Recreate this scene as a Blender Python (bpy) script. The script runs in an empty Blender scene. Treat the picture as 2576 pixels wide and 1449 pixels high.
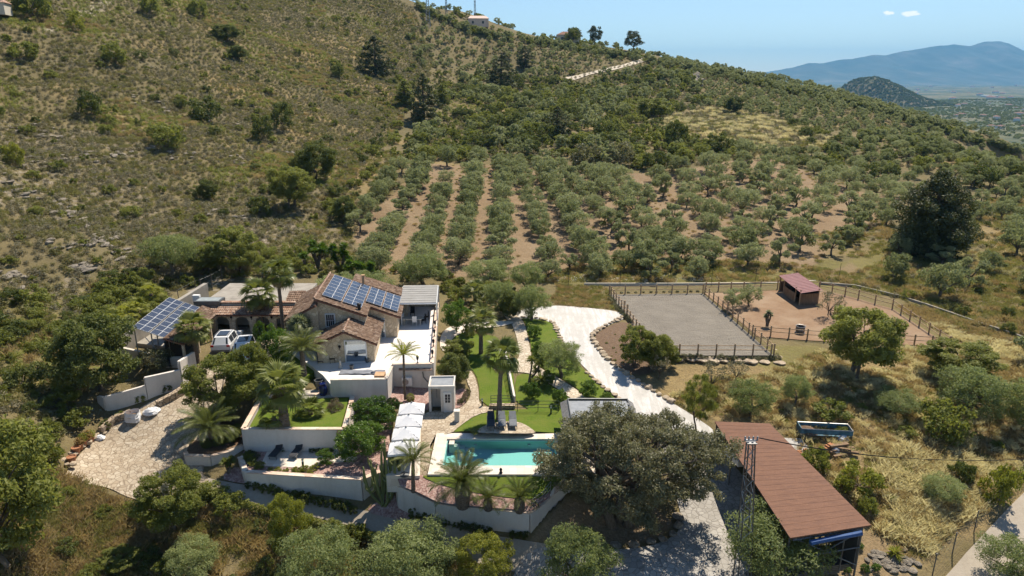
import bpy, bmesh, math, random
import numpy as np
from mathutils import Vector, Matrix

SC = bpy.context.scene
COL = SC.collection
R = math.radians
# ---------------------------------------------------------------- camera
HC = 28.5; PITCH = R(17.1); F = 1716.0
cam_d = bpy.data.cameras.new('camera'); cam = bpy.data.objects.new('camera', cam_d); COL.objects.link(cam)
cam_d.sensor_width = 36.0; cam_d.lens = F/2576*36.0; cam_d.clip_start = 0.5; cam_d.clip_end = 60000
cam.location = (0, 0, HC); cam.rotation_euler = (R(90)-PITCH, 0, 0)
SC.camera = cam
# ---------------------------------------------------------------- sky, sun, exposure
SUN_EL = R(58); SUN_AZ = math.atan2(0.50, 0.86)      # azimuth from +Y towards +X
world = bpy.data.worlds.new('World'); SC.world = world; world.use_nodes = True
wn = world.node_tree.nodes; wl = world.node_tree.links
bg = wn['Background']; sky = wn.new('ShaderNodeTexSky'); sky.sky_type = 'NISHITA'; sky.sun_disc = False
sky.sun_elevation = SUN_EL; sky.sun_rotation = SUN_AZ; sky.altitude = 600; sky.air_density = 1.0; sky.dust_density = 0.0; sky.ozone_density = 2.0
wl.new(sky.outputs[0], bg.inputs[0]); bg.inputs[1].default_value = 0.08
# two small clouds stand in the sky, low over the far range (directions, not pixels)
def sky_cloud(prev, el, az, w, h, seed):
    tc = wn.new('ShaderNodeTexCoord'); mp = wn.new('ShaderNodeMapping'); mp.vector_type = 'TEXTURE'; c = Vector((math.sin(az)*math.cos(el), math.cos(az)*math.cos(el), math.sin(el)))
    mp.inputs['Location'].default_value = c; mp.inputs['Rotation'].default_value = (0, 0, -az); mp.inputs['Scale'].default_value = (w, 1.0, h); wl.new(tc.outputs['Generated'], mp.inputs[0])
    ln = wn.new('ShaderNodeVectorMath'); ln.operation = 'LENGTH'; wl.new(mp.outputs[0], ln.inputs[0])
    nz = wn.new('ShaderNodeTexNoise'); nz.inputs['Scale'].default_value = 1.3; nz.inputs['Detail'].default_value = 6; ad = wn.new('ShaderNodeVectorMath'); ad.inputs[1].default_value = (seed, seed, 0); wl.new(mp.outputs[0], ad.inputs[0]); wl.new(ad.outputs[0], nz.inputs['Vector'])
    m1 = wn.new('ShaderNodeMath'); m1.operation = 'MULTIPLY_ADD'; wl.new(nz.outputs[0], m1.inputs[0]); m1.inputs[1].default_value = 1.8; m1.inputs[2].default_value = .1
    m2 = wn.new('ShaderNodeMath'); m2.operation = 'SUBTRACT'; wl.new(m1.outputs[0], m2.inputs[0]); wl.new(ln.outputs['Value'], m2.inputs[1])
    m3 = wn.new('ShaderNodeMath'); m3.operation = 'MULTIPLY'; m3.use_clamp = True; wl.new(m2.outputs[0], m3.inputs[0]); m3.inputs[1].default_value = 2.2
    mx = wn.new('ShaderNodeMix'); mx.data_type = 'RGBA'; wl.new(m3.outputs[0], mx.inputs[0]); wl.new(prev, mx.inputs[6]); mx.inputs[7].default_value = (11.0, 10.8, 10.5, 1); return mx.outputs[2]
_c = sky.outputs[0]
for _px, _py, _w, _h, _s in ((2236, 33, 13, 6, 1.0), (2291, 35, 22, 7.5, 5.0)):
    _t = (_py-724.5)/F; _q = ((_px-1288)/F, math.cos(PITCH)-_t*math.sin(PITCH), -(_t*math.cos(PITCH)+math.sin(PITCH))); _n = math.sqrt(sum(x*x for x in _q))
    _c = sky_cloud(_c, math.asin(_q[2]/_n), math.atan2(_q[0], _q[1]), _w/F/_n, _h/F/_n, _s)
wl.new(_c, bg.inputs[0])
sun_d = bpy.data.lights.new('sun', 'SUN'); sun_d.energy = 4.8; sun_d.angle = R(0.5); sun_d.color = (1.0, 0.90, 0.75)
sun = bpy.data.objects.new('sun', sun_d); COL.objects.link(sun)
sdir = Vector((math.sin(SUN_AZ)*math.cos(SUN_EL), math.cos(SUN_AZ)*math.cos(SUN_EL), math.sin(SUN_EL)))
sun.rotation_euler = sdir.to_track_quat('Z', 'Y').to_euler(); sun.location = (30, 60, 120)
SC.view_settings.view_transform = 'Standard'; SC.view_settings.look = 'None'; SC.view_settings.gamma = 1
SC.view_settings.exposure = 0.75
SC.render.engine = 'CYCLES'
SC.cycles.max_bounces = 6; SC.cycles.diffuse_bounces = 2; SC.cycles.glossy_bounces = 2; SC.cycles.transmission_bounces = 4
SC.cycles.transparent_max_bounces = 8; SC.cycles.volume_bounces = 0; SC.cycles.use_denoising = True
SC.cycles.caustics_reflective = False; SC.cycles.caustics_refractive = False
SC.cycles.use_adaptive_sampling = True; SC.cycles.adaptive_threshold = 0.02

# ---------------------------------------------------------------- picture <-> place
CP_, SP_ = math.cos(PITCH), math.sin(PITCH)
def ray(px, py):
    t = (np.asarray(py, float)-724.5)/F; s = (np.asarray(px, float)-1288.0)/F
    return s, CP_-t*SP_, -(t*CP_+SP_)
def P(px, py, z=0.0):                      # point of the horizontal plane z seen at (px, py)
    s, fw, dz = ray(px, py); d = (HC-z)/(-dz)
    return Vector((float(s*d), float(fw*d), z))
def PY(px, py, Y):                         # point of the upright plane y = Y
    s, fw, dz = ray(px, py); d = Y/fw
    return Vector((float(s*d), float(Y), float(HC+dz*d)))
def D(px, py, d):
    s, fw, dz = ray(px, py)
    return Vector((float(s*d), float(fw*d), float(HC+dz*d)))
def proj(x, y, z):
    dx, dy, dz = x, y, z-HC
    dep = dy*CP_-dz*SP_; up = dy*SP_+dz*CP_
    return 1288+F*dx/dep, 724.5-F*up/dep, dep

# ---------------------------------------------------------------- terrain heights
CPZ = [  # (px, py, z)
 (-150,1449,-1.5),(0,1449,-2.5),(300,1449,-4.4),(700,1449,-4.8),(1000,1449,-4.8),(1250,1449,-4.4),(450,1330,-3.4),(700,1340,-4.0),(900,1370,-4.3),(200,1330,-2.6),
 (525,1205,-1.8),(400,1190,-1.7),(300,1180,-1.6),(200,1170,-1.5),(250,1100,-1.1),(380,1060,-.4),(470,985,.6),(510,900,1.9),(560,880,2.0),(600,840,2.0),(540,840,2.0),(700,860,2),
 (618,1222,-1.9),(760,1262,-2.6),(910,1292,-3.2),(1040,1312,-3.3),(1200,1350,-3.3),(1331,1365,-3.3),(1450,1400,-3.3),(1650,1430,-3.2),(1720,1300,-2.9),(1760,1180,-2),(1780,1090,-1),(1700,1040,-.2),(1640,1000,.1),
 (1500,1330,-2.9),(1560,1260,-2.4),
 (1118,1110,0),(1400,1110,0),(1120,1190,0),(1400,1190,0),(1520,1100,-.1),(1250,1050,.1),(1250,950,.4),(1400,950,.8),(1540,980,.5),(1330,860,1.2),(1180,880,.7),(1150,800,1.4),(1480,900,1),(1450,800,1.4),(1560,800,1.5),(1700,745,1.5),(1600,850,1.5),(1800,890,1.3),(1940,900,1.3),(1760,740,1.5),(2050,750,1.6),(2000,840,1.5),(2390,860,1.2),(2390,720,2.0),(2250,780,1.6),
 (1000,1060,.0),(1000,980,.4),(800,985,.9),(700,1080,-.5),(700,1140,-1.0),(900,1170,-1.0),(640,1000,.9),(900,850,2.0),(1000,780,2.0),(850,740,2.1),(700,740,2.2),
 (2100,950,.8),(2400,950,.8),(2576,900,1),(1850,970,.4),(1850,1040,-.4),(2070,1100,-.6),(2300,1100,-.6),(2576,1050,-.3),(2250,1200,-1.6),(2450,1230,-2.2),(2620,1230,-2.8),(2250,1330,-2.8),(2400,1400,-3.6),(2600,1449,-4),(2100,1430,-3.3),(2000,1400,-3.2),(1900,1300,-2.9),(2750,1000,0),(2750,1300,-3),
 (700,690,2.4),(950,690,1.9),(1200,690,1.6),(1600,690,1.6),(2000,690,2),(2300,680,2.6),(2576,690,2.6),(950,560,4.2),(1300,560,4),(1600,560,4),(1900,560,4),(2200,560,3.8),(1000,440,9),(1300,430,8),(1600,430,8),(1900,430,8),(2200,430,6.5),(2576,480,4),(2576,430,4.6),(2750,700,2),(2750,480,3.4),
 (1300,380,11),(1600,380,11),(1900,380,10),(350,880,1.8),(420,830,2.3),(150,1180,-.9),(100,1250,-.6),(400,985,1.0)]
CPD = [  # (px, py, camera depth)
 (-200,0,150),(0,0,168),(0,200,135),(0,400,108),(0,550,92),(0,700,79),(0,850,68),(0,950,61),(0,1100,53),(-200,400,90),(-200,800,60),(-200,1100,47),(120,1000,60),(120,1100,55),
 (150,600,89),(300,600,97),(300,450,115),(300,300,138),(300,130,168),(300,0,196),(250,800,78),(130,800,73),(250,700,86),(430,700,90),(450,640,98),
 (500,-40,255),(500,0,236),(500,150,192),(500,300,158),(500,500,121),(700,600,108),(700,450,132),(800,-50,330),(800,0,292),(800,150,235),(800,300,186),(850,450,142),
 (1045,14,345),(980,-25,350),(1000,100,305),(1000,200,265),(1000,350,190),(1120,40,385),(1200,78,405),(1200,150,330),(1200,250,250),
 (1300,112,412),(1300,200,315),(1300,300,225),(1430,113,420),(1500,130,415),(1600,138,402),(1600,220,305),(1600,300,222),(1700,158,390),(1780,178,382),(1900,202,370),(1900,300,240),(1900,240,300),(2000,222,360),(2100,242,350),(2200,310,250),(2200,280,330),(2200,380,190),(2300,318,318),(2400,352,298),(2576,404,264),(2750,452,240),(2450,368,288),(2450,410,206)]
CPW = [(-20,28,-6.5),(0,28,-7),(20,26,-6),(-45,28,-2),(45,26,-7),(0,8,-13),(40,5,-12),(-40,5,-8),(0,-20,-20),(-60,-10,-4),(60,-10,-18),(70,40,-6),(90,70,-2),(120,120,-2),(160,200,-6),(200,260,-20)]
# behind the skyline the ground falls away
for (px, py, d) in [(500,-40,255),(800,-50,330),(1045,14,345),(1200,78,405),(1300,112,412),(1430,113,420),(1600,138,402),(1780,178,382),(2000,222,360),(2200,280,330),(2400,352,298),(2576,404,264),(2750,452,240)]:
    v = D(px, py, d); hi = px < 1000
    for k, dz in ((1.12, 4 if hi else -15), (1.4, 6 if hi else -40), (1.9, -10 if hi else -95)):
        CPW.append((v.x*k, v.y*k, v.z+dz))
_pts = [tuple(P(*c)) for c in CPZ]+[tuple(D(*c)) for c in CPD]+CPW
_c = np.array(_pts, float)
def _tps_fit(c, lam):
    n = len(c); d2 = ((c[:, None, :2]-c[None, :, :2])**2).sum(2)/1e4
    K = np.where(d2 > 0, .5*d2*np.log(np.maximum(d2, 1e-12)), 0)+lam*np.eye(n)
    Pm = np.c_[np.ones(n), c[:, :2]/100]
    A = np.block([[K, Pm], [Pm.T, np.zeros((3, 3))]])
    return np.linalg.solve(A, np.r_[c[:, 2], 0, 0, 0])
_w = _tps_fit(_c, 2e-4)
def tps(x, y):
    x = np.asarray(x, float).ravel(); y = np.asarray(y, float).ravel(); out = np.empty(len(x))
    for i in range(0, len(x), 20000):
        d2 = ((x[i:i+20000, None]-_c[:, 0])**2+(y[i:i+20000, None]-_c[:, 1])**2)/1e4
        K = .5*d2*np.log(np.maximum(d2, 1e-12))
        out[i:i+20000] = K@_w[:-3]+_w[-3]+_w[-2]*x[i:i+20000]/100+_w[-1]*y[i:i+20000]/100
    return out
def _hash(i, j, s):
    h = (i.astype(np.int64)*374761393+j.astype(np.int64)*668265263+s*974711) & 0x7fffffff
    h = ((h ^ (h >> 13))*1274126177) & 0x7fffffff
    return ((h ^ (h >> 16)) & 0xffff)/65535.0
def vnoise(x, y, s=0):
    x = np.asarray(x, float); y = np.asarray(y, float)
    i = np.floor(x); j = np.floor(y); u = x-i; v = y-j; u = u*u*(3-2*u); v = v*v*(3-2*v)
    a = _hash(i, j, s); b = _hash(i+1, j, s); c = _hash(i, j+1, s); d = _hash(i+1, j+1, s)
    return (a*(1-u)+b*u)*(1-v)+(c*(1-u)+d*u)*v
def fbm(x, y, s=0, o=4):
    t = 0; a = .5
    for k in range(o): t = t+a*vnoise(x*2**k, y*2**k, s+k*17); a *= .5
    return t/(1-.5**o)
# rough ground on the hills, smooth in the garden (world space ellipse)
def rough_mask(x, y):
    e = np.sqrt(((x-5)/46)**2+((y-62)/36)**2)
    return np.clip((e-.85)/.35, 0, 1)
def Hraw(x, y):
    x = np.asarray(x, float); y = np.asarray(y, float); sh = x.shape
    z = tps(x, y).reshape(sh)
    m = rough_mask(x, y)
    n = (fbm(x/14, y/14, 3, 4)-.5)*2.0+(fbm(x/3.5, y/3.5, 9, 3)-.5)*.55
    left = np.clip((-x-10)/40, 0, 1)*np.clip((y-60)/40, 0, 1)
    led = vnoise(z/2.6, x/60, 5)            # rock ledges that follow the contour
    return z+m*n*(.55+.7*left)+m*left*(led-.5)*1.3
# platforms press the ground down under them: filled by platform()
PRESS = []
def inside(poly, x, y):
    c = np.zeros(x.shape, bool); n = len(poly)
    for i in range(n):
        x0, y0 = poly[i][:2]; x1, y1 = poly[(i+1) % n][:2]
        if y0 == y1: continue
        k = ((y0 > y) != (y1 > y)) & (x < (x1-x0)*(y-y0)/(y1-y0)+x0)
        c ^= k
    return c
def H(x, y):
    return Hraw(np.atleast_1d(np.asarray(x, float)), np.atleast_1d(np.asarray(y, float)))
def h1(x, y): return float(H(x, y)[0])
_D = np.geomspace(24, 640, 1500)
def W(px, py):                             # first point of the ground seen at (px, py)
    s, fw, dz = ray(px, py)
    x = s*_D; y = fw*_D; z = HC+dz*_D; h = H(x, y)
    k = np.nonzero(z < h)[0]
    if len(k) == 0: return None
    k = k[0]
    if k == 0: return Vector((x[0], y[0], h[0]))
    a = (z[k-1]-h[k-1]); b = h[k]-z[k]; f = a/(a+b+1e-9); d = _D[k-1]+(_D[k]-_D[k-1])*f
    return Vector((float(s*d), float(fw*d), float(HC+dz*d)))
# ---------------------------------------------------------------- node shorthand
class NT:
    def __init__(s, m): s.t = m.node_tree; s.n = s.t.nodes; s.l = s.t.links
    def put(s, sock, v):
        if isinstance(v, bpy.types.NodeSocket): s.l.new(v, sock)
        elif v is not None:
            if sock.type == 'RGBA' and not isinstance(v, (int, float)) and len(v) == 3: v = (*v, 1)
            sock.default_value = v
    def pos(s): return s.n.new('ShaderNodeNewGeometry').outputs['Position']
    def obj(s): return s.n.new('ShaderNodeTexCoord').outputs['Object']
    def rnd(s): return s.n.new('ShaderNodeObjectInfo').outputs['Random']
    def attr(s, name):
        a = s.n.new('ShaderNodeAttribute'); a.attribute_name = name; return a.outputs['Color']
    def sep(s, v):
        a = s.n.new('ShaderNodeSeparateColor'); s.put(a.inputs[0], v); return a.outputs
    def scale(s, vec, sc, rot=(0, 0, 0)):
        m = s.n.new('ShaderNodeMapping'); s.put(m.inputs[0], vec); m.inputs['Scale'].default_value = sc; m.inputs['Rotation'].default_value = rot; return m.outputs[0]
    def noise(s, vec, sc, det=4, rough=.55, out=0):
        a = s.n.new('ShaderNodeTexNoise'); s.put(a.inputs['Vector'], vec); a.inputs['Scale'].default_value = sc
        a.inputs['Detail'].default_value = det; a.inputs['Roughness'].default_value = rough; return a.outputs[out]
    def vor(s, vec, sc, feat='F1', out='Distance', rand=1):
        a = s.n.new('ShaderNodeTexVoronoi'); a.feature = feat; s.put(a.inputs['Vector'], vec); a.inputs['Scale'].default_value = sc
        a.inputs['Randomness'].default_value = rand; return a.outputs[out]
    def ramp(s, fac, stops):
        a = s.n.new('ShaderNodeValToRGB'); s.put(a.inputs[0], fac); e = a.color_ramp.elements
        while len(e) < len(stops): e.new(.5)
        for k, (p, c) in enumerate(stops):
            e[k].position = p; e[k].color = (c, c, c, 1) if isinstance(c, (int, float)) else (*c, 1)
        return a.outputs[0]
    def mix(s, fac, a, b, mode='MIX'):
        m = s.n.new('ShaderNodeMix'); m.data_type = 'RGBA'; m.blend_type = mode
        s.put(m.inputs[0], fac); s.put(m.inputs[6], a); s.put(m.inputs[7], b); return m.outputs[2]
    def math(s, op, a, b=0.0, clamp=False):
        m = s.n.new('ShaderNodeMath'); m.operation = op; m.use_clamp = clamp; s.put(m.inputs[0], a); s.put(m.inputs[1], b); return m.outputs[0]
    def bump(s, h, strength, dist):
        b = s.n.new('ShaderNodeBump'); s.put(b.inputs['Height'], h); b.inputs['Strength'].default_value = strength; b.inputs['Distance'].default_value = dist; return b.outputs[0]
MATS = {}
def mat(name, fn=None, col=(.5, .5, .5), rough=.8, metal=0.0, spec=.3):
    m = bpy.data.materials.new(name); m.use_nodes = True; t = NT(m); b = t.n['Principled BSDF']
    b.inputs['Roughness'].default_value = rough; b.inputs['Metallic'].default_value = metal; b.inputs['Specular IOR Level'].default_value = spec
    b.inputs['Base Color'].default_value = (*col, 1)
    if fn:
        r = fn(t)
        if isinstance(r, tuple):
            t.put(b.inputs['Base Color'], r[0])
            if r[1] is not None: t.put(b.inputs['Normal'], r[1])
        else: t.put(b.inputs['Base Color'], r)
    MATS[name] = m; return m
def vary(c, k): return tuple(max(0, x*k) for x in c)
def plain(name, col, rough=.6, metal=0.0, amt=.25, sc=3.0, spec=.3):   # a paint or metal with gentle wear
    def f(t):
        n = t.noise(t.obj(), sc, 5)
        return t.ramp(n, [(.3, vary(col, 1-amt)), (.7, vary(col, 1+amt*.4))])
    return mat(name, f, rough=rough, metal=metal, spec=spec)
def flag(name, stone_a, stone_b, joint, sc, jw, bump=.5):              # irregular flagstones or crazy stone walling
    def f(t):
        p = t.pos(); w = t.mix(.06/sc*4, p, t.noise(p, 1.5, 3, out=1))
        cell = t.sep(t.vor(p, sc, out='Color'))[0]; e = t.vor(p, sc, 'DISTANCE_TO_EDGE')
        c = t.ramp(cell, [(0, stone_a), (.5, tuple((x+y)/2 for x, y in zip(stone_a, stone_b))), (1, stone_b)])
        c = t.mix(t.ramp(t.noise(p, 9, 4), [(.35, 0), (.75, .35)]), c, vary(stone_a, .65))
        k = t.ramp(e, [(jw*.5, 0), (jw, 1)])
        c = t.mix(t.ramp(t.noise(p, .35, 3), [(.4, 0), (.7, .3)]), t.mix(k, joint, c), vary(joint, .8))
        return c, t.bump(t.ramp(e, [(0, 0), (jw*1.6, 1)]), bump, .03)
    return mat(name, f, rough=.85)
def leafmat(name, a, b, tr=.25, rough=.55, hue=.35):
    m = bpy.data.materials.new(name); m.use_nodes = True; t = NT(m); pb = t.n['Principled BSDF']
    n = t.noise(t.obj(), 1.3, 3); fac = t.math('ADD', t.math('MULTIPLY', n, .8), t.math('MULTIPLY', t.rnd(), .45))
    c = t.ramp(fac, [(.32, a), (.85, b)])
    t.put(pb.inputs['Base Color'], c); pb.inputs['Roughness'].default_value = rough; pb.inputs['Specular IOR Level'].default_value = .25
    tl = t.n.new('ShaderNodeBsdfTranslucent'); t.put(tl.inputs[0], t.mix(.5, c, (b[0]*1.25, b[1]*1.3, b[2]*.7)))
    ms = t.n.new('ShaderNodeMixShader'); ms.inputs[0].default_value = tr
    t.l.new(pb.outputs[0], ms.inputs[1]); t.l.new(tl.outputs[0], ms.inputs[2]); t.l.new(ms.outputs[0], t.n['Material Output'].inputs[0])
    MATS[name] = m; return m
# leaves
L_OLIVE = leafmat('olive_leaf', (.145, .172, .078), (.300, .318, .170), .45)
L_OLIVEG = leafmat('green_olive_leaf', (.130, .168, .058), (.285, .318, .135), .45)
L_OAK = leafmat('oak_leaf', (.085, .088, .045), (.270, .255, .150), .36, .42)
L_BUSH = leafmat('bush_leaf', (.115, .138, .026), (.245, .258, .066), .48)
L_DARK = leafmat('dark_leaf', (.070, .092, .022), (.155, .175, .050), .42)
L_PINE = leafmat('pine_needle', (.045, .056, .022), (.105, .115, .042), .25)
L_CITRUS = leafmat('citrus_leaf', (.050, .100, .014), (.130, .205, .032), .4, .35)
L_YEL = leafmat('yellow_green_leaf', (.150, .170, .024), (.280, .285, .052), .48)
L_GREY = leafmat('grey_scrub_leaf', (.140, .128, .076), (.230, .205, .130), .32)
L_SCRUB = leafmat('scrub_leaf', (.120, .118, .042), (.215, .198, .078), .38)
L_PALM = leafmat('palm_leaf', (.085, .112, .020), (.200, .215, .056), .4, .38)
L_DATE = leafmat('date_palm_leaf', (0.064, 0.088, 0.021), (0.151, 0.166, 0.048), .34, .42)
L_DRYP = leafmat('dry_palm_leaf', (.16, .13, .06), (.25, .20, .10), .2)
L_DRY = leafmat('dry_grass', (.420, .345, .215), (.640, .560, .380), .5)
L_DRYB = leafmat('brown_grass', (.230, .165, .090), (.400, .300, .165), .45)
L_GRASS = leafmat('wild_grass', (.150, .150, .050), (.270, .250, .100), .45)
L_GREYG = leafmat('dragon_leaf', (.150, .175, .100), (.250, .275, .170), .4)
L_PINK = leafmat('pink_blossom', (.42, .16, .19), (.62, .34, .36), .25)
L_ROSE = leafmat('oleander_leaf', (.06, .085, .03), (.20, .15, .10), .25)
L_RED = leafmat('reddish_leaf', (.16, .09, .03), (.30, .19, .06), .25)
L_CACT = leafmat('cactus_skin', (.150, .170, .060), (.230, .235, .100), .0)
L_WHITE = leafmat('white_blossom', (.6, .55, .5), (.8, .78, .74), .2)
M_BARK = mat('bark', lambda t: (t.ramp(t.noise(t.scale(t.obj(), (3, 3, .7)), 4, 5), [(.3, (.075, .058, .042)), (.7, (.19, .155, .12))]), t.bump(t.noise(t.scale(t.obj(), (3, 3, .6)), 6, 4), .8, .05)), rough=.95)
M_PBARK = mat('palm_bark', lambda t: (t.ramp(t.noise(t.scale(t.obj(), (2, 2, 7)), 3, 4), [(.35, (.085, .062, .045)), (.7, (.24, .185, .14))]), t.bump(t.noise(t.scale(t.obj(), (3, 3, 9)), 3, 3), .9, .05)), rough=.95)
# ground and walls
def f_terrain(t):
    p = t.pos(); z = t.sep(t.attr('zone')); soil, green, rock = z[0], z[1], z[2]
    zb = t.sep(t.attr('zone2')); gold, dust, scrub = zb[0], zb[1], zb[2]
    n1 = t.noise(p, .16, 5); n2 = t.noise(p, 1.1, 5, .65); n3 = t.noise(p, 6, 4, .7)
    base = t.ramp(n1, [(.30, (.148, .118, .058)), (.52, (.195, .155, .082)), (.72, (.132, .120, .054))])
    base = t.mix(t.ramp(n2, [(.42, 0), (.62, .65)]), base, (.150, .125, .055))
    base = t.mix(gold, base, t.ramp(n2, [(.3, (.30, .205, .090)), (.7, (.43, .315, .155))]))
    base = t.mix(t.math('MULTIPLY', scrub, t.ramp(n2, [(.3, 1), (.7, .7)])), base, t.ramp(n1, [(.3, (.105, .095, .045)), (.7, (.165, .140, .076))]))
    base = t.mix(t.math('MULTIPLY', green, t.ramp(n2, [(.3, 1), (.75, .5)])), base, t.ramp(n1, [(.3, (.135, .135, .036)), (.7, (.215, .190, .065))]))
    sc = t.ramp(t.math('ADD', t.math('MULTIPLY', n1, .6), t.math('MULTIPLY', n2, .4)), [(.25, (.185, .118, .070)), (.5, (.250, .178, .112)), (.75, (.315, .245, .160))])
    base = t.mix(soil, base, sc)
    base = t.mix(t.math('MULTIPLY', dust, t.ramp(n2, [(.3, .4), (.6, 1)])), base, t.ramp(n3, [(.3, (.42, .36, .27)), (.7, (.52, .47, .38))]))
    v = t.vor(t.scale(p, (1, 1, 1.8)), .9); v2 = t.vor(t.scale(p, (1, 1, 2)), 2.4)
    rk = t.math('MULTIPLY', rock, t.ramp(t.math('ADD', t.math('MULTIPLY', v, .6), t.math('MULTIPLY', n2, .55)), [(.46, 1), (.60, 0)]))
    base = t.mix(rk, base, t.ramp(n3, [(.25, (.16, .135, .105)), (.55, (.28, .24, .19)), (.8, (.38, .335, .27))]))
    base = t.mix(t.ramp(n3, [(.40, .55), (.58, 0)]), base, vary((.20, .155, .085), .6))
    h = t.math('ADD', t.math('MULTIPLY', n2, .6), t.math('ADD', t.math('MULTIPLY', n3, .25), t.math('MULTIPLY', rk, t.math('MULTIPLY', v2, .5))))
    return base, t.bump(h, .9, .35)
M_TERRAIN = mat('hill_ground', f_terrain, rough=.95, spec=.1)
M_LAWN = mat('lawn', lambda t: (t.mix(t.ramp(t.noise(t.pos(), .9, 4), [(.38, 0), (.68, .6)]), t.ramp(t.noise(t.pos(), 9, 5, .7), [(.3, (.058, .098, .010)), (.7, (.118, .165, .022))]), (.140, .152, .032)), t.bump(t.noise(t.pos(), 22, 3), .6, .05)), rough=.9, spec=.1)
M_GRAVEL = mat('red_gravel', lambda t: (t.ramp(t.vor(t.pos(), 9, out='Color'), [(.1, (0.204, 0.115, 0.098)), (.5, (0.306, 0.191, 0.166)), (.9, (0.408, 0.306, 0.272))]), t.bump(t.vor(t.pos(), 9), .8, .04)), rough=.9)
M_SAND = mat('arena_sand', lambda t: (t.mix(t.ramp(t.noise(t.scale(t.pos(), (.35, 2.2, 1)), 1.3, 5, .65), [(.5, 0), (.68, .5)]), t.ramp(t.noise(t.pos(), .5, 5), [(.3, (0.176, 0.156, 0.129)), (.7, (0.222, 0.199, 0.165))]), (0.121, 0.108, 0.089)), t.bump(t.noise(t.pos(), 2.6, 5, .75), 1, .22)), rough=.95)
M_CONC = mat('driveway_concrete', lambda t: (t.mix(t.ramp(t.noise(t.pos(), .5, 4), [(.35, .5), (.65, 0)]), t.ramp(t.noise(t.pos(), 7, 4), [(.3, (0.301, 0.259, 0.207)), (.7, (0.376, 0.331, 0.271))]), (0.241, 0.207, 0.162)), t.bump(t.noise(t.pos(), 12, 4), .3, .02)), rough=.9)
def f_white(t):
    p = t.pos(); n = t.noise(p, .45, 5, .6); e = t.vor(p, 2.2, 'DISTANCE_TO_EDGE')
    w = t.noise(t.scale(p, (2.0, .18, 1), (0, 0, R(-22))), 1.4, 4)
    c = t.ramp(n, [(.28, (.36, .34, .31)), (.5, (.53, .51, .485)), (.75, (.62, .61, .595))])
    c = t.mix(t.ramp(w, [(.46, .8), (.56, 0)]), c, (.42, .405, .375))
    return t.mix(t.ramp(e, [(.02, .45), (.06, 0)]), c, (.37, .355, .33)), t.bump(t.math('ADD', t.math('MULTIPLY', t.ramp(e, [(0, 0), (.07, 1)]), .4), n), .3, .03)
M_WHITE = mat('white_stamped_concrete', f_white, rough=.85)
M_STAMP = flag('stamped_concrete', (0.301, 0.282, 0.256), (0.406, 0.387, 0.357), (0.203, 0.188, 0.169), 2.3, .06, .4)
M_CRAZY = flag('crazy_paving', (0.362, 0.289, 0.204), (0.509, 0.439, 0.339), (0.224, 0.173, 0.119), 2.6, .07)
M_CRAZY2 = flag('pale_crazy_paving', (0.476, 0.399, 0.297), (0.629, 0.561, 0.451), (0.306, 0.246, 0.178), 2.6, .07)
M_STONE = flag('stone_wall', (.50, .39, .26), (.74, .62, .45), (.42, .33, .23), 2.6, .07, .5)
M_DRYST = flag('dry_stone', (.36, .27, .18), (.56, .46, .34), (.16, .12, .085), 2.6, .09, 1.0)
M_WALL = mat('white_render', lambda t: (t.mix(t.ramp(t.noise(t.scale(t.pos(), (1.2, 1.2, .25)), 1.6, 5), [(.46, 0), (.75, .4)]), t.ramp(t.noise(t.pos(), 6, 4), [(.3, (0.600, 0.553, 0.497)), (.7, (0.639, 0.596, 0.545))]), (0.411, 0.371, 0.316)), t.bump(t.noise(t.pos(), 30, 3), .25, .01)), rough=.9)
M_COPE = mat('coping_tile', lambda t: t.mix(t.ramp(t.vor(t.pos(), 1.6, 'DISTANCE_TO_EDGE'), [(.015, .5), (.03, 0)]), t.ramp(t.sep(t.vor(t.pos(), 1.6, out='Color'))[0], [(0, (0.510, 0.357, 0.272)), (.5, (0.595, 0.468, 0.365)), (1, (0.646, 0.561, 0.468))]), (0.383, 0.281, 0.212)), rough=.8)
M_TRAV = mat('travertine', lambda t: (t.mix(t.ramp(t.vor(t.pos(), 1.7, 'DISTANCE_TO_EDGE', rand=.25), [(.012, .5), (.03, 0)]), t.mix(t.sep(t.vor(t.pos(), 1.7, out='Color', rand=.25))[0], (0.546, 0.463, 0.381), (0.645, 0.587, 0.513)), (0.397, 0.331, 0.265))), rough=.6)
M_TERR = mat('terrace_tile', lambda t: (t.mix(t.ramp(t.noise(t.pos(), .7, 4), [(.45, 0), (.7, .35)]), t.ramp(t.noise(t.pos(), 5, 3), [(.3, (0.640, 0.614, 0.592)), (.7, (0.692, 0.670, 0.653))]), (0.536, 0.493, 0.459))), rough=.5)
M_SOIL = mat('planting_soil', lambda t: (t.ramp(t.noise(t.pos(), 3.5, 5, .7), [(.3, (0.100, 0.062, 0.038)), (.7, (0.180, 0.120, 0.076))]), t.bump(t.noise(t.pos(), 6, 4, .7), .9, .1)), rough=.95)
M_PADD = mat('paddock_soil', lambda t: (t.mix(t.ramp(t.noise(t.pos(), .35, 5), [(.42, 0), (.68, .8)]), t.ramp(t.noise(t.pos(), 4, 5, .7), [(.3, (0.184, 0.112, 0.063)), (.7, (0.241, 0.155, 0.094))]), (0.281, 0.202, 0.133)), t.bump(t.noise(t.pos(), 5, 4, .7), .6, .07)), rough=.95)
M_ROAD = mat('pale_track', lambda t: t.ramp(t.noise(t.pos(), .8, 5), [(.3, (0.425, 0.365, 0.281)), (.7, (0.561, 0.501, 0.408))]), rough=.95)
M_FLAT = mat('flat_roof_screed', lambda t: t.ramp(t.noise(t.pos(), .8, 5, .65), [(.28, (0.192, 0.172, 0.148)), (.5, (0.280, 0.256, 0.220)), (.75, (0.344, 0.320, 0.276))]), rough=.9)
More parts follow.
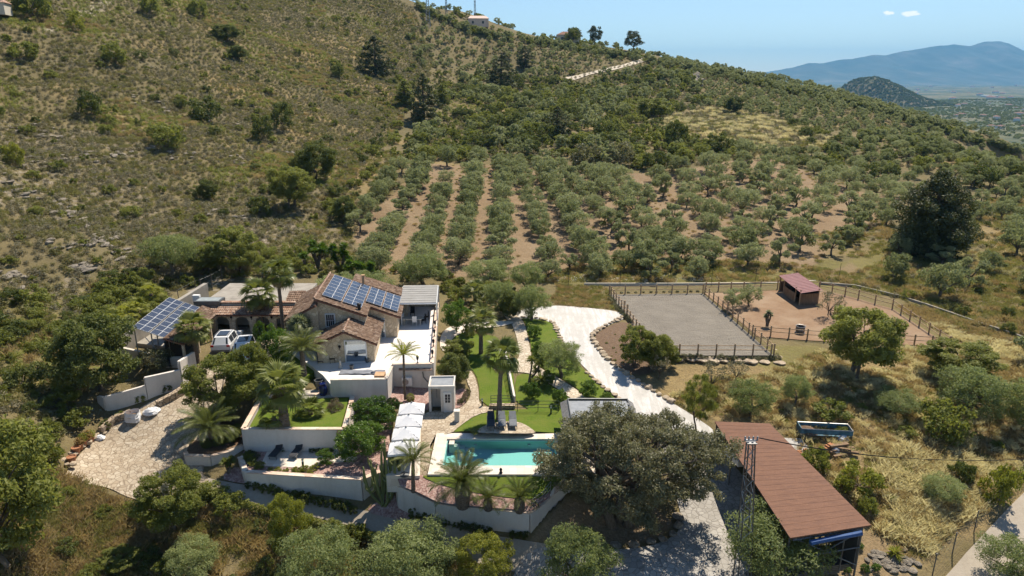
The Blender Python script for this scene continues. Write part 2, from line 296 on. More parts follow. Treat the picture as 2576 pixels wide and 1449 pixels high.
def f_tile(t):
    p = t.pos(); c = t.sep(t.vor(t.scale(p, (1, 1, 1)), 3.6, out='Color'))[0]
    a = t.ramp(c, [(0, (.095, .056, .036)), (.45, (.165, .104, .069)), (.8, (.235, .160, .112)), (1, (.30, .225, .168))])
    return t.mix(t.ramp(t.noise(p, 1.2, 5), [(.42, 0), (.7, .6)]), a, (.13, .085, .062))
M_TILE = mat('roof_tile', f_tile, rough=.9)
M_TILEB = mat('light_roof_tile', lambda t: t.mix(t.ramp(t.noise(t.pos(), 1.5, 4), [(.42, 0), (.7, .5)]), t.ramp(t.sep(t.vor(t.pos(), 4.2, out='Color'))[0], [(0, (0.202, 0.108, 0.072)), (.5, (0.302, 0.194, 0.137)), (1, (0.403, 0.302, 0.238))]), (0.158, 0.094, 0.065)), rough=.9)
M_FASCIA = plain('terracotta_verge', (.20, .095, .065), .85)
M_RUST = mat('brown_roof_felt', lambda t: t.mix(t.ramp(t.noise(t.scale(t.pos(), (.6, 3, 1), (0, 0, R(20))), 1.6, 6, .65), [(.42, 0), (.68, .7)]), t.ramp(t.noise(t.pos(), 11, 4), [(.3, (.148, .074, .046)), (.7, (.195, .104, .068))]), (.105, .056, .040)), rough=.9)
M_WOOD = mat('fence_wood', lambda t: t.ramp(t.noise(t.obj(), 2.5, 5), [(.3, (.25, .165, .095)), (.7, (.46, .33, .21))]), rough=.8)
M_PLANK = mat('plank_wood', lambda t: (t.ramp(t.noise(t.scale(t.obj(), (6, 6, .6)), 2, 5), [(.3, (.13, .08, .048)), (.7, (.27, .18, .105))])), rough=.85)
M_ROCK = mat('boulder_stone', lambda t: (t.mix(t.rnd(), t.ramp(t.noise(t.obj(), 2.2, 5), [(.3, (0.255, 0.191, 0.128)), (.7, (0.476, 0.391, 0.293))]), (0.399, 0.323, 0.230)), t.bump(t.noise(t.obj(), 4, 5), .8, .1)), rough=.9)
M_GREYROCK = mat('grey_rock', lambda t: (t.ramp(t.noise(t.obj(), 1.5, 5, .65), [(.3, (.13, .11, .085)), (.55, (.26, .225, .18)), (.8, (.37, .33, .27))]), t.bump(t.noise(t.obj(), 3, 5), 1, .2)), rough=.95)
M_BLACK = plain('black_iron', (.018, .018, .02), .5, .3)
M_GREEN = plain('green_metal', (.045, .065, .05), .5, .2)
M_STEEL = plain('galvanised_steel', (.30, .30, .30), .45, .7)
M_DKSTEEL = plain('dark_steel', (.13, .135, .14), .5, .6)
M_ALU = plain('white_metal', (0.629, 0.637, 0.646), .35, .1, .08)
M_PLAST = plain('white_plastic', (.72, .72, .70), .5, 0, .1)
M_FABRIC = plain('white_canvas', (0.632, 0.632, 0.639), .9, 0, .06)
M_DKFAB = plain('dark_sling', (.035, .037, .045), .8, 0, .2)
M_GLASS = mat('window_glass', col=(.03, .035, .045), rough=.08, spec=.35)
M_SKY = plain('skylight_pane', (.30, .33, .33), .4)
M_MIRROR = mat('reflective_glass', col=(.30, .35, .40), rough=.04, metal=.9)
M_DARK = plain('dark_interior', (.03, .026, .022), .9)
M_TERRA = plain('terracotta', (.36, .165, .085), .85)
M_BLUE = mat('cobalt_glaze', col=(.006, .010, .085), rough=.12, spec=.6)
M_BLUEP = plain('worn_blue_paint', (.085, .18, .23), .7, 0, .6, 2)
M_BLUEB = plain('bright_blue_tarp', (.03, .09, .25), .5)
M_GREYT = plain('grey_tarp', (.20, .21, .24), .7, 0, .4, 2)
M_FELT = mat('grey_roof_felt', lambda t: t.ramp(t.noise(t.pos(), 3, 5), [(.3, (.20, .215, .235)), (.7, (.265, .28, .30))]), rough=.85)
M_SLATE = plain('grey_shingle', (.20, .195, .19), .9, 0, .4, 5)
M_PAN = mat('maroon_sheet_roof', lambda t: t.ramp(t.noise(t.pos(), 2, 4), [(.3, (.150, .050, .052)), (.7, (.215, .085, .085))]), rough=.5)
M_ASB = mat('weathered_panel', lambda t: t.ramp(t.noise(t.scale(t.pos(), (.5, 3, 1)), 2, 5), [(.3, (.20, .195, .185)), (.7, (.31, .30, .285))]), rough=.85)
M_BRICK = plain('orange_brick', (.36, .16, .075), .9, 0, .4, 6)
M_CREAM = plain('cream_paint', (0.541, 0.492, 0.410), .85, 0, .1)
M_PINKW = plain('pale_pink_render', (.62, .47, .40), .9, 0, .12)
M_CAR = mat('white_car_paint', col=(0.629, 0.637, 0.646), rough=.18, spec=.6)
M_TYRE = plain('tyre_rubber', (.02, .02, .021), .8)
M_RED = plain('red_lens', (.35, .012, .012), .2)
M_TAN = plain('tan_timber', (.48, .30, .17), .8)
def f_pv(t):
    o = t.obj(); s = t.n.new('ShaderNodeSeparateXYZ'); t.put(s.inputs[0], o)
    fx = t.math('ABSOLUTE', t.math('SUBTRACT', t.math('FRACT', t.math('MULTIPLY', s.outputs[0], 6.2)), .5))
    fy = t.math('ABSOLUTE', t.math('SUBTRACT', t.math('FRACT', t.math('MULTIPLY', s.outputs[1], 6.2)), .5))
    g = t.ramp(t.math('MAXIMUM', fx, fy), [(.455, 0), (.48, 1)])
    return t.mix(g, t.mix(t.rnd(), (.026, .032, .052), (.038, .046, .070)), (.12, .13, .15))
M_PV = mat('solar_cell', f_pv, rough=.12, spec=.7)
M_POOL = mat('pool_lining', lambda t: t.mix(t.ramp(t.vor(t.pos(), 3.5, 'DISTANCE_TO_EDGE', rand=0), [(.02, .25), (.05, 0)]), (.27, .48, .46), (.20, .37, .36)), rough=.6)
def waterm():
    m = bpy.data.materials.new('pool_water'); m.use_nodes = True; t = NT(m)
    tr = t.n.new('ShaderNodeBsdfTransparent'); tr.inputs[0].default_value = (.74, .95, .94, 1)
    gl = t.n.new('ShaderNodeBsdfGlossy'); gl.inputs['Roughness'].default_value = .03
    fr = t.n.new('ShaderNodeFresnel'); fr.inputs[0].default_value = 1.33
    b = t.bump(t.noise(t.pos(), 2.6, 4), .35, .06); t.l.new(b, gl.inputs['Normal']); t.l.new(b, fr.inputs['Normal'])
    mx = t.n.new('ShaderNodeMixShader'); t.l.new(fr.outputs[0], mx.inputs[0]); t.l.new(tr.outputs[0], mx.inputs[1]); t.l.new(gl.outputs[0], mx.inputs[2])
    t.l.new(mx.outputs[0], t.n['Material Output'].inputs[0]); return m
M_WATER = waterm()

# ---------------------------------------------------------------- objects, labels
def tag(o, label=None, cat=None, group=None, kind=None):
    if label: o['label'] = label
    if cat: o['category'] = cat
    if group: o['group'] = group
    if kind: o['kind'] = kind
    return o
def thing(name, label, cat, loc=(0, 0, 0), rz=0, group=None, s=1):
    o = bpy.data.objects.new(name, None); COL.objects.link(o); o.location = loc; o.rotation_euler = (0, 0, rz); o.empty_display_size = .3
    o.scale = (s, s, s) if isinstance(s, (int, float)) else s
    return tag(o, label, cat, group)
def link(name, me, parent=None, loc=None):
    o = bpy.data.objects.new(name, me); COL.objects.link(o)
    if parent is not None: o.parent = parent
    if loc is not None: o.location = loc
    return o
def dup(root, loc=None, rz=None, label=None, group=None, s=None):
    r = root.copy(); COL.objects.link(r)
    if loc is not None: r.location = loc
    if rz is not None: r.rotation_euler = (0, 0, rz)
    if s is not None: r.scale = (s, s, s) if isinstance(s, (int, float)) else s
    tag(r, label, None, group)
    for ch in list(root.children):
        c = ch.copy(); COL.objects.link(c); c.parent = r
        for g in list(ch.children):
            d = g.copy(); COL.objects.link(d); d.parent = c
    return r
class MB:                                    # collects shapes, then becomes one mesh
    def __init__(s): s.v = []; s.f = []; s.m = []; s.k = 0
    def add(s, verts, faces):
        b = len(s.v); s.v += [tuple(p) for p in verts]; s.f += [tuple(i+b for i in f) for f in faces]; s.m += [s.k]*len(faces); return s
    def box(s, c, d, rz=0, taper=1.0):
        x, y, z = d[0]/2, d[1]/2, d[2]/2; cs, sn = math.cos(rz), math.sin(rz); vs = []
        for zz, k in ((-z, 1), (z, taper)):
            for xx, yy in ((-x, -y), (x, -y), (x, y), (-x, y)):
                vs.append((c[0]+(xx*cs-yy*sn)*k, c[1]+(xx*sn+yy*cs)*k, c[2]+zz))
        return s.add(vs, [(3, 2, 1, 0), (4, 5, 6, 7), (0, 1, 5, 4), (1, 2, 6, 5), (2, 3, 7, 6), (3, 0, 4, 7)])
    def prism(s, poly, z0, z1):
        n = len(poly); g = lambda z, p: z(p[0], p[1]) if callable(z) else z
        if sum(poly[i][0]*poly[(i+1) % n][1]-poly[(i+1) % n][0]*poly[i][1] for i in range(n)) < 0: poly = poly[::-1]
        vs = [(p[0], p[1], g(z0, p)) for p in poly]+[(p[0], p[1], p[2] if z1 is None else g(z1, p)) for p in poly]
        return s.add(vs, [tuple(range(n-1, -1, -1)), tuple(range(n, 2*n))]+[(i, (i+1) % n, n+(i+1) % n, n+i) for i in range(n)])
    def tube(s, pts, r, n=7, cap=True):
        pts = [Vector(p) for p in pts]; m = len(pts); rs = r if isinstance(r, (list, tuple)) else [r]*m; vs = []; fs = []
        for i, p in enumerate(pts):
            d = (pts[min(i+1, m-1)]-pts[max(i-1, 0)]).normalized()
            a = d.cross(Vector((0, 0, 1)) if abs(d.z) < .9 else Vector((1, 0, 0))).normalized(); b = a.cross(d).normalized()
            for j in range(n):
                t = 2*math.pi*j/n; vs.append(p+(a*math.cos(t)+b*math.sin(t))*rs[i])
        for i in range(m-1):
            for j in range(n):
                k = (j+1) % n; fs.append((i*n+k, i*n+j, (i+1)*n+j, (i+1)*n+k))
        if cap: fs += [tuple(range(n)), tuple(range((m-1)*n+n-1, (m-1)*n-1, -1))]
        return s.add(vs, fs)
    def lathe(s, prof, c=(0, 0, 0), n=16):
        m = len(prof); vs = [(c[0]+r*math.cos(2*math.pi*j/n), c[1]+r*math.sin(2*math.pi*j/n), c[2]+z) for r, z in prof for j in range(n)]
        return s.add(vs, [(i*n+j, i*n+(j+1) % n, (i+1)*n+(j+1) % n, (i+1)*n+j) for i in range(m-1) for j in range(n)]+[tuple(range(n-1, -1, -1)), tuple(range((m-1)*n, m*n))])
    def wallseg(s, a, b, w, z0, z1):
        (x0, y0), (x1, y1) = a[:2], b[:2]; L = math.hypot(x1-x0, y1-y0); nx, ny = -(y1-y0)/L*w/2, (x1-x0)/L*w/2
        zz = [z0(*a[:2]) if callable(z0) else z0, z0(*b[:2]) if callable(z0) else z0, z1[0] if isinstance(z1, tuple) else z1, z1[1] if isinstance(z1, tuple) else z1]
        vs = [(x0-nx, y0-ny, zz[0]), (x1-nx, y1-ny, zz[1]), (x1+nx, y1+ny, zz[1]), (x0+nx, y0+ny, zz[0]), (x0-nx, y0-ny, zz[2]), (x1-nx, y1-ny, zz[3]), (x1+nx, y1+ny, zz[3]), (x0+nx, y0+ny, zz[2])]
        return s.add(vs, [(3, 2, 1, 0), (4, 5, 6, 7), (0, 1, 5, 4), (1, 2, 6, 5), (2, 3, 7, 6), (3, 0, 4, 7)])
    def mesh(s, name, mats, smooth=False):
        me = bpy.data.meshes.new(name); me.from_pydata(s.v, [], s.f)
        mats = mats if isinstance(mats, (list, tuple)) else [mats]
        for m in mats: me.materials.append(m)
        if len(mats) > 1: me.polygons.foreach_set('material_index', s.m)
        if smooth: me.polygons.foreach_set('use_smooth', [True]*len(me.polygons))
        me.update(); return me
    def build(s, name, mats, parent=None, loc=None, smooth=False): return link(name, s.mesh(name, mats, smooth), parent, loc)
def np_mesh(name, v, f, mats, midx=None, smooth=False):          # v (N,3), f (M,4) or (M,3)
    me = bpy.data.meshes.new(name); v = np.asarray(v, np.float32); f = np.asarray(f, np.int32); k = f.shape[1]
    me.vertices.add(len(v)); me.vertices.foreach_set('co', v.ravel()); me.loops.add(f.size); me.loops.foreach_set('vertex_index', f.ravel())
    me.polygons.add(len(f)); me.polygons.foreach_set('loop_start', np.arange(0, f.size, k, dtype=np.int32))
    for m in (mats if isinstance(mats, (list, tuple)) else [mats]): me.materials.append(m)
    if midx is not None: me.polygons.foreach_set('material_index', np.asarray(midx, np.int32))
    me.polygons.foreach_set('use_smooth', np.full(len(f), smooth)); me.update(calc_edges=True); me.validate(); return me

# ---------------------------------------------------------------- the ground
def px_poly(pts, z=0): return [tuple(P(x, y, z)) for x, y in pts]
def Wd(px, py):                              # like W, but slides down to the skyline where the pixel looks at the sky
    for k in range(60):
        w = W(px, py+k*4)
        if w is not None: return w
    return P(px, py+240, 0)
def ground_poly(pts):
    return [tuple(Wd(x, y)) for x, y in pts]
ZONES = []                                   # (kind, polygon in metres, softness)
def terrain():
    az = np.linspace(R(-62), R(62), 640); rr = np.concatenate([np.linspace(8, 34, 30)[:-1], np.geomspace(34, 760, 620)])
    A, Rr = np.meshgrid(az, rr); x = Rr*np.sin(A); y = Rr*np.cos(A)
    z = H(x.ravel(), y.ravel()).reshape(x.shape)
    for poly, lim in PRESS:
        c = np.array([p[:2] for p in poly]); bb = (x > c[:, 0].min()-.3) & (x < c[:, 0].max()+.3) & (y > c[:, 1].min()-.3) & (y < c[:, 1].max()+.3)
        idx = np.nonzero(bb)
        k = inside(poly, x[idx], y[idx]); zz = z[idx]; zz[k] = np.minimum(zz[k], lim); z[idx] = zz
    nr, na = x.shape; i = np.arange(nr*na).reshape(nr, na)
    f = np.stack([i[:-1, :-1], i[:-1, 1:], i[1:, 1:], i[1:, :-1]], -1).reshape(-1, 4)
    me = np_mesh('hillside_ground', np.stack([x, y, z], -1).reshape(-1, 3), f[:, ::-1], M_TERRAIN, smooth=True)
    xf, yf, zf = x.ravel(), y.ravel(), z.ravel(); ch = {k: np.zeros(xf.shape) for k in ('soil', 'green', 'rock', 'gold', 'dust', 'scrub')}
    wob = (fbm(xf/9, yf/9, 21, 4)-.5)*9; wob2 = (fbm(xf/9, yf/9, 31, 4)-.5)*9
    for kind, poly, soft, amt in ZONES:
        acc = 0
        for dx, dy in ((0, 0), (.6, .3), (-.6, .5), (.2, -.7), (-.3, -.2)):
            acc = acc+inside(poly, xf+wob*soft+dx*soft*2, yf+wob2*soft+dy*soft*2)/5.0
        ch[kind] = np.maximum(ch[kind], acc*amt)
    left = np.clip((-xf-8)/30, 0, 1)*np.clip((yf-62)/20, 0, 1)
    band = fbm(zf/3.2, xf/45, 5, 2); n = fbm(xf/22, yf/22, 44, 4)
    ch['rock'] = np.maximum(ch['rock'], left*np.clip((band-.46)*5, 0, 1)*np.clip((n-.40)*4, 0, 1)*np.clip((165-np.hypot(xf, yf))/50, .35, 1))
    far = np.clip((yf-105)/60, 0, 1)
    ch['scrub'] = np.maximum(ch['scrub'], np.clip(.6+.35*far, 0, 1)*np.clip((n-.25)*3, .4, 1)*np.maximum(yf > 86, left > .3)*(1-ch['soil']))
    g = fbm(xf/30, yf/12, 71, 4)
    ch['gold'] = np.maximum(ch['gold'], np.clip((g-.55)*6, 0, .9)*(yf > 100)*(1-ch['soil']))
    for nm, ks in (('zone', ('soil', 'green', 'rock')), ('zone2', ('gold', 'dust', 'scrub'))):
        a = me.color_attributes.new(nm, 'FLOAT_COLOR', 'POINT'); d = np.ones((len(xf), 4), np.float32)
        for q, k in enumerate(ks): d[:, q] = ch[k]
        a.data.foreach_set('color', d.ravel())
    return tag(link('hillside_ground', me), kind='structure')
def drape(name, poly, m, off=.05, step=1.0, kind='structure', hf=None):   # a sheet that lies on the ground
    bm = bmesh.new(); vs = [bm.verts.new((p[0], p[1], 0)) for p in poly]; bm.faces.new(vs)
    bmesh.ops.triangulate(bm, faces=bm.faces[:])
    for ax in (0, 1):
        lo = min(p[ax] for p in poly); hi = max(p[ax] for p in poly); q = lo+step*.5
        while q < hi:
            co = [0, 0, 0]; co[ax] = q; no = [0, 0, 0]; no[ax] = 1
            bmesh.ops.bisect_plane(bm, geom=bm.verts[:]+bm.edges[:]+bm.faces[:], plane_co=co, plane_no=no); q += step
    bmesh.ops.remove_doubles(bm, verts=bm.verts[:], dist=.01)
    xs = np.array([v.co.x for v in bm.verts]); ys = np.array([v.co.y for v in bm.verts]); zs = H(xs, ys) if hf is None else hf(xs, ys)
    for v, z in zip(bm.verts, zs): v.co.z = float(z)+off
    bmesh.ops.recalc_face_normals(bm, faces=bm.faces[:])
    if sum(f.normal.z for f in bm.faces) < 0: bmesh.ops.reverse_faces(bm, faces=bm.faces[:])
    me = bpy.data.meshes.new(name); bm.to_mesh(me); bm.free(); me.materials.append(m)
    o = link(name, me)
    return tag(o, kind=kind)
def smooth_poly(pts, n=4):                    # rounds a hand-drawn outline (Chaikin)
    for _ in range(n):
        q = []
        for i in range(len(pts)):
            a, b = pts[i], pts[(i+1) % len(pts)]
            q += [tuple(.75*u+.25*v for u, v in zip(a, b)), tuple(.25*u+.75*v for u, v in zip(a, b))]
        pts = q
    return pts
def platform(name, poly, z, depth, m, kind='structure', press=True):
    if press: PRESS.append((poly, z-.3))
    return tag(MB().prism([p[:2] for p in poly], z-depth, z).build(name, m), kind=kind)
# ================================================================ THE SETTING
random.seed(7); RNG = np.random.default_rng(7)
def struct(o): return tag(o, kind='structure')
# --- ground zones (metres, found from where they lie on the ground)
def zone(kind, pts, soft=.25, amt=1.0): ZONES.append((kind, ground_poly(pts), soft, amt))
zone('soil', [(885,600),(925,530),(1000,480),(1085,412),(1250,412),(1500,430),(1700,440),(1780,415),(1950,398),(2010,425),(2150,480),(2270,500),(2240,560),(2110,610),(2040,670),(1900,690),(1780,655),(1600,640),(1480,670),(1330,700),(1100,695),(935,690),(912,630)])
zone('soil', [(2060,690),(2140,660),(2180,690),(2120,720)], .2, .7)
zone('soil', [(1680,145),(1720,125),(1800,140),(1790,165),(1700,170)], .1, .5)
zone('green', [(1280,700),(1500,640),(1700,650),(1950,640),(2130,660),(2250,620),(2576,640),(2576,760),(2250,735),(1800,712),(1400,715)], .3, .9)
zone('green', [(1420,440),(1480,430),(1560,445),(1550,470),(1440,470)], .2, .8)
zone('green', [(1890,870),(2060,870),(2080,930),(1990,960),(1900,920)], .25, .9)
zone('green', [(2200,760),(2576,860),(2576,930),(2250,880)], .3, .35)
zone('green', [(0,760),(200,720),(430,760),(300,900),(150,960),(0,1000)], .4, .5)
zone('gold', [(1600,960),(1700,930),(2080,930),(2350,860),(2576,900),(2576,1250),(2300,1449),(2050,1449),(2150,1250),(1980,1080),(1800,1050)], .3, .55)
zone('gold', [(2100,1120),(2420,1060),(2500,1200),(2400,1330),(2200,1330),(2080,1200)], .35, .6)
zone('gold', [(1640,300),(1790,275),(1990,310),(2130,350),(2050,380),(1900,390),(1700,350)], .3, .9)
zone('gold', [(0,40),(120,20),(220,25),(130,75),(0,90)], .15, .8)
zone('gold', [(2420,505),(2576,590),(2576,660),(2430,600)], .3, .6)
zone('gold', [(830,410),(900,370),(960,430),(900,520),(800,540)], .3, .7)
zone('dust', [(1990,980),(2120,960),(2080,1060),(2010,1070)], .35, .55)
zone('dust', [(100,70),(200,25),(260,-5),(300,-5),(200,50),(130,85)], .08, .8)
zone('soil', [(2050,1449),(2140,1330),(2240,1360),(2300,1449)], .2, .6)
zone('soil', [(640,1449),(560,1330),(900,1375),(1100,1449)], .3, .3)
zone('soil', [(1330,1358),(1430,1250),(1640,1270),(1700,1320),(1640,1362),(1450,1365)], .1, .9)
zone('rock', [(-60,280),(120,330),(330,330),(420,420),(330,560),(100,560),(-60,480)], .5, .75)

# --- levels of the built terraces
Z_T, Z_LAWN, Z_SUNK = 2.2, 1.0, -1.0
# driveways, yards and paths lie on the ground
drape('driveway', smooth_poly(ground_poly([(455,1215),(500,1198),(560,1212),(618,1222),(760,1252),(905,1284),(960,1290),(1040,1308),(1200,1342),(1345,1362),(1430,1385),(1430,1445),(1250,1436),(1150,1392),(1000,1346),(870,1322),(760,1296),(640,1266),(530,1243)]), 2), M_CONC, .05, .8)
drape('paved_forecourt', smooth_poly(ground_poly([(1335,1380),(1430,1380),(1530,1386),(1632,1378),(1694,1354),(1720,1318),(1708,1280),(1690,1200),(1650,1120),(1640,1085),(1790,1085),(1810,1120),(1880,1215),(1950,1300),(1900,1360),(1880,1449),(1880,1500),(1290,1500),(1290,1440)]), 1), M_STAMP, .09, .8)
drape('paved_yard', smooth_poly(ground_poly([(535,1212),(470,1235),(400,1262),(330,1258),(262,1222),(175,1212),(160,1190),(205,1135),(262,1088),(335,1036),(470,985),(510,940),(535,880),(535,822),(730,822),(730,905),(610,910),(565,960),(545,1010),(560,1100),(500,1190)]), 2), M_CRAZY, .07, .8)
drape('white_drive', smooth_poly(ground_poly([(1290,800),(1310,778),(1390,768),(1480,775),(1562,785),(1574,802),(1545,812),(1508,832),(1488,850),(1500,875),(1540,915),(1600,955),(1680,1010),(1760,1058),(1800,1085),(1790,1105),(1640,1105),(1590,1045),(1555,1002),(1505,962),(1470,925),(1440,895),(1425,875),(1408,838),(1395,812),(1340,805)]), 2), M_WHITE, .06, .8)
drape('garden_path', smooth_poly(ground_poly([(1262,792),(1290,788),(1318,808),(1330,860),(1338,905),(1362,932),(1425,964),(1500,1020),(1470,1028),(1395,975),(1345,945),(1318,938),(1240,935),(1240,922),(1312,912),(1300,850),(1288,815)]), 2), M_CRAZY2, .09, .6)
drape('patio_path', smooth_poly([tuple(P(*c, .0)) for c in [(1048,1200),(1046,1130),(1056,1060),(1078,1036),(1140,1036),(1162,1028),(1183,1008),(1184,985),(1176,972),(1170,945),(1190,945),(1204,985),(1206,1026),(1240,1030),(1240,1040),(1200,1046),(1155,1078),(1136,1096),(1082,1096),(1082,1200)]], 1), M_CRAZY, .12, .6)
drape('lounger_pad', smooth_poly(ground_poly([(1190,1098),(1215,1074),(1262,1064),(1305,1064),(1335,1080),(1355,1098)]), 2), M_CRAZY, .16, .6)
drape('garden_walk', smooth_poly(ground_poly([(1105,880),(1110,835),(1150,815),(1290,806),(1290,818),(1180,832),(1135,850),(1130,890)]), 2), M_TRAV, .09, .6)
for pts in ([(1134,1093),(1155,1074),(1202,1042),(1240,1033),(1414,1030),(1500,1036),(1500,1093)],
            [(1207,1022),(1205,960),(1185,925),(1130,905),(1108,870),(1120,838),(1200,838),(1262,850),(1292,930),(1296,1026)],
            [(1300,1032),(1294,950),(1318,940),(1345,947),(1395,976),(1466,1028),(1430,1036)],
            [(1308,800),(1388,808),(1402,838),(1420,872),(1436,900),(1470,932),(1505,968),(1550,1004),(1560,1030),(1510,1024),(1430,962),(1366,930),(1342,904),(1334,860),(1320,808)]):
    drape('lawn', smooth_poly(ground_poly(pts), 1), M_LAWN, .07, .8)
drape('planting_bed', smooth_poly(ground_poly([(1492,850),(1512,832),(1572,804),(1640,850),(1660,930),(1600,950),(1540,912)]), 2), M_SOIL, .05, .8)
drape('gravel_bed', smooth_poly(ground_poly([(955,1010),(965,962),(1095,960),(1090,1010),(1072,1040),(1010,1030)]), 1), M_GRAVEL, .06, .6)
drape('gravel_bed', smooth_poly(ground_poly([(1138,1030),(1140,985),(1172,975),(1178,1005),(1160,1026)]), 1), M_GRAVEL, .07, .6)
drape('gravel_bed', smooth_poly(ground_poly([(918,1290),(950,1262),(985,1232),(1035,1290),(1030,1312),(985,1306)]), 1), M_GRAVEL, .1, .6)
drape('gravel_bed', smooth_poly(ground_poly([(548,1206),(605,1170),(640,1215),(612,1221)]), 1), M_GRAVEL, .1, .6)
drape('hill_track', ground_poly([(1420,196),(1440,203),(1480,190),(1530,180),(1580,168),(1625,155),(1650,140),(1630,140),(1605,152),(1560,165),(1490,181)]), M_ROAD, .25, 3)
drape('lane', ground_poly([(2330,1510),(2375,1455),(2430,1392),(2500,1318),(2576,1240),(2660,1150),(2800,1010),(2960,860),(3040,890),(2900,1050),(2760,1200),(2680,1300),(2560,1440),(2520,1510)]), M_CONC, .06, 1.0)
# riding arena and paddock
AR = [P(1533, 741, 1.5), P(1768, 738, 1.5), P(1946, 894, 1.5), P(1650, 894, 1.5)]
platform('arena_floor', AR, 1.5, 1.4, M_SAND)
PADK = [P(*c, 1.5) for c in [(1772,738),(1850,738),(1960,733),(2060,735),(2158,757),(2244,779),(2392,866),(2300,864),(2030,856),(1905,850)]]
drape('paddock_ground', PADK, M_PADD, .06, 1.5)
# raised lawn with its walls, sunken terrace, pool terrace
B1 = [P(612, 1079, Z_LAWN), P(866, 1079, Z_LAWN), P(890, 988, Z_LAWN), P(658, 998, Z_LAWN)]
def inset(poly, d):
    c = sum((Vector(p) for p in poly), Vector())/len(poly); return [tuple(Vector(p)+(c-Vector(p)).normalized()*d*1.4) for p in poly]
platform('raised_lawn', inset(B1, .32), Z_LAWN-.06, 2.0, M_LAWN)
PRESS.append((B1, -1.2))
SUNK = [P(602, 1152, Z_SUNK), P(618, 1190, Z_SUNK), P(910, 1211, Z_SUNK), P(962, 1190, Z_SUNK), P(988, 1140, Z_SUNK), P(985, 1060, Z_SUNK), P(905, 1040, Z_SUNK), P(850, 1133, Z_SUNK), P(615, 1133, Z_SUNK)]
platform('sunken_terrace', SUNK, Z_SUNK, 1.6, M_GRAVEL)
struct(MB().prism([P(*c, Z_SUNK) for c in [(655,1172),(672,1136),(842,1134),(900,1150),(885,1160),(800,1168),(780,1178)]], Z_SUNK-.05, Z_SUNK+.03).build('lounger_terrace', M_TRAV))
# pool
PX0, PX1, PY0, PY1 = -5.35, 3.55, 45.95, 50.0
DK = [P(1076,1197,0), P(1411,1195,0), P(1470,1190,0), P(1500,1092,0), P(1080,1093,0)]
PRESS.append((DK, -.5)); PRESS.append(([(PX0-.4,PY0-.4),(PX1+.4,PY0-.4),(PX1+.4,PY1+.4),(PX0-.4,PY1+.4)], -2.2))
dk = MB(); xl = DK[0].x; xr = 6.6; yb = DK[0].y; yt = DK[4].y
for a in ([(xl,yb),(xr,yb),(xr,PY0),(xl,PY0)], [(xl,PY1),(xr,PY1),(xr,yt),(xl,yt)], [(xl,PY0),(PX0,PY0),(PX0,PY1),(xl,PY1)], [(PX1,PY0),(xr,PY0),(xr,PY1),(PX1,PY1)]):
    dk.prism(a, -.9, .13)
struct(dk.build('pool_deck', M_TRAV))
pb = MB(); th = .25
pb.box(((PX0+PX1)/2, (PY0+PY1)/2, -.92), (PX1-PX0+.1, PY1-PY0+.1, .2))
for c, d in ((((PX0+PX1)/2, PY0+.02, -.83), (PX1-PX0, .1, 1.66)), (((PX0+PX1)/2, PY1-.02, -.83), (PX1-PX0, .1, 1.66)), ((PX0+.02, (PY0+PY1)/2, -.83), (.1, PY1-PY0-.14, 1.66)), ((PX1-.02, (PY0+PY1)/2, -.83), (.1, PY1-PY0-.14, 1.66))): pb.box(c, d)
pool = thing('swimming_pool', 'turquoise rectangular swimming pool set in pale travertine deck', 'pool', (0, 0, 0))
pb.build('basin', M_POOL, pool)
st = MB()
for k in range(5): st.box((PX0+.42+k*.42, PY1-.36-.0*k, -1.0+.22-.22*k+.2), (.42, .6, 1.2-.02*k))
st.build('steps', M_TRAV, pool)
for lx in (-3.0, 1.4): lt = MB(); lt.lathe([(.02, 0), (.14, 0), (.14, .02), (.02, .03)], (lx, PY1-.1, -.35), 12); lt.build('underwater_light', M_PLAST, pool)
n = 40; gx, gy = np.meshgrid(np.linspace(PX0+.05, PX1-.05, n), np.linspace(PY0+.05, PY1-.05, n)); ii = np.arange(n*n).reshape(n, n)
struct(link('pool_water', np_mesh('pool_water', np.stack([gx.ravel(), gy.ravel(), np.full(n*n, -.09)], -1), np.stack([ii[:-1, :-1], ii[:-1, 1:], ii[1:, 1:], ii[1:, :-1]], -1).reshape(-1, 4), M_WATER)))
# the sloping front garden between pool deck and its retaining wall
def hf_front(x, y): return -.08-.36*np.clip(yb-np.asarray(y, float), 0, 9)
def Pf(px, py):
    z = -.6
    for _ in range(12): v = P(px, py, z); z = float(hf_front(v.x, v.y))
    return P(px, py, z)
FG = [Pf(*c) for c in [(1000,1205),(1052,1196),(1411,1193),(1440,1205),(1400,1240),(1333,1286),(1130,1268),(1098,1262),(1050,1238),(1006,1222)]]
PRESS.append((FG, -2.6))
drape('gravel_bed', FG, M_GRAVEL, .02, .6, hf=hf_front)
drape('lawn', smooth_poly([Pf(*c) for c in [(1058,1200),(1076,1197),(1411,1195),(1418,1215),(1365,1252),(1330,1258),(1250,1250),(1180,1238),(1110,1222)]], 1), M_LAWN, .07, .5, hf=hf_front)

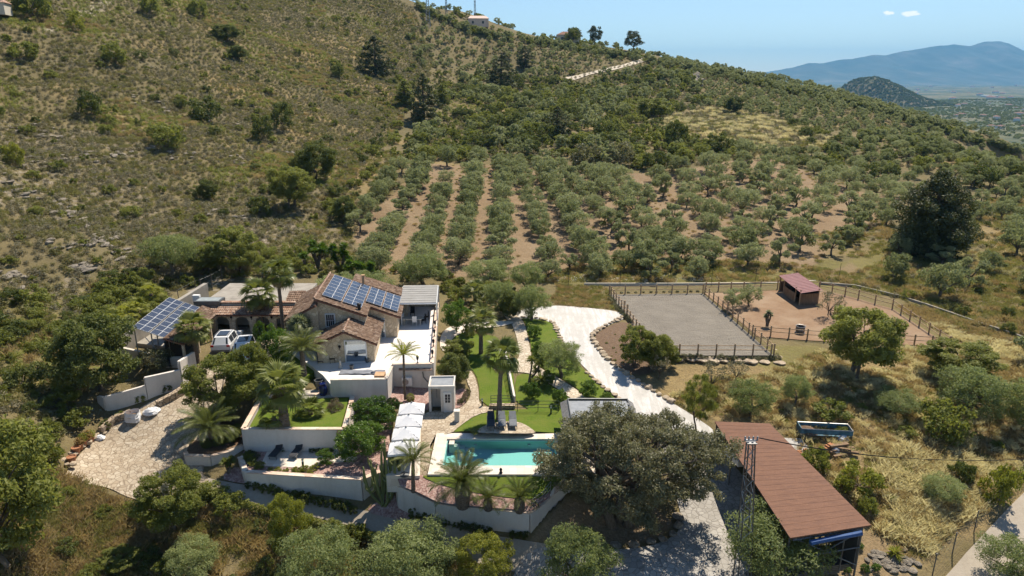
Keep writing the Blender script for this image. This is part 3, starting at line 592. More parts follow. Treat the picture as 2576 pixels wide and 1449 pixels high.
# ---------------------------------------------------------------- walls
def cap(mb, a, b, w, z0, z1, h=.06): mb.wallseg(a, b, w, z0 if not isinstance(z0, tuple) else 0, z1)
def wall(name, label, pts, tops, w=.3, base=None, cope=.0, m=None, cat='wall', copem=None):
    root = thing(name, label, cat, (0, 0, 0)); mb = MB(); cb = MB()
    for i in range(len(pts)-1):
        a, b = pts[i], pts[i+1]; za, zb = tops[i], tops[i+1]
        b0 = base if base is not None else (lambda x, y: h1(x, y)-.5)
        mb.wallseg(a, b, w, b0, (za, zb))
        if cope: 
            vs = MB(); vs.wallseg(a, b, w+.08, 0, (0, 0)); n0 = [list(v) for v in vs.v]
            for q, v in enumerate(n0): v[2] = (za if q in (0, 3, 4, 7) else zb)+(.004 if q < 4 else .07)
            cb.add(n0, vs.f)
    mb.build('wall_body', m or M_WALL, root)
    if cope: cb.build('coping', copem or M_COPE, root)
    return root
b1 = [B1[3], B1[0], B1[1], B1[2], B1[3]]
rwall = wall('retaining_wall', 'white planter wall with tiled coping round the raised lawn', b1, [Z_LAWN]*5, .32, -1.6, .08)
tp = MB(); q = PY(855, 1108, B1[0].y-.18); tp.box((q.x, B1[0].y-.19, -.05), (.38, .06, 2.05)); tp.build('timber_panel', M_TAN, rwall)
sw = [P(604,1150,-.8), P(618,1187,-.8), P(762,1196,-.8), P(910,1205,-.8), P(962,1184,-.75), P(984,1142,-.7)]
wall('retaining_wall', 'long white wall with tile coping below the two sun loungers, beside the drive', sw, [-.8, -.8, -.8, -.8, -.75, -.7], .34, None, .1)
pw = [P(984,1150,-.55), P(1003,1221,-.85), P(1050,1240,-.95), P(1098,1264,-1.1), P(1131,1270,-1.15), P(1240,1280,-1.2), P(1332,1289,-1.2), P(1367,1265,-1.0), P(1392,1236,-.5), P(1428,1206,-.05), P(1470,1178,.1)]
wall('retaining_wall', 'curving white wall with stone coping in front of the pool garden palms', pw, [p.z for p in pw], .34, None, .1)
wall('retaining_wall', 'low white curved planter wall holding the date palm beside the paved yard', [P(466,1138,-.6), P(470,1146,-.6), P(530,1148,-.6), P(575,1136,-.6), P(610,1120,-.6)], [-.6]*5, .26, None, .06)
struct(MB().prism([P(*c, -.7) for c in [(468,1140),(530,1147),(610,1119),(622,1080),(560,1040),(500,1050)]], -2.2, -.7).build('planting_bed', M_SOIL))
PRESS.append(([P(*c, -.7) for c in [(470,1138),(530,1143),(608,1117),(620,1080),(560,1045),(503,1052)]], -1.2))
bw = [W(250,1012), W(269,1031), W(372,1003), W(372.6,1003), W(459,978), W(459.6,978), W(492,924)]
top_ = lambda v, px, py: PY(px, py, v.y).z
wall('boundary_wall', 'stepped white wall above the paved yard, left of the palm trunk', bw, [top_(bw[0],250,996), top_(bw[1],269,998), top_(bw[2],372,969), top_(bw[2],372,949), top_(bw[4],459,930), top_(bw[4],459,909), top_(bw[6],492,885)], .28, None, .0)
wall('stone_kerb_wall', 'low dry stone wall along the upper edge of the paved yard', [W(395,1024), W(440,1004), W(474,984)], [h1(*W(395,1024)[:2])+.55, h1(*W(440,1004)[:2])+.7, h1(*W(474,984)[:2])+.8], .5, None, 0, M_DRYST)
wall('stone_kerb_wall', 'shaded low stone wall beside the white builder bags', [W(255,1092), W(290,1062), W(330,1044)], [h1(*W(255,1092)[:2])+.6, h1(*W(290,1062)[:2])+.6, h1(*W(330,1044)[:2])+.5], .5, None, 0, M_DRYST)
wall('boundary_wall', 'grey wall running up behind the tilted solar array', [P(303,850,3.6), P(415,775,4.0), P(517,712,4.6)], [3.6, 4.0, 4.6], .5, 1.0, 0, M_FLAT)
wl_ = [P(302,868,3.1), P(420,893,2.9), P(455,893,2.9)]
wall('boundary_wall', 'low pale wall under the front edge of the tilted solar array', wl_, [2.9, 2.7, 2.7], .3, None, 0, M_CREAM)
wall('boundary_wall', 'long low wall with pale top behind the riding arena', [P(1470,714,1.7), P(1700,714,1.7), P(1950,712,1.8), P(2060,706,1.9)], [1.82, 1.82, 1.9, 1.98], .18, None, 0, M_CREAM)
pp = [(2060,715),(2150,722),(2260,748),(2330,770),(2430,805),(2520,835),(2600,862)]
wall('boundary_wall', 'grey block wall with pale top on the slope right of the paddock', [W(*c) for c in pp], [h1(*W(*c)[:2])+.32 for c in pp], .2, None, 0, M_FLAT)
# house terrace: slab, walls and parapets
TE = [P(*c, Z_T) for c in [(970,958),(1094,930),(1104,720),(1000,720),(700,745),(720,840),(760,930),(835,958)]]
TE = [(-16.4,56.2),(-11.4,56.5),(-11.4,59.2),(-7.6,59.6),(-8.9,79),(-26,79),(-24,66),(-19.5,60.5),(-17.5,58)]
platform('house_terrace', TE, Z_T, 2.2, M_TERR)
wall('terrace_wall', 'blank white wall below the front patio of the house', [(-16.3,56.1),(-11.35,56.3),(-11.3,59.3)], [2.6, 2.6, 2.6], .24, None, .05, copem=M_TRAV)
tw = wall('terrace_wall', 'white terrace wall with coping along the right side of the house terrace', [(-11.3,59.3),(-7.55,59.45),(-9.05,79)], [2.75, 2.75, 2.75], .3, None, .08, copem=M_COPE)
tb = MB()
for i in range(26): tb.tube([(-10.6+i*.12, 59.2, 2.38),(-10.6+i*.12, 58.95, 2.28)], .055, 6)
tb.build('tile_ledge', M_TILEB, tw)
# ================================================================ THE HOUSE
HO = Vector((-16.0, 61.0, 0)); HA = R(4.5); HX = Vector((math.cos(HA), math.sin(HA), 0)); HY = Vector((-math.sin(HA), math.cos(HA), 0))
def hw(u, v, z): return HO+HX*u+HY*v+Vector((0, 0, z))
def uz_solid(mb, prof, v0, v1, w=hw):           # a (u, z) outline pushed from v0 to v1
    n = len(prof)
    if sum(prof[i][0]*prof[(i+1) % n][1]-prof[(i+1) % n][0]*prof[i][1] for i in range(n)) < 0: prof = prof[::-1]
    mb.add([w(u, v0, z) for u, z in prof]+[w(u, v1, z) for u, z in prof], [tuple(range(n)), tuple(range(2*n-1, n-1, -1))]+[(i, n+i, n+(i+1) % n, (i+1) % n) for i in range(n)])
    return mb
def tiles(a, b, c, d, pitch=.22, amp=.055, row=.42):   # roof tiles: a-b eave, d-c ridge; real corrugation and overlapping courses
    a, b, c, d = (Vector(p) for p in (a, b, c, d)); L = max((b-a).length, (c-d).length); S = max((d-a).length, (c-b).length)
    nu = max(2, int(L/pitch))*4; rows = max(1, int(S/row)); nrm = (b-a).cross(d-a).normalized()
    ts = []
    for r in range(rows): ts += [(r/rows, .045), ((r+1)/rows-.0005, 0)]
    U = np.linspace(0, 1, nu+1); T = np.array([t for t, _ in ts]); O = np.array([o for _, o in ts])
    A, B, C, Dd = (np.array(p) for p in (a, b, c, d))
    e0 = A+(B-A)*U[:, None]; e1 = Dd+(C-Dd)*U[:, None]
    V = e0[None]*(1-T[:, None, None])+e1[None]*T[:, None, None]
    jit = RNG.normal(0, .008, (len(T), nu+1))
    h = O[:, None]+amp*(np.abs(np.cos(np.pi*np.arange(nu+1)/4)))[None]+jit
    V = V+np.array(nrm)*h[..., None]; nv = len(T); ii = np.arange(nv*(nu+1)).reshape(nv, nu+1)
    f = np.stack([ii[:-1, :-1], ii[:-1, 1:], ii[1:, 1:], ii[1:, :-1]], -1).reshape(-1, 4)
    return V.reshape(-1, 3), f
def roof_part(name, quads, parent, m=None, th=.16, fascia=True):
    vs = []; fs = []; k = 0; sl = MB()
    for q in quads:
        v, f = tiles(*q); vs.append(v); fs.append(f+k); k += len(v)
        p = [Vector(x) for x in q]; nr = (p[1]-p[0]).cross(p[3]-p[0]).normalized()
        sl.add([x-nr*.02 for x in p]+[x-nr*th for x in p], [(0, 1, 2, 3), (7, 6, 5, 4), (0, 4, 5, 1), (1, 5, 6, 2), (2, 6, 7, 3), (3, 7, 4, 0)])
    o = link(name, np_mesh(name, np.concatenate(vs), np.concatenate(fs), m or M_TILE), parent)
    sl.build('verge_board', M_FASCIA, o)
    return o
def ridge_caps(parent, a, b, m=None):
    a, b = Vector(a), Vector(b); n = max(2, int((b-a).length/.4)); mb = MB()
    for i in range(n):
        p = a+(b-a)*(i/n); q = a+(b-a)*((i+.95)/n); mb.tube([p, q], [.13, .105], 8)
    mb.build('ridge_tiles', m or M_TILEB, parent)
def window(parent, u, v, z, w, h, bars=0, frame=M_ALU, glass=M_GLASS, t=.09, wf=hw, name='window', rot=None):
    fr = MB(); d = .10
    def bx(u0, u1, z0, z1, v0, v1):
        c = [wf(a, b, zz) for zz in (z0, z1) for a, b in ((u0, v0), (u1, v0), (u1, v1), (u0, v1))]
        fr.add(c, [(3, 2, 1, 0), (4, 5, 6, 7), (0, 1, 5, 4), (1, 2, 6, 5), (2, 3, 7, 6), (3, 0, 4, 7)])
    bx(u-w/2, u+w/2, z, z+t, v-d, v+.02); bx(u-w/2, u+w/2, z+h-t, z+h, v-d, v+.02)
    bx(u-w/2, u-w/2+t, z+t, z+h-t, v-d, v+.02); bx(u+w/2-t, u+w/2, z+t, z+h-t, v-d, v+.02)
    o = fr.build(name, frame, parent)
    g = MB(); g.add([wf(u-w/2+t, v-.03, z+t), wf(u+w/2-t, v-.03, z+t), wf(u+w/2-t, v-.03, z+h-t), wf(u-w/2+t, v-.03, z+h-t)], [(0, 1, 2, 3)]); g.build('pane', glass, o)
    if bars:
        b = MB()
        for i in range(bars):
            x = u-w/2+w*(i+.5)/bars; b.tube([wf(x, v-.16, z), wf(x, v-.16, z+h)], .018, 5)
        for zz in (z+.08, z+h*.5, z+h-.08): b.tube([wf(u-w/2, v-.16, zz), wf(u+w/2, v-.16, zz)], .016, 5)
        b.build('grille', M_ALU, o)
    return o
def lantern(parent, w, h=.4, name='wall_lantern'):
    b = MB(); b.tube([w, w+Vector((0, 0, h*.35))], .025, 6); b.lathe([(.03, h*.35), (.09, h*.42), (.12, h*.8), (.14, h*.82), (.03, h)], w, 6); return b.build(name, M_BLACK, parent)
house = thing('stone_house', 'stone house with brown tiled roofs, arcade and roof solar panels', 'house', HO)
def hp(o): o.parent = house; o.matrix_parent_inverse = Matrix.Translation(-HO); return o
class _H:  # parts are modelled in metres of the place, then hung on the house
    pass
hroot = bpy.data.objects.new('tmp', None)
def sub(mb, name, m, smooth=False): return hp(mb.build(name, m, None, smooth=smooth))
# front wing
w1 = MB(); uz_solid(w1, [(-2.7, 1.6), (2.7, 1.6), (2.7, 4.28), (0, 5.42), (-2.7, 4.28)], 0, 8)
uz_solid(w1, [(-3.05, 1.6), (1.5, 1.6), (1.5, 5.72), (-3.05, 7.48)], 3.7, 6.4)
uz_solid(w1, [(-3.03, 1.6), (4.35, 1.6), (4.35, 4.62), (-3.03, 7.46)], 6.4, 12.2)
uz_solid(w1, [(-5.9, 1.6), (-3.05, 1.6), (-3.05, 7.0), (-5.9, 5.62)], 3.2, 11.5)
sub(w1, 'wall', M_STONE)
ov = .42
r1 = roof_part('roof', [(hw(3.1, -ov, 4.12), hw(3.1, 7.6, 4.12), hw(0, 7.6, 5.5), hw(0, -ov, 5.5)), (hw(-3.1, 7.6, 4.12), hw(-3.1, -ov, 4.12), hw(0, -ov, 5.5), hw(0, 7.6, 5.5))], None); hp(r1)
ridge_caps(r1, hw(0, -ov, 5.6), hw(0, 3.6, 5.6))
sl = .385
zr = lambda u: 7.68-sl*(u+3.3)
r2 = roof_part('roof', [(hw(1.75, 3.25, zr(1.75)), hw(1.75, 6.2, zr(1.75)), hw(-3.3, 6.2, zr(-3.3)), hw(-3.3, 3.25, zr(-3.3))), (hw(4.85, 6.0, zr(4.85)-.02), hw(4.85, 12.6, zr(4.85)-.02), hw(-3.3, 12.6, zr(-3.3)-.02), hw(-3.3, 6.2, zr(-3.3)-.02))], None); hp(r2)
ridge_caps(r2, hw(-3.3, 3.25, 7.76), hw(-3.3, 12.6, 7.76))
zl = lambda u: 7.15+.5*(u+3.1)
r3 = roof_part('roof', [(hw(-6.3, 12, zl(-6.3)), hw(-6.3, 2.8, zl(-6.3)), hw(-3.12, 2.8, zl(-3.12)), hw(-3.12, 12, zl(-3.12)))], None); hp(r3)
wb = MB(); uz_solid(wb, [(0, 1.6), (5, 1.6), (5, 4.3), (0, 6.2)], 12.6, 15.2); sub(wb, 'wall', M_STONE)
r4 = roof_part('roof', [(hw(5.0, 12.65, 4.6), hw(5.0, 15.4, 4.6), hw(-1, 15.4, 6.75), hw(-1, 12.65, 6.75))], None); hp(r4)
# openings
window(house, .95, -.02, 2.2, 2.1, 2.3, glass=M_MIRROR, t=.1, name='glass_door')
window(house, 2.65, 6.38, 2.2, .95, 2.15, glass=M_MIRROR, t=.09, name='glass_door')
window(house, -1.95, 3.68, 4.55, 1.0, 1.45, 5)
window(house, -4.35, 3.18, 2.9, .75, .75, 4); window(house, -3.55, 3.18, 2.9, .6, .75, 3)
for o in list(house.children):
    if o.parent is house and o.matrix_parent_inverse == Matrix.Identity(4): o.matrix_parent_inverse = Matrix.Translation(-HO)
hp(lantern(None, hw(-.55, -.15, 3.55), .5))
fl = MB(); fl.tube([hw(.9, 4.2, zr(.9)), hw(.9, 4.2, zr(.9)+.55)], .15, 10); fl.lathe([(.2, .5), (.22, .72), (.05, .78)], hw(.9, 4.2, zr(.9)), 10); sub(fl, 'flue', M_BLACK)
ch = MB(); ch.box(hw(.3, 12.4, 6.9), (.28, .28, 1.0), HA); ch.box(hw(.3, 12.4, 7.43), (.38, .38, .07), HA); sub(ch, 'chimney', M_TAN)
# arcade wing on the left: an outline with four arched openings
AX0, AX1, AYF, AYB = -34.0, -23.6, 69.4, 79.0
def ax(px): return float(PY(px, 815, AYF).x)
prof = [(AX0, 1.7)]
for l, r_ in ((543, 577), (593, 627), (644, 678), (694, 720)):
    x0, x1 = ax(l), ax(r_); c = (x0+x1)/2; rr = (x1-x0)/2; zs = 3.35
    prof += [(x0, 1.7)]+[(c-rr*math.cos(t), zs+rr*.75*math.sin(t)) for t in np.linspace(0, math.pi, 9)]+[(x1, 1.7)]
prof += [(AX1, 1.7), (AX1, 4.35), (AX0, 4.35)]
gw = lambda u, v, z: Vector((u, v, z))
aw = MB(); uz_solid(aw, prof, AYF, AYF+.4, gw); sub(aw, 'arcade_wall', M_STONE)
ab = MB(); ab.prism([(AX0, AYF+2.6), (AX1, AYF+2.6), (AX1, AYB), (AX0, AYB)], 1.7, 4.55)
ab.prism([(AX0, AYF+.45), (AX0+.4, AYF+.45), (AX0+.4, AYF+2.6), (AX0, AYF+2.6)], 1.7, 4.4); sub(ab, 'rear_wall', M_CREAM)
frf = MB(); frf.prism([(AX0-.2, AYF+1.6), (AX1, AYF+1.6), (AX1, AYB+.2), (AX0-.2, AYB+.2)], 4.56, 4.75); sub(frf, 'flat_roof', M_FLAT)
pr = MB(); pr.prism([(AX0-.1, AYF+1.2), (AX1, AYF+1.2), (AX1, AYF+1.55), (AX0-.1, AYF+1.55)], 4.5, 5.12); pv = sub(pr, 'parapet', M_CREAM)
ra = roof_part('tile_canopy', [(Vector((AX0+1, AYF-.55, 4.28)), Vector((AX1+.6, AYF-.55, 4.28)), Vector((AX1+.6, AYF+1.1, 4.8)), Vector((AX0+1, AYF+1.1, 4.8)))], None, M_TILEB); hp(ra)
rb = roof_part('parapet_tiles', [(Vector((AX0-.1, AYF+1.1, 5.1)), Vector((AX1, AYF+1.1, 5.1)), Vector((AX1, AYF+1.65, 5.16)), Vector((AX0-.1, AYF+1.65, 5.16)))], None, M_TILEB, .06); hp(rb)
rc = roof_part('porch_roof', [(Vector((-31.3, 60.6, 4.25)), Vector((-31.7, 70.6, 4.3)), Vector((-33.6, 70.6, 4.95)), Vector((-33.2, 60.6, 4.85)))], None); hp(rc)
pc = MB(); pc.box((-33.2, 65.7, 3.1), (.25, 9.6, 2.6)); sub(pc, 'porch_shade_wall', M_DARK)  # near-black colour on this wall stands in for shade under the porch roof
for yy in (61.0, 64.0, 67.0): pq = MB(); pq.box((-31.6, yy, 3.0), (.22, .22, 2.4)); sub(pq, 'post', M_STONE)
for px in (535, 584.5, 635, 686): hp(lantern(None, Vector((ax(px), AYF-.12, 3.6)), .4))
for px in (610, 661):
    gmb = MB(); x0 = ax(px)
    for k in range(6): gmb.tube([(x0-.5+k*.2, AYF+2.5, 3.0), (x0-.5+k*.2, AYF+2.5, 4.1)], .02, 5)
    sub(gmb, 'grille', M_ALU)
gb = MB(); 
for k in range(8): gb.tube([(ax(698)+k*.17, AYF+.2, 2), (ax(698)+k*.17, AYF+.2, 4.0)], .025, 5)
sub(gb, 'gate', M_BLACK)
# a low tiled link roof between arcade and house
rl = roof_part('roof', [(hw(-8.2, 11.5, 4.9), hw(-6.4, 11.5, 4.9), hw(-6.4, 13.6, 5.4), hw(-8.2, 13.6, 5.4))], None, M_TILE); hp(rl)
# pergola room at the back of the terrace
PG = thing('pergola', 'covered dining pergola with grey slatted roof at the back of the white terrace', 'pergola', (-10.6, 71.5, Z_T))
def gp(o, root): o.parent = root; o.matrix_parent_inverse = Matrix.Translation(-root.location); return o
pts = [Vector((-12.3, 71.2, 4.85)), Vector((-8.35, 71.4, 4.85)), Vector((-8.85, 77.8, 4.95)), Vector((-12.9, 77.6, 4.95))]
s_ = MB()
for i in range(8):
    t0, t1 = i/8, (i+.985)/8; a = pts[0].lerp(pts[3], t0); b = pts[1].lerp(pts[2], t0); c = pts[1].lerp(pts[2], t1); d = pts[0].lerp(pts[3], t1)
    s_.add([a+Vector((0, 0, .025)), b+Vector((0, 0, .025)), c, d, a, b, c-Vector((0, 0, .05)), d-Vector((0, 0, .05))], [(0, 1, 2, 3), (7, 6, 5, 4), (0, 4, 5, 1), (1, 5, 6, 2), (2, 6, 7, 3), (3, 7, 4, 0)])
gp(s_.build('slat_roof', M_ASB), PG)
f_ = MB()
for a, b in ((0, 1), (1, 2), (2, 3), (3, 0)): f_.tube([pts[a]-Vector((0, 0, .1)), pts[b]-Vector((0, 0, .1))], .09, 4)
gp(f_.build('roof_frame', M_ALU), PG)
for p in (pts[0], pts[1], pts[2], pts[3]):
    k = MB(); k.box((p.x*.995, p.y+.05, (Z_T+4.75)/2), (.14, .14, 4.7-Z_T)); gp(k.build('post', M_ALU), PG)
k = MB(); k.box((-10.8, 77.9, 3.5), (4.2, .2, 2.7)); k.box((-12.95, 74.6, 3.5), (.15, 6, 2.6)); gp(k.build('back_wall', M_STONE), PG)
# terrace lanterns on the parapet
tl = None
for i, (y, lb) in enumerate(((60.8, 'nearest'), (63.6, 'second'), (66.4, 'third'), (69.0, 'fourth'))):
    x = -7.55-(y-59.45)*.0767
    o = MB(); o.lathe([(.11, 0), (.05, .06), (.035, .3), (.10, .36), (.13, .62), (.15, .64), (.03, .8)], (0, 0, 0), 8)
    o = o.build('lantern', M_BLACK, None, Vector((x, y, 2.83))); tag(o, f'black lantern on the right terrace parapet, {lb} from the front', 'lantern', 'lanterns on the terrace parapet')
o = MB(); o.lathe([(.11, 0), (.05, .06), (.035, .3), (.10, .36), (.13, .62), (.15, .64), (.03, .8)], (0, 0, 0), 8)
tag(o.build('lantern', M_BLACK, None, Vector((-8.9, 59.4, 2.83))), 'black lantern on the front terrace parapet above the air conditioner', 'lantern', 'lanterns on the terrace parapet')
# ---------------------------------------------------------------- solar arrays
def pv_panel_mesh(w, h):
    a = MB(); a.box((0, 0, 0), (w, h, .03)); f = MB(); t = .02
    for c, d in (((0, -h/2+t/2, .0), (w, t, .06)), ((0, h/2-t/2, 0), (w, t, .06)), ((-w/2+t/2, 0, 0), (t, h-2*t, .06)), ((w/2-t/2, 0, 0), (t, h-2*t, .06))): f.box(c, d)
    return a.mesh('cells', M_PV), f.mesh('panel_frame', M_ALU)
def pv_array(name, label, o, ex, ey, cols, rows, root=None, gap_after=(), group=None):
    """o corner, ex along the columns, ey along the rows (world vectors that span the array)"""
    root = thing(name, label, 'solar panels', o, 0, group); X = ex.normalized(); Y = (ey-X*ey.dot(X)).normalized(); Z = X.cross(Y)
    ng = len(gap_after)*.14; w = (ex.length-ng)/cols; h = ey.length/rows; cm, fm = pv_panel_mesh(w*.985, h*.985); M = Matrix((X, Y, Z)).transposed().to_4x4()
    off = 0
    for i in range(cols):
        for j in range(rows):
            p = link('panel', cm, root); p.matrix_local = Matrix.Translation(X*(off+w*.5)+ey.normalized()*(h*(j+.5)))@M
            link('panel_frame', fm, p)
        off += w+(.14 if i in gap_after else 0)
    return root
def roofp(u, v): return hw(u, v, zr(u)+.2)
a = roofp(-2.75, 4.6); pv_array('solar_array', 'large blue solar array of two blocks on the high brown roof slope', a, roofp(1.05, 4.6)-a, roofp(-2.75, 12.0)-a, 4, 7, gap_after=(1,))
a = roofp(1.2, 6.9); pv_array('solar_array', 'smaller blue solar array on the lower right end of the roof slope', a, roofp(4.45, 6.9)-a, roofp(1.2, 12.0)-a, 4, 5, gap_after=(1,))
q1 = P(418, 851, 4.7); q2 = P(508, 775, 5.0); q0 = PY(332, 823, q1.y); q3 = PY(425, 748, q2.y)
arr = pv_array('solar_array', 'tilted freestanding solar array at the left end of the house', q0, q1-q0, q3-q0, 4, 8, gap_after=(1,))
lg = MB()
for p in (q0, q1, q0.lerp(q1, .5), q0.lerp(q3, .5), q1.lerp(q2, .5), q2, q3): lg.tube([(p.x, p.y+.3, 1.6), (p.x, p.y+.3, p.z-.1)], .06, 6)
lg.tube([(q0.x+1, q0.y+.2, 4.7), (q1.x-.5, q1.y+.4, 2.2)], .04, 5)
lo = lg.build('support_frame', M_STEEL); gp(lo, arr)
ug = MB(); ug.prism([P(330, 868, 2), P(430, 880, 2), (-33.4, 70.5, 0), (-38.5, 70.5, 0)], 1.7, 2.3); struct(ug.build('shed_floor', M_FLAT))
sk = MB(); c0 = P(497, 770, 4.75); sk.box((c0.x+1.1, c0.y+.6, 5.05), (2.8, 1.6, .55)); sko = sk.build('skylight', M_DKSTEEL); tag(sko, 'low box skylight on the flat roof beside the solar array', 'skylight')
g_ = MB(); g_.box((c0.x+1.1, c0.y+.6, 5.345), (2.4, 1.2, .03)); g_.build('pane', M_SKY, sko)
ac = MB(); ac.box((c0.x-.7, c0.y+1.5, 5.15), (.75, .4, .8)); tag(ac.build('roof_unit', M_PLAST), 'white ventilation box standing on the flat roof', 'vent')
# ================================================================ THINGS
# ---------------------------------------------------------------- post and rail fences
POSTM = None
def rail_fence(name, label, pts, zf, n, gate=None, group='post and rail fences', h=1.2):
    """pts: corner points; n: posts per side"""
    global POSTM
    if POSTM is None:
        b = MB(); b.lathe([(.085, -.3), (.085, 1.22), (.07, 1.28), (.0, 1.3)], (0, 0, 0), 8); POSTM = b.mesh('post', M_WOOD)
    root = thing(name, label, 'fence', pts[0], 0, group); o = Vector(root.location)
    seen = []
    for i in range(len(pts)-1):
        a, b = Vector(pts[i]), Vector(pts[i+1]); k = n[i]
        for j in range(k+1):
            p = a.lerp(b, j/k); p.z = zf(p.x, p.y)
            if seen and (seen[-1]-p).length < .3: continue
            seen.append(p)
            s = link('post', POSTM, root, p-o)
            if gate and (i, j) in gate: s.scale = (1.4, 1.4, 1.3)
    for i in range(len(seen)-1):
        r = MB()
        for zz in (.62, 1.08): r.tube([seen[i]+Vector((0, 0, zz))-o, seen[i+1]+Vector((0, 0, zz))-o], .043, 7)
        r.build('rail', M_WOOD, root)
    return root
z15 = lambda x, y: 1.5
rail_fence('rail_fence', 'wooden post and rail fence along the far side of the grey sand arena', [AR[0], AR[1]], z15, [6])
rail_fence('rail_fence', 'wooden rail fence with a gate between the white drive and the arena', [AR[0]+Vector((.15, -.6, 0)), P(1600, 830, 1.5), AR[3]], z15, [9, 6], gate={(0, 5), (0, 6)})
rail_fence('rail_fence', 'wooden rail fence separating the grey arena from the brown paddock', [AR[1]+Vector((.1, -.5, 0)), AR[2]], z15, [13], gate={(0, 5), (0, 6)})
rail_fence('rail_fence', 'wooden rail fence along the near edge of the arena above stone slabs', [AR[2]+Vector((-.3, -.05, 0)), AR[3]+Vector((.5, -.05, 0))], z15, [6])
gz = lambda x, y: h1(x, y)
rail_fence('rail_fence', 'wooden rail fence round the back and right side of the brown paddock', [P(1775, 733, 1.5), P(1870, 733, 1.5), P(1955, 730, 1.5), P(2060, 735, 1.5), P(2158, 757, 1.5), P(2244, 779, 1.5), P(2390, 867, 1.5)], gz, [3, 2, 3, 3, 2, 6])
rail_fence('rail_fence', 'wooden rail fence along the near side of the brown paddock', [P(1892, 846, 1.5), P(2030, 854, 1.5), P(2300, 864, 1.5), P(2388, 867, 1.5)], gz, [3, 6, 2])
# thin green mesh fence posts behind the arena
wf_ = thing('wire_fence', 'tall thin wire fence on steel posts in front of the olive grove', 'fence', P(1130, 700, 2), 0)
wo = Vector(wf_.location); wps = [P(x, y, 2.0) for x, y in ((1130,700),(1280,706),(1430,710),(1560,712),(1680,712),(1790,712),(1900,711),(2000,709),(2110,704))]
ppm = MB(); ppm.tube([(0, 0, -.3), (0, 0, 2.3)], .03, 5); ppm = ppm.mesh('post', M_GREEN)
for p in wps: p.z = h1(p.x, p.y); link('post', ppm, wf_, p-wo)
wr = MB()
for zz in (.3, 1.2, 2.2): wr.tube([p+Vector((0, 0, zz))-wo for p in wps], .006, 4)
wr.build('wire', M_GREEN, wf_)
# hill side fence of steel posts left of the house
for nm, lb, pts, ht in (('wire_fence', 'wire fence on rusty posts behind the flat roof, left of the house', [(495,745),(508,742),(535,730),(560,715),(452,770),(425,800)], 2.2),):
    ps = [W(*c) for c in pts]; ps.sort(key=lambda v: v.y); r = thing(nm, lb, 'fence', ps[0]); o0 = Vector(ps[0])
    q = MB(); q.tube([(0, 0, -.3), (0, 0, ht)], .045, 6); q = q.mesh('post', M_BARK)
    for p in ps: link('post', q, r, p-o0)
    q = MB()
    for zz in (.5, 1.2, 2.0): q.tube([p+Vector((0, 0, zz))-o0 for p in ps], .006, 4)
    q.build('wire', M_STEEL, r)
ps = [W(*c) for c in [(2345,1449),(2395,1395),(2450,1338),(2510,1275),(2565,1215),(2610,1165)]]; r = thing('wire_fence', 'wire mesh fence on dark posts between the dry field and the lane', 'fence', ps[0]); o0 = Vector(ps[0])
q = MB(); q.tube([(0, 0, -.3), (0, 0, 1.8)], .04, 6); q = q.mesh('post', M_DKSTEEL)
for p in ps: link('post', q, r, p-o0)
q = MB()
for zz in (.3, .7, 1.1, 1.5, 1.75): q.tube([p+Vector((0, 0, zz))-o0 for p in ps], .005, 4)
q.build('wire', M_DKSTEEL, r)
# ---------------------------------------------------------------- stable shelter
S = [P(1962, 742, 1.5), P(2052, 771, 1.5)]
stb = thing('stable', 'wooden field shelter with maroon corrugated roof in the brown paddock', 'stable', S[0]); so = Vector(S[0])
A, B = P(1970, 742, 1.5), P(2010, 770, 1.5); C = P(2056, 766, 1.5); Dq = A+(C-B)
def sw_(a, b, z0, z1, name='plank_wall', m=M_PLANK, w=.08):
    k = MB(); k.wallseg(a-so, b-so, w, z0-so.z, z1-so.z); return k.build(name, m, stb)
sw_(A, A.lerp(B, .72), 1.5, 2.75); sw_(A.lerp(B, .98), C, 1.5, 3.0); sw_(C, Dq, 1.5, 3.3); sw_(Dq, A, 1.5, 3.4)
sw_(A.lerp(Dq, .5), A.lerp(Dq, .5)+(B-A)*.97, 1.5, 3.3, 'partition', M_DARK)
for p in (A, A.lerp(B, .72), B, C, Dq, A+(A-B)*.28): k = MB(); k.box((p.x-so.x, p.y-so.y, 1.05), (.12, .12, 2.1)); k.build('post', M_WOOD, stb)
sw_(A+(A-B)*.28, Dq+(A-B)*.28, 1.5, 3.0)
RQ = [A+(A-B)*.34+Vector((-.2, -.15, 2.2)), B+(B-A)*.08+Vector((-.2, -.3, 1.85)), C+(B-A)*.08+Vector((.35, .1, 1.95)), Dq+(A-B)*.34+Vector((.2, .2, 2.3))]
RQ = [q-so for q in RQ]; rv = MB(); nseg = 84
for i in range(nseg+1):
    t = i/nseg; e = .05*(1 if (i % 6) in (0, 1) else 0); a = RQ[0].lerp(RQ[1], t)+Vector((0, 0, e)); b = RQ[3].lerp(RQ[2], t)+Vector((0, 0, e)); rv.v += [tuple(a), tuple(b)]
for i in range(nseg): rv.f.append((2*i, 2*i+2, 2*i+3, 2*i+1)); rv.m.append(0)
rv.build('roof', M_PAN, stb)
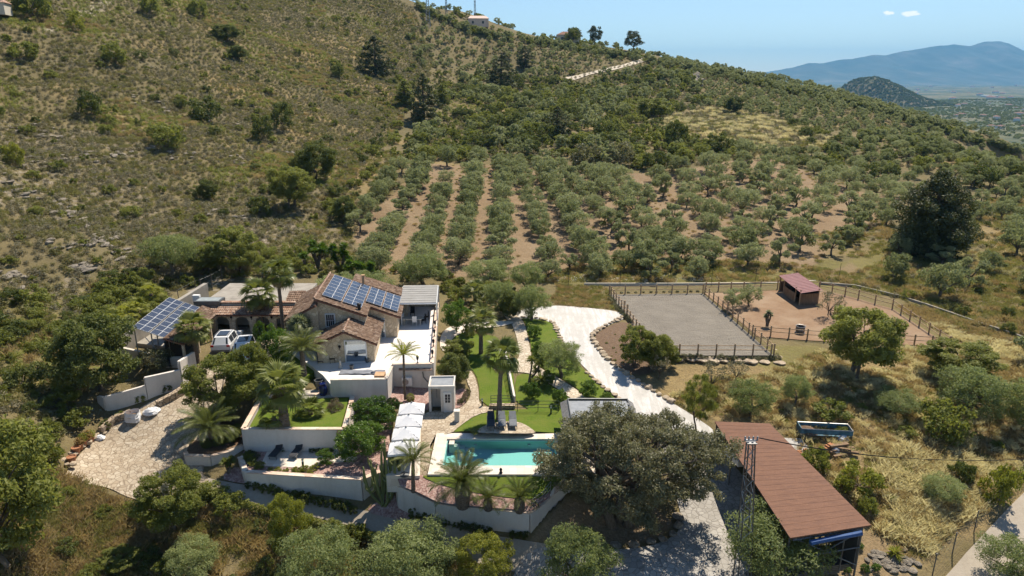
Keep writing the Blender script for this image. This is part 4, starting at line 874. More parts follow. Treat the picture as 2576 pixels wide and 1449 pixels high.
# ---------------------------------------------------------------- umbrellas by the pool
def umbrella(px, py, lb, tilt):
    c = P(px, py, 2.45); r = thing('parasol', lb, 'parasol', (c.x, c.y, 0), R(4), 'white square parasols in a row by the pool')
    n = 8; h = 1.04; vs = []; 
    for j in range(n+1):
        for i in range(n+1):
            x = -1+2*i/n; y = -1+2*j/n; m = max(abs(x), abs(y)); sag = .07*(1-abs(abs(x)-abs(y)))*m
            vs.append((x*h, y*h*.86, 2.45+.56*(1-m)-sag*.8+random.uniform(-.006, .006)))
    k = MB(); k.add(vs, [(j*(n+1)+i, j*(n+1)+i+1, (j+1)*(n+1)+i+1, (j+1)*(n+1)+i) for j in range(n) for i in range(n)])
    e = [(i, 0) for i in range(n)]+[(n, j) for j in range(n)]+[(n-i, n) for i in range(n)]+[(0, n-j) for j in range(n)]
    rim = [vs[j*(n+1)+i] for i, j in e]; k2 = MB(); L = len(rim)
    k2.add(rim+[(x, y, z-.16) for x, y, z in rim], [((i+1) % L, i, L+i, L+(i+1) % L) for i in range(L)])
    c1 = k.build('canopy', M_FABRIC, r, smooth=False); k2.build('valance', M_FABRIC, c1)
    k = MB(); k.tube([(0, 0, .05), (0, 0, 3.02)], .035, 8); k.lathe([(.07, 2.97), (.05, 3.08), (0, 3.1)], (0, 0, 0), 8); k.build('pole', M_STEEL, r)
    k = MB(); k.lathe([(.35, .02), (.35, .1), (.06, .14), (.05, .4)], (0, 0, .1), 16); k.build('base', M_DKSTEEL, r)
    for sx, sy in ((1, 1), (-1, 1), (1, -1), (-1, -1)):
        k = MB(); k.tube([(0, 0, 2.9), (sx*h*.98, sy*h*.84, 2.42)], .015, 5); k.build('rib', M_STEEL, r)
for a in ((1036,1027,'white square parasol nearest the shower hut', 0), (1029,1058,'second white parasol from the shower hut', 0), (1022,1090,'third white parasol from the shower hut', 0), (1014,1126,'white parasol partly behind the tall cactus, nearest the viewer', 0)): umbrella(*a)
# strip of coping under the parasols
struct(MB().prism([P(*c, 0) for c in [(1000,1042),(1060,1042),(1056,1200),(972,1200),(985,1120)]], -1.3, .115).build('parasol_terrace', M_TRAV))
PRESS.append(([P(*c, 0) for c in [(1000,1042),(1060,1042),(1056,1200),(972,1200),(985,1120)]], -.4))
# ---------------------------------------------------------------- sun loungers
def lounger(loc, rz, label, group, frame, fab, back=35):
    r = thing('sun_lounger', label, 'sun lounger', loc, rz, group)
    k = MB()
    for sx in (-.31, .31): k.tube([(sx, 0, .33), (sx, 1.95, .33)], .025, 6)
    for y in (0, 1.95): k.tube([(-.31, y, .33), (.31, y, .33)], .025, 6)
    k.build('frame', frame, r)
    for sx in (-.31, .31):
        for y in (.18, 1.72): k = MB(); k.tube([(sx, y, 0), (sx, y, .33)], .025, 6); k.build('leg', frame, r)
    k = MB(); k.box((0, .62, .37), (.58, 1.2, .045)); k.build('seat', fab, r)
    c, s = math.cos(R(back)), math.sin(R(back)); k = MB()
    k.add([(x, 1.24+d*c+o*s, .36+d*s+(.04-o)) for d in (0, .78) for x in (-.29, .29) for o in (0, .045)], [(0, 2, 6, 4), (1, 5, 7, 3), (0, 1, 3, 2), (4, 6, 7, 5), (0, 4, 5, 1), (2, 3, 7, 6)]); k.build('backrest', fab, r)
    return r
def at(px, py, z): return P(px, py, z)
lounger(at(684, 1158, Z_SUNK+.03), R(-8), 'dark sun lounger with black seat on the sunken terrace, left of its pair', 'sun loungers on the sunken terrace', M_DKSTEEL, M_DKFAB, 50)
lounger(at(735, 1158, Z_SUNK+.03), R(-8), 'sun lounger with grey seat and dark back on the sunken terrace', 'sun loungers on the sunken terrace', M_STEEL, M_DKFAB, 50)
for i, (px, lb) in enumerate(((1235, 'dark lounger in the shade of the tall palm behind the pool'), (1263, 'grey lounger behind the pool, middle of its row of three'), (1291, 'grey lounger behind the pool, rightmost of its row of three'))):
    w = W(px, 1086); lounger((w.x, w.y, w.z+.17), R(2), lb, 'sun loungers behind the pool', M_DKSTEEL, plain('grey_sling', (.13, .14, .155), .8) if i else M_DKFAB, 28)
# ---------------------------------------------------------------- shower hut
h0 = P(1080, 1040, 0); hut = thing('shower_hut', 'small flat roofed cream hut with white glazed door and outdoor shower', 'hut', (h0.x, h0.y, .02), R(2))
k = MB(); k.box((.10, 1.1, 1.2), (.2, 2.2, 2.4)); k.box((1.15, 2.1, 1.2), (1.9, .2, 2.4)); k.box((1.65, 1.0, 1.2), (1.2, 1.98, 2.4)); k.box((.62, 1.3, 1.2), (.86, .2, 2.4)); k.build('wall', M_WALL, hut)
k = MB(); k.box((.64, .7, 2.33), (.85, 1.0, .14)); k.build('niche_roof', M_WALL, hut)
k = MB(); k.box((1.13, 1.16, 2.43), (1.95, 1.9, .06)); k.build('roof', M_FELT, hut)
k = MB(); k.box((1.15, .08, 2.5), (2.3, .16, .22)); k.box((1.15, 2.16, 2.5), (2.3, .12, .22)); k.box((.05, 1.12, 2.5), (.12, 1.9, .22)); k.box((2.22, 1.12, 2.5), (.12, 1.9, .22)); k.build('parapet', M_WALL, hut)
dr = MB(); dr.box((1.66, -.02, 1.02), (.72, .06, 2.0)); dro = dr.build('door', M_ALU, hut)
k = MB()
for i in range(2):
    for j in range(3): k.box((1.54+.25*i, -.055, 1.15+.28*j), (.2, .02, .24))
k.build('pane', M_GLASS, dro)
k = MB(); k.tube([(.62, 1.17, .9), (.62, 1.17, 2.1), (.62, .9, 2.15)], .025, 6); k.lathe([(.02, .05), (.12, 0), (.12, -.02)], (.62, .88, 2.12), 10); k.build('shower', M_STEEL, hut)
# ---------------------------------------------------------------- pavilion by the pool, half under the oak
pv0 = P(1428, 1011, 2.5); pav = thing('pavilion', 'low pavilion with flat grey roof and shingled skirt behind the oak', 'pavilion', (4.6, 48.6, .1))
k = MB(); k.box((2.6, 1.9, 2.38), (4.9, 3.3, .12)); k.build('flat_roof', M_FELT, pav)
k = MB(); ri = [(.1, .2), (5.1, .2), (5.1, 3.6), (.1, 3.6)]; ro = [(-.5, -.3), (5.7, -.3), (5.7, 4.1), (-.5, 4.1)]
k.add([(x, y, 2.55) for x, y in ri]+[(x, y, 1.95) for x, y in ro], [(i, 4+i, 4+(i+1) % 4, (i+1) % 4) for i in range(4)]); k.build('shingle_skirt', M_SLATE, pav)
k = MB()
for i in range(4): a, b = ri[i], ri[(i+1) % 4]; k.tube([(a[0], a[1], 2.58), (b[0], b[1], 2.58)], .05, 5)
k.build('roof_edge', M_DKSTEEL, pav)
for x, y in ((.0, .1), (5.2, .1), (5.2, 3.6), (0, 3.6)): k = MB(); k.box((x, y, 1.0), (.16, .16, 2.0)); k.build('post', M_WOOD, pav)
k = MB(); k.box((2.6, 3.5, 1.05), (5, .12, 2.0)); k.build('back_wall', M_PLANK, pav)
# ---------------------------------------------------------------- railings
def railing(name, label, pts, h=.95, m=M_GREEN, rails=3, zf=None, every=1.9):
    ps = [Vector(p) for p in pts]; r = thing(name, label, 'railing', ps[0]); o = Vector(ps[0]); q = []
    for i in range(len(ps)-1):
        k = max(1, round((ps[i+1]-ps[i]).length/every))
        q += [ps[i].lerp(ps[i+1], j/k) for j in range(k)]
    q.append(ps[-1])
    pm = MB(); pm.tube([(0, 0, -.1), (0, 0, h)], .028, 6); pm = pm.mesh('post', m)
    for p in q: link('post', pm, r, p-o)
    for j in range(rails): k = MB(); k.tube([p-o+Vector((0, 0, h*(j+1)/rails)) for p in q], .022, 6); k.build('rail', m, r)
    return r
g = lambda px, py: W(px, py)+Vector((0, 0, .1))
railing('railing', 'dark green metal railing across the lawn behind the tall palm', [g(1235,1036), g(1302,1036), g(1405,1036)])
railing('railing', 'short green railing on the stone step beside the tall palm', [g(1235,1018), g(1292,1018)], .8)
railing('railing', 'dark railing running up the lawn along the white low wall', [g(1288,1005), g(1268,910), g(1263,880)], .9, M_GREEN, 3)
wall('garden_wall', 'thin white low wall running up between the two lawns', [g(1294,1012), g(1274,905), g(1268,876)], [g(1294,1012).z+.5, g(1274,905).z+.45, g(1268,876).z+.4], .18, None)
wall('garden_wall', 'low brown stone step wall behind the tall palm', [W(1232,1028), W(1296,1028)], [W(1232,1028).z+.42, W(1296,1028).z+.42], .45, None, 0, M_DRYST)
railing('railing', 'white steel railing down the right end of the pool garden wall', [P(1336,1287,-1.15), P(1366,1265,-.95), P(1385,1240,-.5)], .95, M_STEEL, 3, None, 1.0)
# ---------------------------------------------------------------- black iron gate under the oak
ga, gb2 = P(1332, 1350, -3.2), P(1368, 1322, -3.1); gt = thing('iron_gate', 'black wrought iron gate with sunburst pattern at the end of the white wall', 'gate', ga+Vector((.15, .1, 0)), math.atan2(gb2.y-ga.y, gb2.x-ga.x))
L_ = (gb2-ga).length; k = MB()
for a, b in (((0, 0, .1), (L_, 0, .1)), ((0, 0, .1), (0, 0, 1.5)), ((L_, 0, .1), (L_, 0, 1.7)), ((0, 0, 1.5), (L_, 0, 1.7))): k.tube([a, b], .045, 6)
k.build('frame', M_BLACK, gt); k = MB()
for t in np.linspace(.1, math.pi-.1, 11): k.tube([(L_/2, 0, .5), (L_/2+.75*math.cos(t)*L_/1.8, 0, .5+.85*math.sin(t))], .018, 5)
for rr in (.25, .55): k.tube([(L_/2+rr*math.cos(t), 0, .5+rr*math.sin(t)) for t in np.linspace(0, math.pi, 12)], .02, 5)
for x in np.linspace(.1, L_-.1, 9): k.tube([(x, 0, .1), (x, 0, .5)], .018, 5)
k.build('sunburst', M_BLACK, gt)
# ---------------------------------------------------------------- barn
bz = 1.35; b0, b1_, b2, b3 = P(1798,1060,bz), P(1936,1068,bz), P(2191,1324,bz), P(1988,1353,bz-.15)
barn = thing('open_barn', 'long open shed with brown mono-pitch felt roof', 'shed', b0); bo = Vector(b0)
k = MB(); n = 24; top = []
for i in range(n+1):
    t = i/n; a = b0.lerp(b3, t)-bo; b = b1_.lerp(b2, t)-bo; top.append((a+Vector((0, 0, random.uniform(-.006, .006))), b+Vector((0, 0, .1+random.uniform(-.006, .006)))))
for i in range(n):
    k.add([top[i][0], top[i][1], top[i+1][1], top[i+1][0]]+[v-Vector((0, 0, .1)) for v in (top[i][0], top[i][1], top[i+1][1], top[i+1][0])], [(3, 2, 1, 0), (4, 5, 6, 7), (0, 1, 5, 4), (1, 2, 6, 5), (2, 3, 7, 6), (3, 0, 4, 7)])
for i in range(1, n): k.tube([top[i][0]+Vector((0, 0, .004)), top[i][1]+Vector((0, 0, .004))], .005, 4)
k.build('roof', M_RUST, barn)
pm = MB(); pm.tube([(0, 0, 0), (0, 0, 4.2)], .07, 6); pm = pm.mesh('post', M_DKSTEEL)
for t in (0.03, .25, .5, .75, .97):
    for a, b in ((b0, b3), (b1_, b2)): p = a.lerp(b, t)+(Vector((.25, .1, 0)) if a is b0 else Vector((-.25, 0, 0))); link('post', pm, barn, Vector((p.x, p.y, p.z-4.25))-bo)
k = MB(); q1, q2 = b3-bo+Vector((.3, .3, -.2)), b2-bo+Vector((-.3, .3, -.2))
k.tube([q1, q2+Vector((0, 0, -3))], .045, 5); k.tube([q1+Vector((0, 0, -2.6)), q2+Vector((0, 0, -.3))], .045, 5)
for t in (.25, .5, .75): p = q1.lerp(q2, t); k.tube([p, p-Vector((0, 0, 3.3))], .05, 5)
k.tube([q1-Vector((0, 0, 1.6)), q2-Vector((0, 0, 1.6))], .05, 5); k.tube([q1-Vector((0, 0, .2)), q2-Vector((0, 0, .2))], .07, 5); k.build('end_frame', M_DKSTEEL, barn)
k = MB(); 
a, b = b1_-bo+Vector((-.15, -.3, 0)), b2-bo+Vector((-.4, .4, 0)); k.wallseg(a, b, .1, -3.6, (-.1, -.1)); k.build('rear_wall', M_DKSTEEL, barn)
k = MB(); a = b0-bo+Vector((.1, -.1, 0)); k.wallseg(a, b1_-bo+Vector((-.2, -.1, 0)), .1, -3.2, (-.1, .0)); k.build('end_wall', M_DKSTEEL, barn)
bt = MB(); p = b2.lerp(b3, .2); bt.tube([p+Vector((.4, -.1, -.25)), b2.lerp(b3, .45)+Vector((0, -.1, -.4)), b2.lerp(b3, .75)+Vector((0, -.1, -.5))], .17, 8); tag(bt.build('rolled_tarp', M_BLUEB), 'rolled bright blue tarpaulin under the near end of the shed roof', 'tarpaulin')
ld = MB()
for k_ in range(5):
    p = b3.lerp(b2, .25)+Vector((.2*k_, 1.0, -4.3+.3+.16*k_)); ld.box((p.x+1.3, p.y+1.2, p.z), (3.2, 2.0, .1), R(8))
tag(ld.build('sheet_stack', M_DKSTEEL), 'stack of dark metal sheets under the brown shed', 'sheets')
cc = P(1856, 1165, -1.0); tr_ = MB(); tr_.box((cc.x, cc.y, 0), (1.3, 2.2, .25), R(12), .92); tr_.box((cc.x, cc.y, -.3), (1.45, 2.4, .5), R(12)); tag(tr_.build('caravan_roof', M_PLAST), 'white vehicle roof peeking out from under the brown shed', 'vehicle')
# ---------------------------------------------------------------- lattice mast with its cable
mb0 = P(1866, 1480, -4.0); mt = PY(1889, 1112, mb0.y); mast = thing('lattice_mast', 'tall steel lattice power mast in front of the brown shed', 'mast', (mb0.x, mb0.y, -4.2))
Hm = mt.z+4.2; lean = Vector((mt.x-mb0.x, 0, 0)); hb, ht_ = .46, .2
leg = lambda sx, sy, t: Vector((sx*(hb+(ht_-hb)*t), sy*(hb+(ht_-hb)*t), Hm*t))+lean*t
for sx, sy in ((1, 1), (1, -1), (-1, -1), (-1, 1)): k = MB(); k.tube([leg(sx, sy, 0), leg(sx, sy, 1)], .045, 4); k.build('leg', M_DKSTEEL, mast)
br = MB(); ts = [0]; 
while ts[-1] < .985: ts.append(min(1, ts[-1]+(.068-.022*ts[-1])))
cs = [(1, 1), (1, -1), (-1, -1), (-1, 1)]
for i in range(len(ts)-1):
    for j in range(4):
        a, b = cs[j], cs[(j+1) % 4]
        if (i+j) % 2: a, b = b, a
        br.tube([leg(*a, ts[i]), leg(*b, ts[i+1])], .022, 4)
br.build('bracing', M_STEEL, mast)
k = MB(); tp_ = lean+Vector((0, 0, Hm)); k.box(tp_+Vector((0, 0, .02)), (.6, .6, .05)); k.tube([tp_+Vector((-.42, 0, .12)), tp_+Vector((.42, 0, .12))], .04, 5)
for x in (-.38, -.15, .12, .38): k.lathe([(.03, 0), (.07, .06), (.03, .12), (.07, .18), (.03, .26)], tp_+Vector((x, 0, .14)), 8)
k.build('crossarm', M_STEEL, mast)
cb = MB(); p0 = Vector(mast.location)+tp_+Vector((.5, 0, .3)); p1 = P(2700, 1146, 4.2); pts = []
for i in range(41):
    t = i/40; p = p0.lerp(p1, t); p.z -= 1.6*4*t*(1-t)*.55; pts.append(p)
cb.tube(pts, .02, 5); cb.tube([p+Vector((0, .05, -.06)) for p in pts[:18]], .02, 5); tag(cb.build('power_cable', M_BLACK), 'sagging black power cable running right from the lattice mast', 'cable')
# ---------------------------------------------------------------- blue trailer tub and rubble
t0 = W(2072, 1092); tr = thing('trailer_tub', 'worn blue open skip of earth in the dry grass', 'skip', t0, R(-6)); L2, W2, h2 = 2.1, .62, .42
k = MB(); 
for c, d in (((0, -W2, .5), (2*L2, .07, h2)), ((0, W2, .5), (2*L2, .07, h2)), ((-L2, 0, .55), (.07, 2*W2, h2+.1)), ((L2, 0, .5), (.07, 2*W2, h2)), ((0, 0, .15), (2*L2, 2*W2, .06))): k.box(c, d)
k.build('tub', M_BLUEP, tr); k = MB()
for a, b in (((-L2, -W2), (L2, -W2)), ((L2, -W2), (L2, W2)), ((L2, W2), (-L2, W2)), ((-L2, W2), (-L2, -W2))): k.tube([(*a, .72), (*b, .72)], .045, 5)
k.build('rim', M_STEEL, tr); k = MB(); k.lathe([(.9, 0), (.6, .25), (.1, .42)], (-1.4, 0, .2), 10); k.build('earth_heap', M_SOIL, tr)
def rocks(name, label, cat, pts, size, group=None, m=None, flat=.6, kind=None):
    out = []
    for i, p in enumerate(pts):
        me = ROCKS[i % len(ROCKS)]; o = link(name, me if m is None else ROCKS2[i % len(ROCKS2)]); s = size*random.uniform(.75, 1.25)
        o.location = p; o.scale = (s*random.uniform(.85, 1.25), s*random.uniform(.8, 1.1), s*flat); o.rotation_euler = (random.uniform(-.15, .15), random.uniform(-.15, .15), random.uniform(0, 6.3))
        tag(o, label(i) if callable(label) else label, cat, group); out.append(o)
    return out
def rockmesh(seed, m):
    bm = bmesh.new(); bmesh.ops.create_icosphere(bm, subdivisions=3, radius=1); rg = np.random.default_rng(seed)
    pl = [(Vector(rg.normal(size=3)).normalized(), rg.uniform(.55, .85)) for _ in range(11)]
    for v in bm.verts:
        n = v.co.normalized(); d = 1.0
        for q, o in pl:
            c = n.dot(q)
            if c > .01: d = min(d, o/c)
        v.co = n*d*(1+.05*(vnoise(n.x*4+seed, n.y*4+n.z*3, 3)-.5))
    me = bpy.data.meshes.new('boulder'); bm.to_mesh(me); bm.free(); me.materials.append(m); return me
ROCKS = [rockmesh(i, M_ROCK) for i in range(6)]; ROCKS2 = [rockmesh(20+i, M_GREYROCK) for i in range(6)]
def along(pts, step):
    out = []; P_ = [Vector(p) for p in pts]; acc = 0
    for a, b in zip(P_[:-1], P_[1:]):
        L = (b-a).length
        while acc < L: out.append(a.lerp(b, acc/L)); acc += step*random.uniform(.85, 1.2)
        acc -= L
    return out
wz = lambda pts: [W(*c)+Vector((0, 0, .12)) for c in pts]
rocks('boulder', 'cream boulder in the kerb row edging the upper side of the white drive', 'boulder', along(wz([(1565,800),(1535,815),(1508,830),(1487,848),(1500,873),(1535,912),(1560,932),(1600,957),(1640,983),(1690,1014)]), .75), .38, 'boulders along the far side of the white drive')
rocks('boulder', 'flat cream kerb stone edging the lawn along the white drive', 'boulder', along(wz([(1315,799),(1350,801),(1392,812),(1402,838),(1416,868),(1432,890)]), .72), .35, 'kerb stones between lawn and white drive', flat=.4)
rocks('boulder', 'cream kerb stone beside the lawn below the round olive tree', 'boulder', along(wz([(1478,940),(1505,966),(1530,985),(1560,1006)]), .72), .35, 'kerb stones between lawn and white drive', flat=.45)
sl_ = along([P(*c, 1.2) for c in [(1700,903),(1800,906),(1900,910),(1975,914)]], 1.25)
for i, p in enumerate(sl_):
    o = rocks('stone_slab', 'long cream stone slab in the row below the near arena fence', 'stone', [p], .75, 'stone slabs below the arena fence', flat=.45)[0]; o.rotation_euler = (0, 0, random.uniform(-.2, .2))
for p in (P(1960, 898, 1.2), P(1948, 884, 1.25)): rocks('stone_slab', 'cream stone slab at the right corner of the arena', 'stone', [p], .75, 'stone slabs at the arena corner', flat=.4)
rocks('boulder', 'shaded boulder in the kerb ring round the foot of the oak', 'boulder', along([W(*c)+Vector((0, 0, .2)) for c in [(1384,1362),(1429,1369),(1481,1371),(1530,1377),(1579,1376),(1628,1370),(1673,1360),(1699,1343),(1709,1318),(1700,1286)]], 1.1), .42, 'kerb boulders around the oak', m=1, flat=.5)
rocks('rubble_stone', 'grey slab of broken stone in the rubble heap below the lane', 'stone', [W(2240+random.gauss(0, 32), 1408+random.gauss(0, 16))+Vector((0, 0, .05)) for _ in range(40)], .3, 'rubble beside the small yucca', 1, .4)
rocks('rubble_stone', 'broken grey stone in the heap near the round citrus bush', 'stone', [W(2480+random.gauss(0, 25), 1225+random.gauss(0, 12))+Vector((0, 0, .1)) for _ in range(16)], .42, 'rubble on the right edge of the field', 1, .45)
rocks('rubble_stone', 'old stone lump in the small rubble patch by the dry grass', 'stone', [W(2385+random.gauss(0, 15), 1320+random.gauss(0, 12))+Vector((0, 0, .1)) for _ in range(9)], .42, 'rubble in the dry grass', 1, .45)
rocks('rock_outcrop', 'grey rock crag on the far hillside below the ridge', 'rock', [W(1745+random.gauss(0, 11), 207+random.gauss(0, 6))+Vector((0, 0, .4)) for _ in range(9)], 2.4, 'rock crag on the far hillside', 1, .9)
# ---------------------------------------------------------------- ledge rocks on the left hill (individual outcrops that show)
lpts = []
for a, b, n in (((0,455),(230,560),30), ((30,330),(170,345),14), ((60,410),(330,395),26), ((370,370),(480,395),14), ((330,235),(420,280),10), ((480,260),(600,330),14), ((520,520),(640,560),12), ((210,575),(330,650),18), ((700,350),(760,420),10), ((0,680),(60,720),10), ((120,620),(330,600),16), ((180,660),(260,700),10), ((540,380),(620,420),8), ((760,200),(860,260),8)):
    for _ in range(n):
        t = random.random(); w = W(a[0]+(b[0]-a[0])*t+random.gauss(0, 9), a[1]+(b[1]-a[1])*t+random.gauss(0, 9))
        if w: lpts.append(w+Vector((0, 0, .05)))
lpts.sort(key=lambda p: p.y)
for o in rocks('limestone_outcrop', 'pale grey limestone block on the rocky left hillside', 'rock', lpts, .42, 'limestone outcrops on the left hill', 1, .62):
    x, y = o.location.x, o.location.y; gx = h1(x+1, y)-h1(x-1, y); gy = h1(x, y+1)-h1(x, y-1); o.rotation_euler = (random.uniform(-.12, .12), random.uniform(-.12, .12), math.atan2(gx, -gy)+random.uniform(-.35, .35)); o.scale.x *= random.uniform(1.2, 2.2); o.location.z += .1
# ---------------------------------------------------------------- white builder sacks, pots, vase, bucket and the like
def sack(px, py, sx, sy, sz, label, rz=0, open_top=False):
    w = W(px, py); k = MB(); n = 14; m = 7; rg = random.Random(px); vs = []
    for j in range(m+1):
        t = j/m; r = (1-.12*t) if open_top else max(.02, math.cos(t*1.4)**.6)
        for i in range(n):
            a = 2*math.pi*i/n; q = 1+.12*math.sin(3*a+px)+rg.uniform(-.08, .08); vs.append((sx*r*q*math.cos(a), sy*r*q*math.sin(a), sz*t+rg.uniform(-.05, .05)))
    k.add(vs, [(j*n+i, j*n+(i+1) % n, (j+1)*n+(i+1) % n, (j+1)*n+i) for j in range(m) for i in range(n)]); 
    if not open_top: k.add([vs[m*n+i] for i in range(n)], [tuple(range(n))])
    o = k.build('builder_bag', M_FABRIC, None, w+Vector((0, 0, .05))); o.rotation_euler = (0, 0, rz); tag(o, label, 'sack')
    if open_top: k = MB(); k.lathe([(.02, sz*.55), (sx*.85, sz*.5)], (0, 0, 0), 12); k.build('sand_fill', M_TAN, o)
    return o
sack(337, 1058, .68, .62, .85, 'open white builder bag of sand on the paved yard', 0, True)
sack(383, 1040, .78, .55, .5, 'flat white plastic sack beside the open builder bag', .3)
sack(250, 1106, .5, .32, .35, 'crumpled white plastic sack near the terracotta pots', .4)
sack(2120, 1108, .5, .4, .4, 'white plastic bag in the grass beside the blue skip', .2)
sack(1428 if False else 2102, 1137, .4, .35, .35, 'white bag on the junk pile beside the orange bricks', .2)
def pot(w, s, label, plant=None):
    r = thing('plant_pot', label, 'plant pot', w, 0, 'terracotta pots at the edge of the yard', s); k = MB(); k.lathe([(.17, 0), (.26, .42), (.29, .43), (.29, .5), (.24, .5), (.23, .44)], (0, 0, 0), 14); k.build('pot', M_TERRA, r)
    if plant: rr = np.random.default_rng(int(w.x*99) & 255); link('plant', leaf_blob('pot_plant', [(0, 0, .75, .38, .38, .4)], 260, .16, .45, plant, rr), r)
def leaf_quads(c, nrm, L, Wd, rng, droop=0):
    n = len(c); t = rng.normal(size=(n, 3)); u = np.cross(nrm, t); u /= np.linalg.norm(u, axis=1)[:, None]+1e-9; v = np.cross(nrm, u)
    u[:, 2] -= droop; l = L*rng.uniform(.65, 1.25, (n, 1)); w = Wd*rng.uniform(.7, 1.2, (n, 1))
    V = np.stack([c-u*l/2, c-v*w/2+nrm*.12*w, c+u*l/2, c+v*w/2+nrm*.12*w], 1).reshape(-1, 3)
    return V, np.arange(4*n).reshape(n, 4)
def lobe_points(lobes, n, rng, shell=.45):
    L = np.array(lobes, float); wt = (L[:, 3]*L[:, 4]+L[:, 3]*L[:, 5]); wt /= wt.sum(); k = rng.choice(len(L), n, p=wt)
    d = rng.normal(size=(n, 3)); d /= np.linalg.norm(d, axis=1)[:, None]; r = 1-shell*rng.random(n)**1.6
    return L[k, :3]+d*L[k, 3:6]*r[:, None], d
def leaf_blob(name, lobes, n, size, asp, m, rng, shell=.5, up=.35, droop=0, jit=.75):
    c, d = lobe_points(lobes, n, rng, shell); nn = d*.8+rng.normal(size=d.shape)*jit; nn[:, 2] += up; nn /= np.linalg.norm(nn, axis=1)[:, None]
    V, F_ = leaf_quads(c, nn, size, size*asp, rng, droop); return np_mesh(name, V, F_, m)
for i, (px, py, s, lb, pl) in enumerate(((194,1142,1.2,'large terracotta pot at the left edge of the yard', None), (222,1118,1.1,'terracotta pot with dry orange plant, nearest the white sack', L_RED), (212,1124,1.1,'terracotta pot with yellowing plant in the middle of the pot row', L_YEL), (203,1132,1.0,'terracotta pot with a small reddish plant in the pot row', L_RED), (231,1112,1.0,'terracotta pot with golden shrub at the top of the pot row', L_YEL), (183,1166,1.25,'wide terracotta pot on the rubble edge, lowest of the row', None))):
    w = W(px, py); pot(w+Vector((0, 0, .03)), s, lb, pl)
rocks('rubble_stone', 'pale stone in the rubble edging behind the terracotta pots', 'rock', [p+Vector((random.gauss(0, .25), random.gauss(0, .25), 0)) for p in along(wz([(255,1092),(222,1110),(190,1135),(165,1165),(160,1195),(172,1212)]), .34)], .3, 'rubble edging of the yard', None, .6)
v = P(814, 996, Z_LAWN-.15); k = MB(); k.lathe([(.2, 0), (.36, .25), (.42, .6), (.36, .95), (.24, 1.15), (.27, 1.22), (.30, 1.25), (.22, 1.25), (.2, 1.1)], (0, 0, 0), 24); tag(k.build('glazed_vase', M_BLUE, None, v, True), 'tall glossy cobalt blue vase on the path behind the raised lawn', 'vase')
v = P(804, 978, 1.0); k = MB(); k.lathe([(.28, 0), (.38, .85), (.42, .86), (.42, .9), (.34, .9), (.26, .1)], (0, 0, 0), 18); tag(k.build('bin', M_DKSTEEL, None, v), 'grey rubber bin standing behind the blue vase', 'bin')
struct(MB().prism([P(*c, .9) for c in [(700,1005),(690,985),(760,950),(835,945),(835,1003),(890,990),(885,1000),(800,1004)]], .2, .97).build('side_path', M_CREAM))
struct(MB().prism([(-26,57),(-19.4,57.5),(-18.5,60.8),(-24,66),(-26.5,64)], .2, 1.9).build('side_lawn', M_LAWN))
PRESS.append(([(-26,57),(-19.4,57.5),(-18.5,60.8),(-24,66),(-26.5,64)], .3))
# tarpaulin and builders' things on the front patio
c0 = P(912, 938, Z_T); tm = MB(); n = 14; rr = random.Random(3); vs = [(-2.1+4.2*i/n+rr.uniform(-.05, .05), -.45+.9*j/4+rr.uniform(-.06, .06), .06+rr.uniform(0, .09)) for j in range(5) for i in range(n+1)]
tm.add(vs, [(j*(n+1)+i, j*(n+1)+i+1, (j+1)*(n+1)+i+1, (j+1)*(n+1)+i) for j in range(4) for i in range(n)]); tag(tm.build('tarpaulin', M_GREYT, None, c0), 'crumpled dark grey tarpaulin spread on the front patio', 'tarpaulin')
def box_thing(name, label, cat, p, d, m, rz=0, taper=1): k = MB(); k.box((0, 0, d[2]/2), d, 0, taper); o = k.build(name, m, None, p); o.rotation_euler = (0, 0, rz); return tag(o, label, cat)
k = MB(); k.lathe([(.16, 0), (.22, .36), (.24, .38), (.2, .38), (.15, .05)], (0, 0, 0), 14); me_b = k.mesh('bucket', M_DKSTEEL)
for px, py, lb in ((885, 928, 'grey builder bucket beside the tarpaulin on the patio'), (924, 911, 'small dark bucket in front of the big glass door')): tag(link('bucket', me_b, None, P(px, py, Z_T+.01)), lb, 'bucket', 'buckets on the front patio')
bk = MB(); bk.lathe([(.15, 0), (.2, .32), (.21, .34)], (0, 0, 0), 14); tag(bk.build('paint_bucket', M_PLAST, None, P(941, 938, Z_T+.01)), 'white paint bucket at the right end of the grey tarpaulin', 'bucket')
tag(MB().prism([(-12.5,56.7),(-11.6,56.7),(-11.6,57.6),(-12.5,57.6)], 2.21, 2.75).build('board_box', M_TAN), 'tan wooden box by the corner of the front patio wall', 'box')
st_ = P(857, 926, Z_T); k = MB(); k.lathe([(.18, 0), (.2, .12), (.1, .2), (.13, .4), (.09, .55), (.1, .62), (.07, .74), (0, .78)], (0, 0, 0), 10); tag(k.build('garden_statue', M_CREAM, None, st_), 'small pale stone statue at the left end of the patio tarpaulin', 'statue')
s2 = P(1098, 842, 2.8); k = MB(); k.lathe([(.2, 0), (.22, .15), (.12, .25), (.2, .6), (.14, .85), (.12, .95), (.1, 1.15), (0, 1.2)], (0, 0, 0), 10)
tag(k.build('garden_statue', M_CREAM, None, (-8.75, 75.2, 2.83)), 'pale statue standing on the terrace parapet beside the pergola', 'statue')
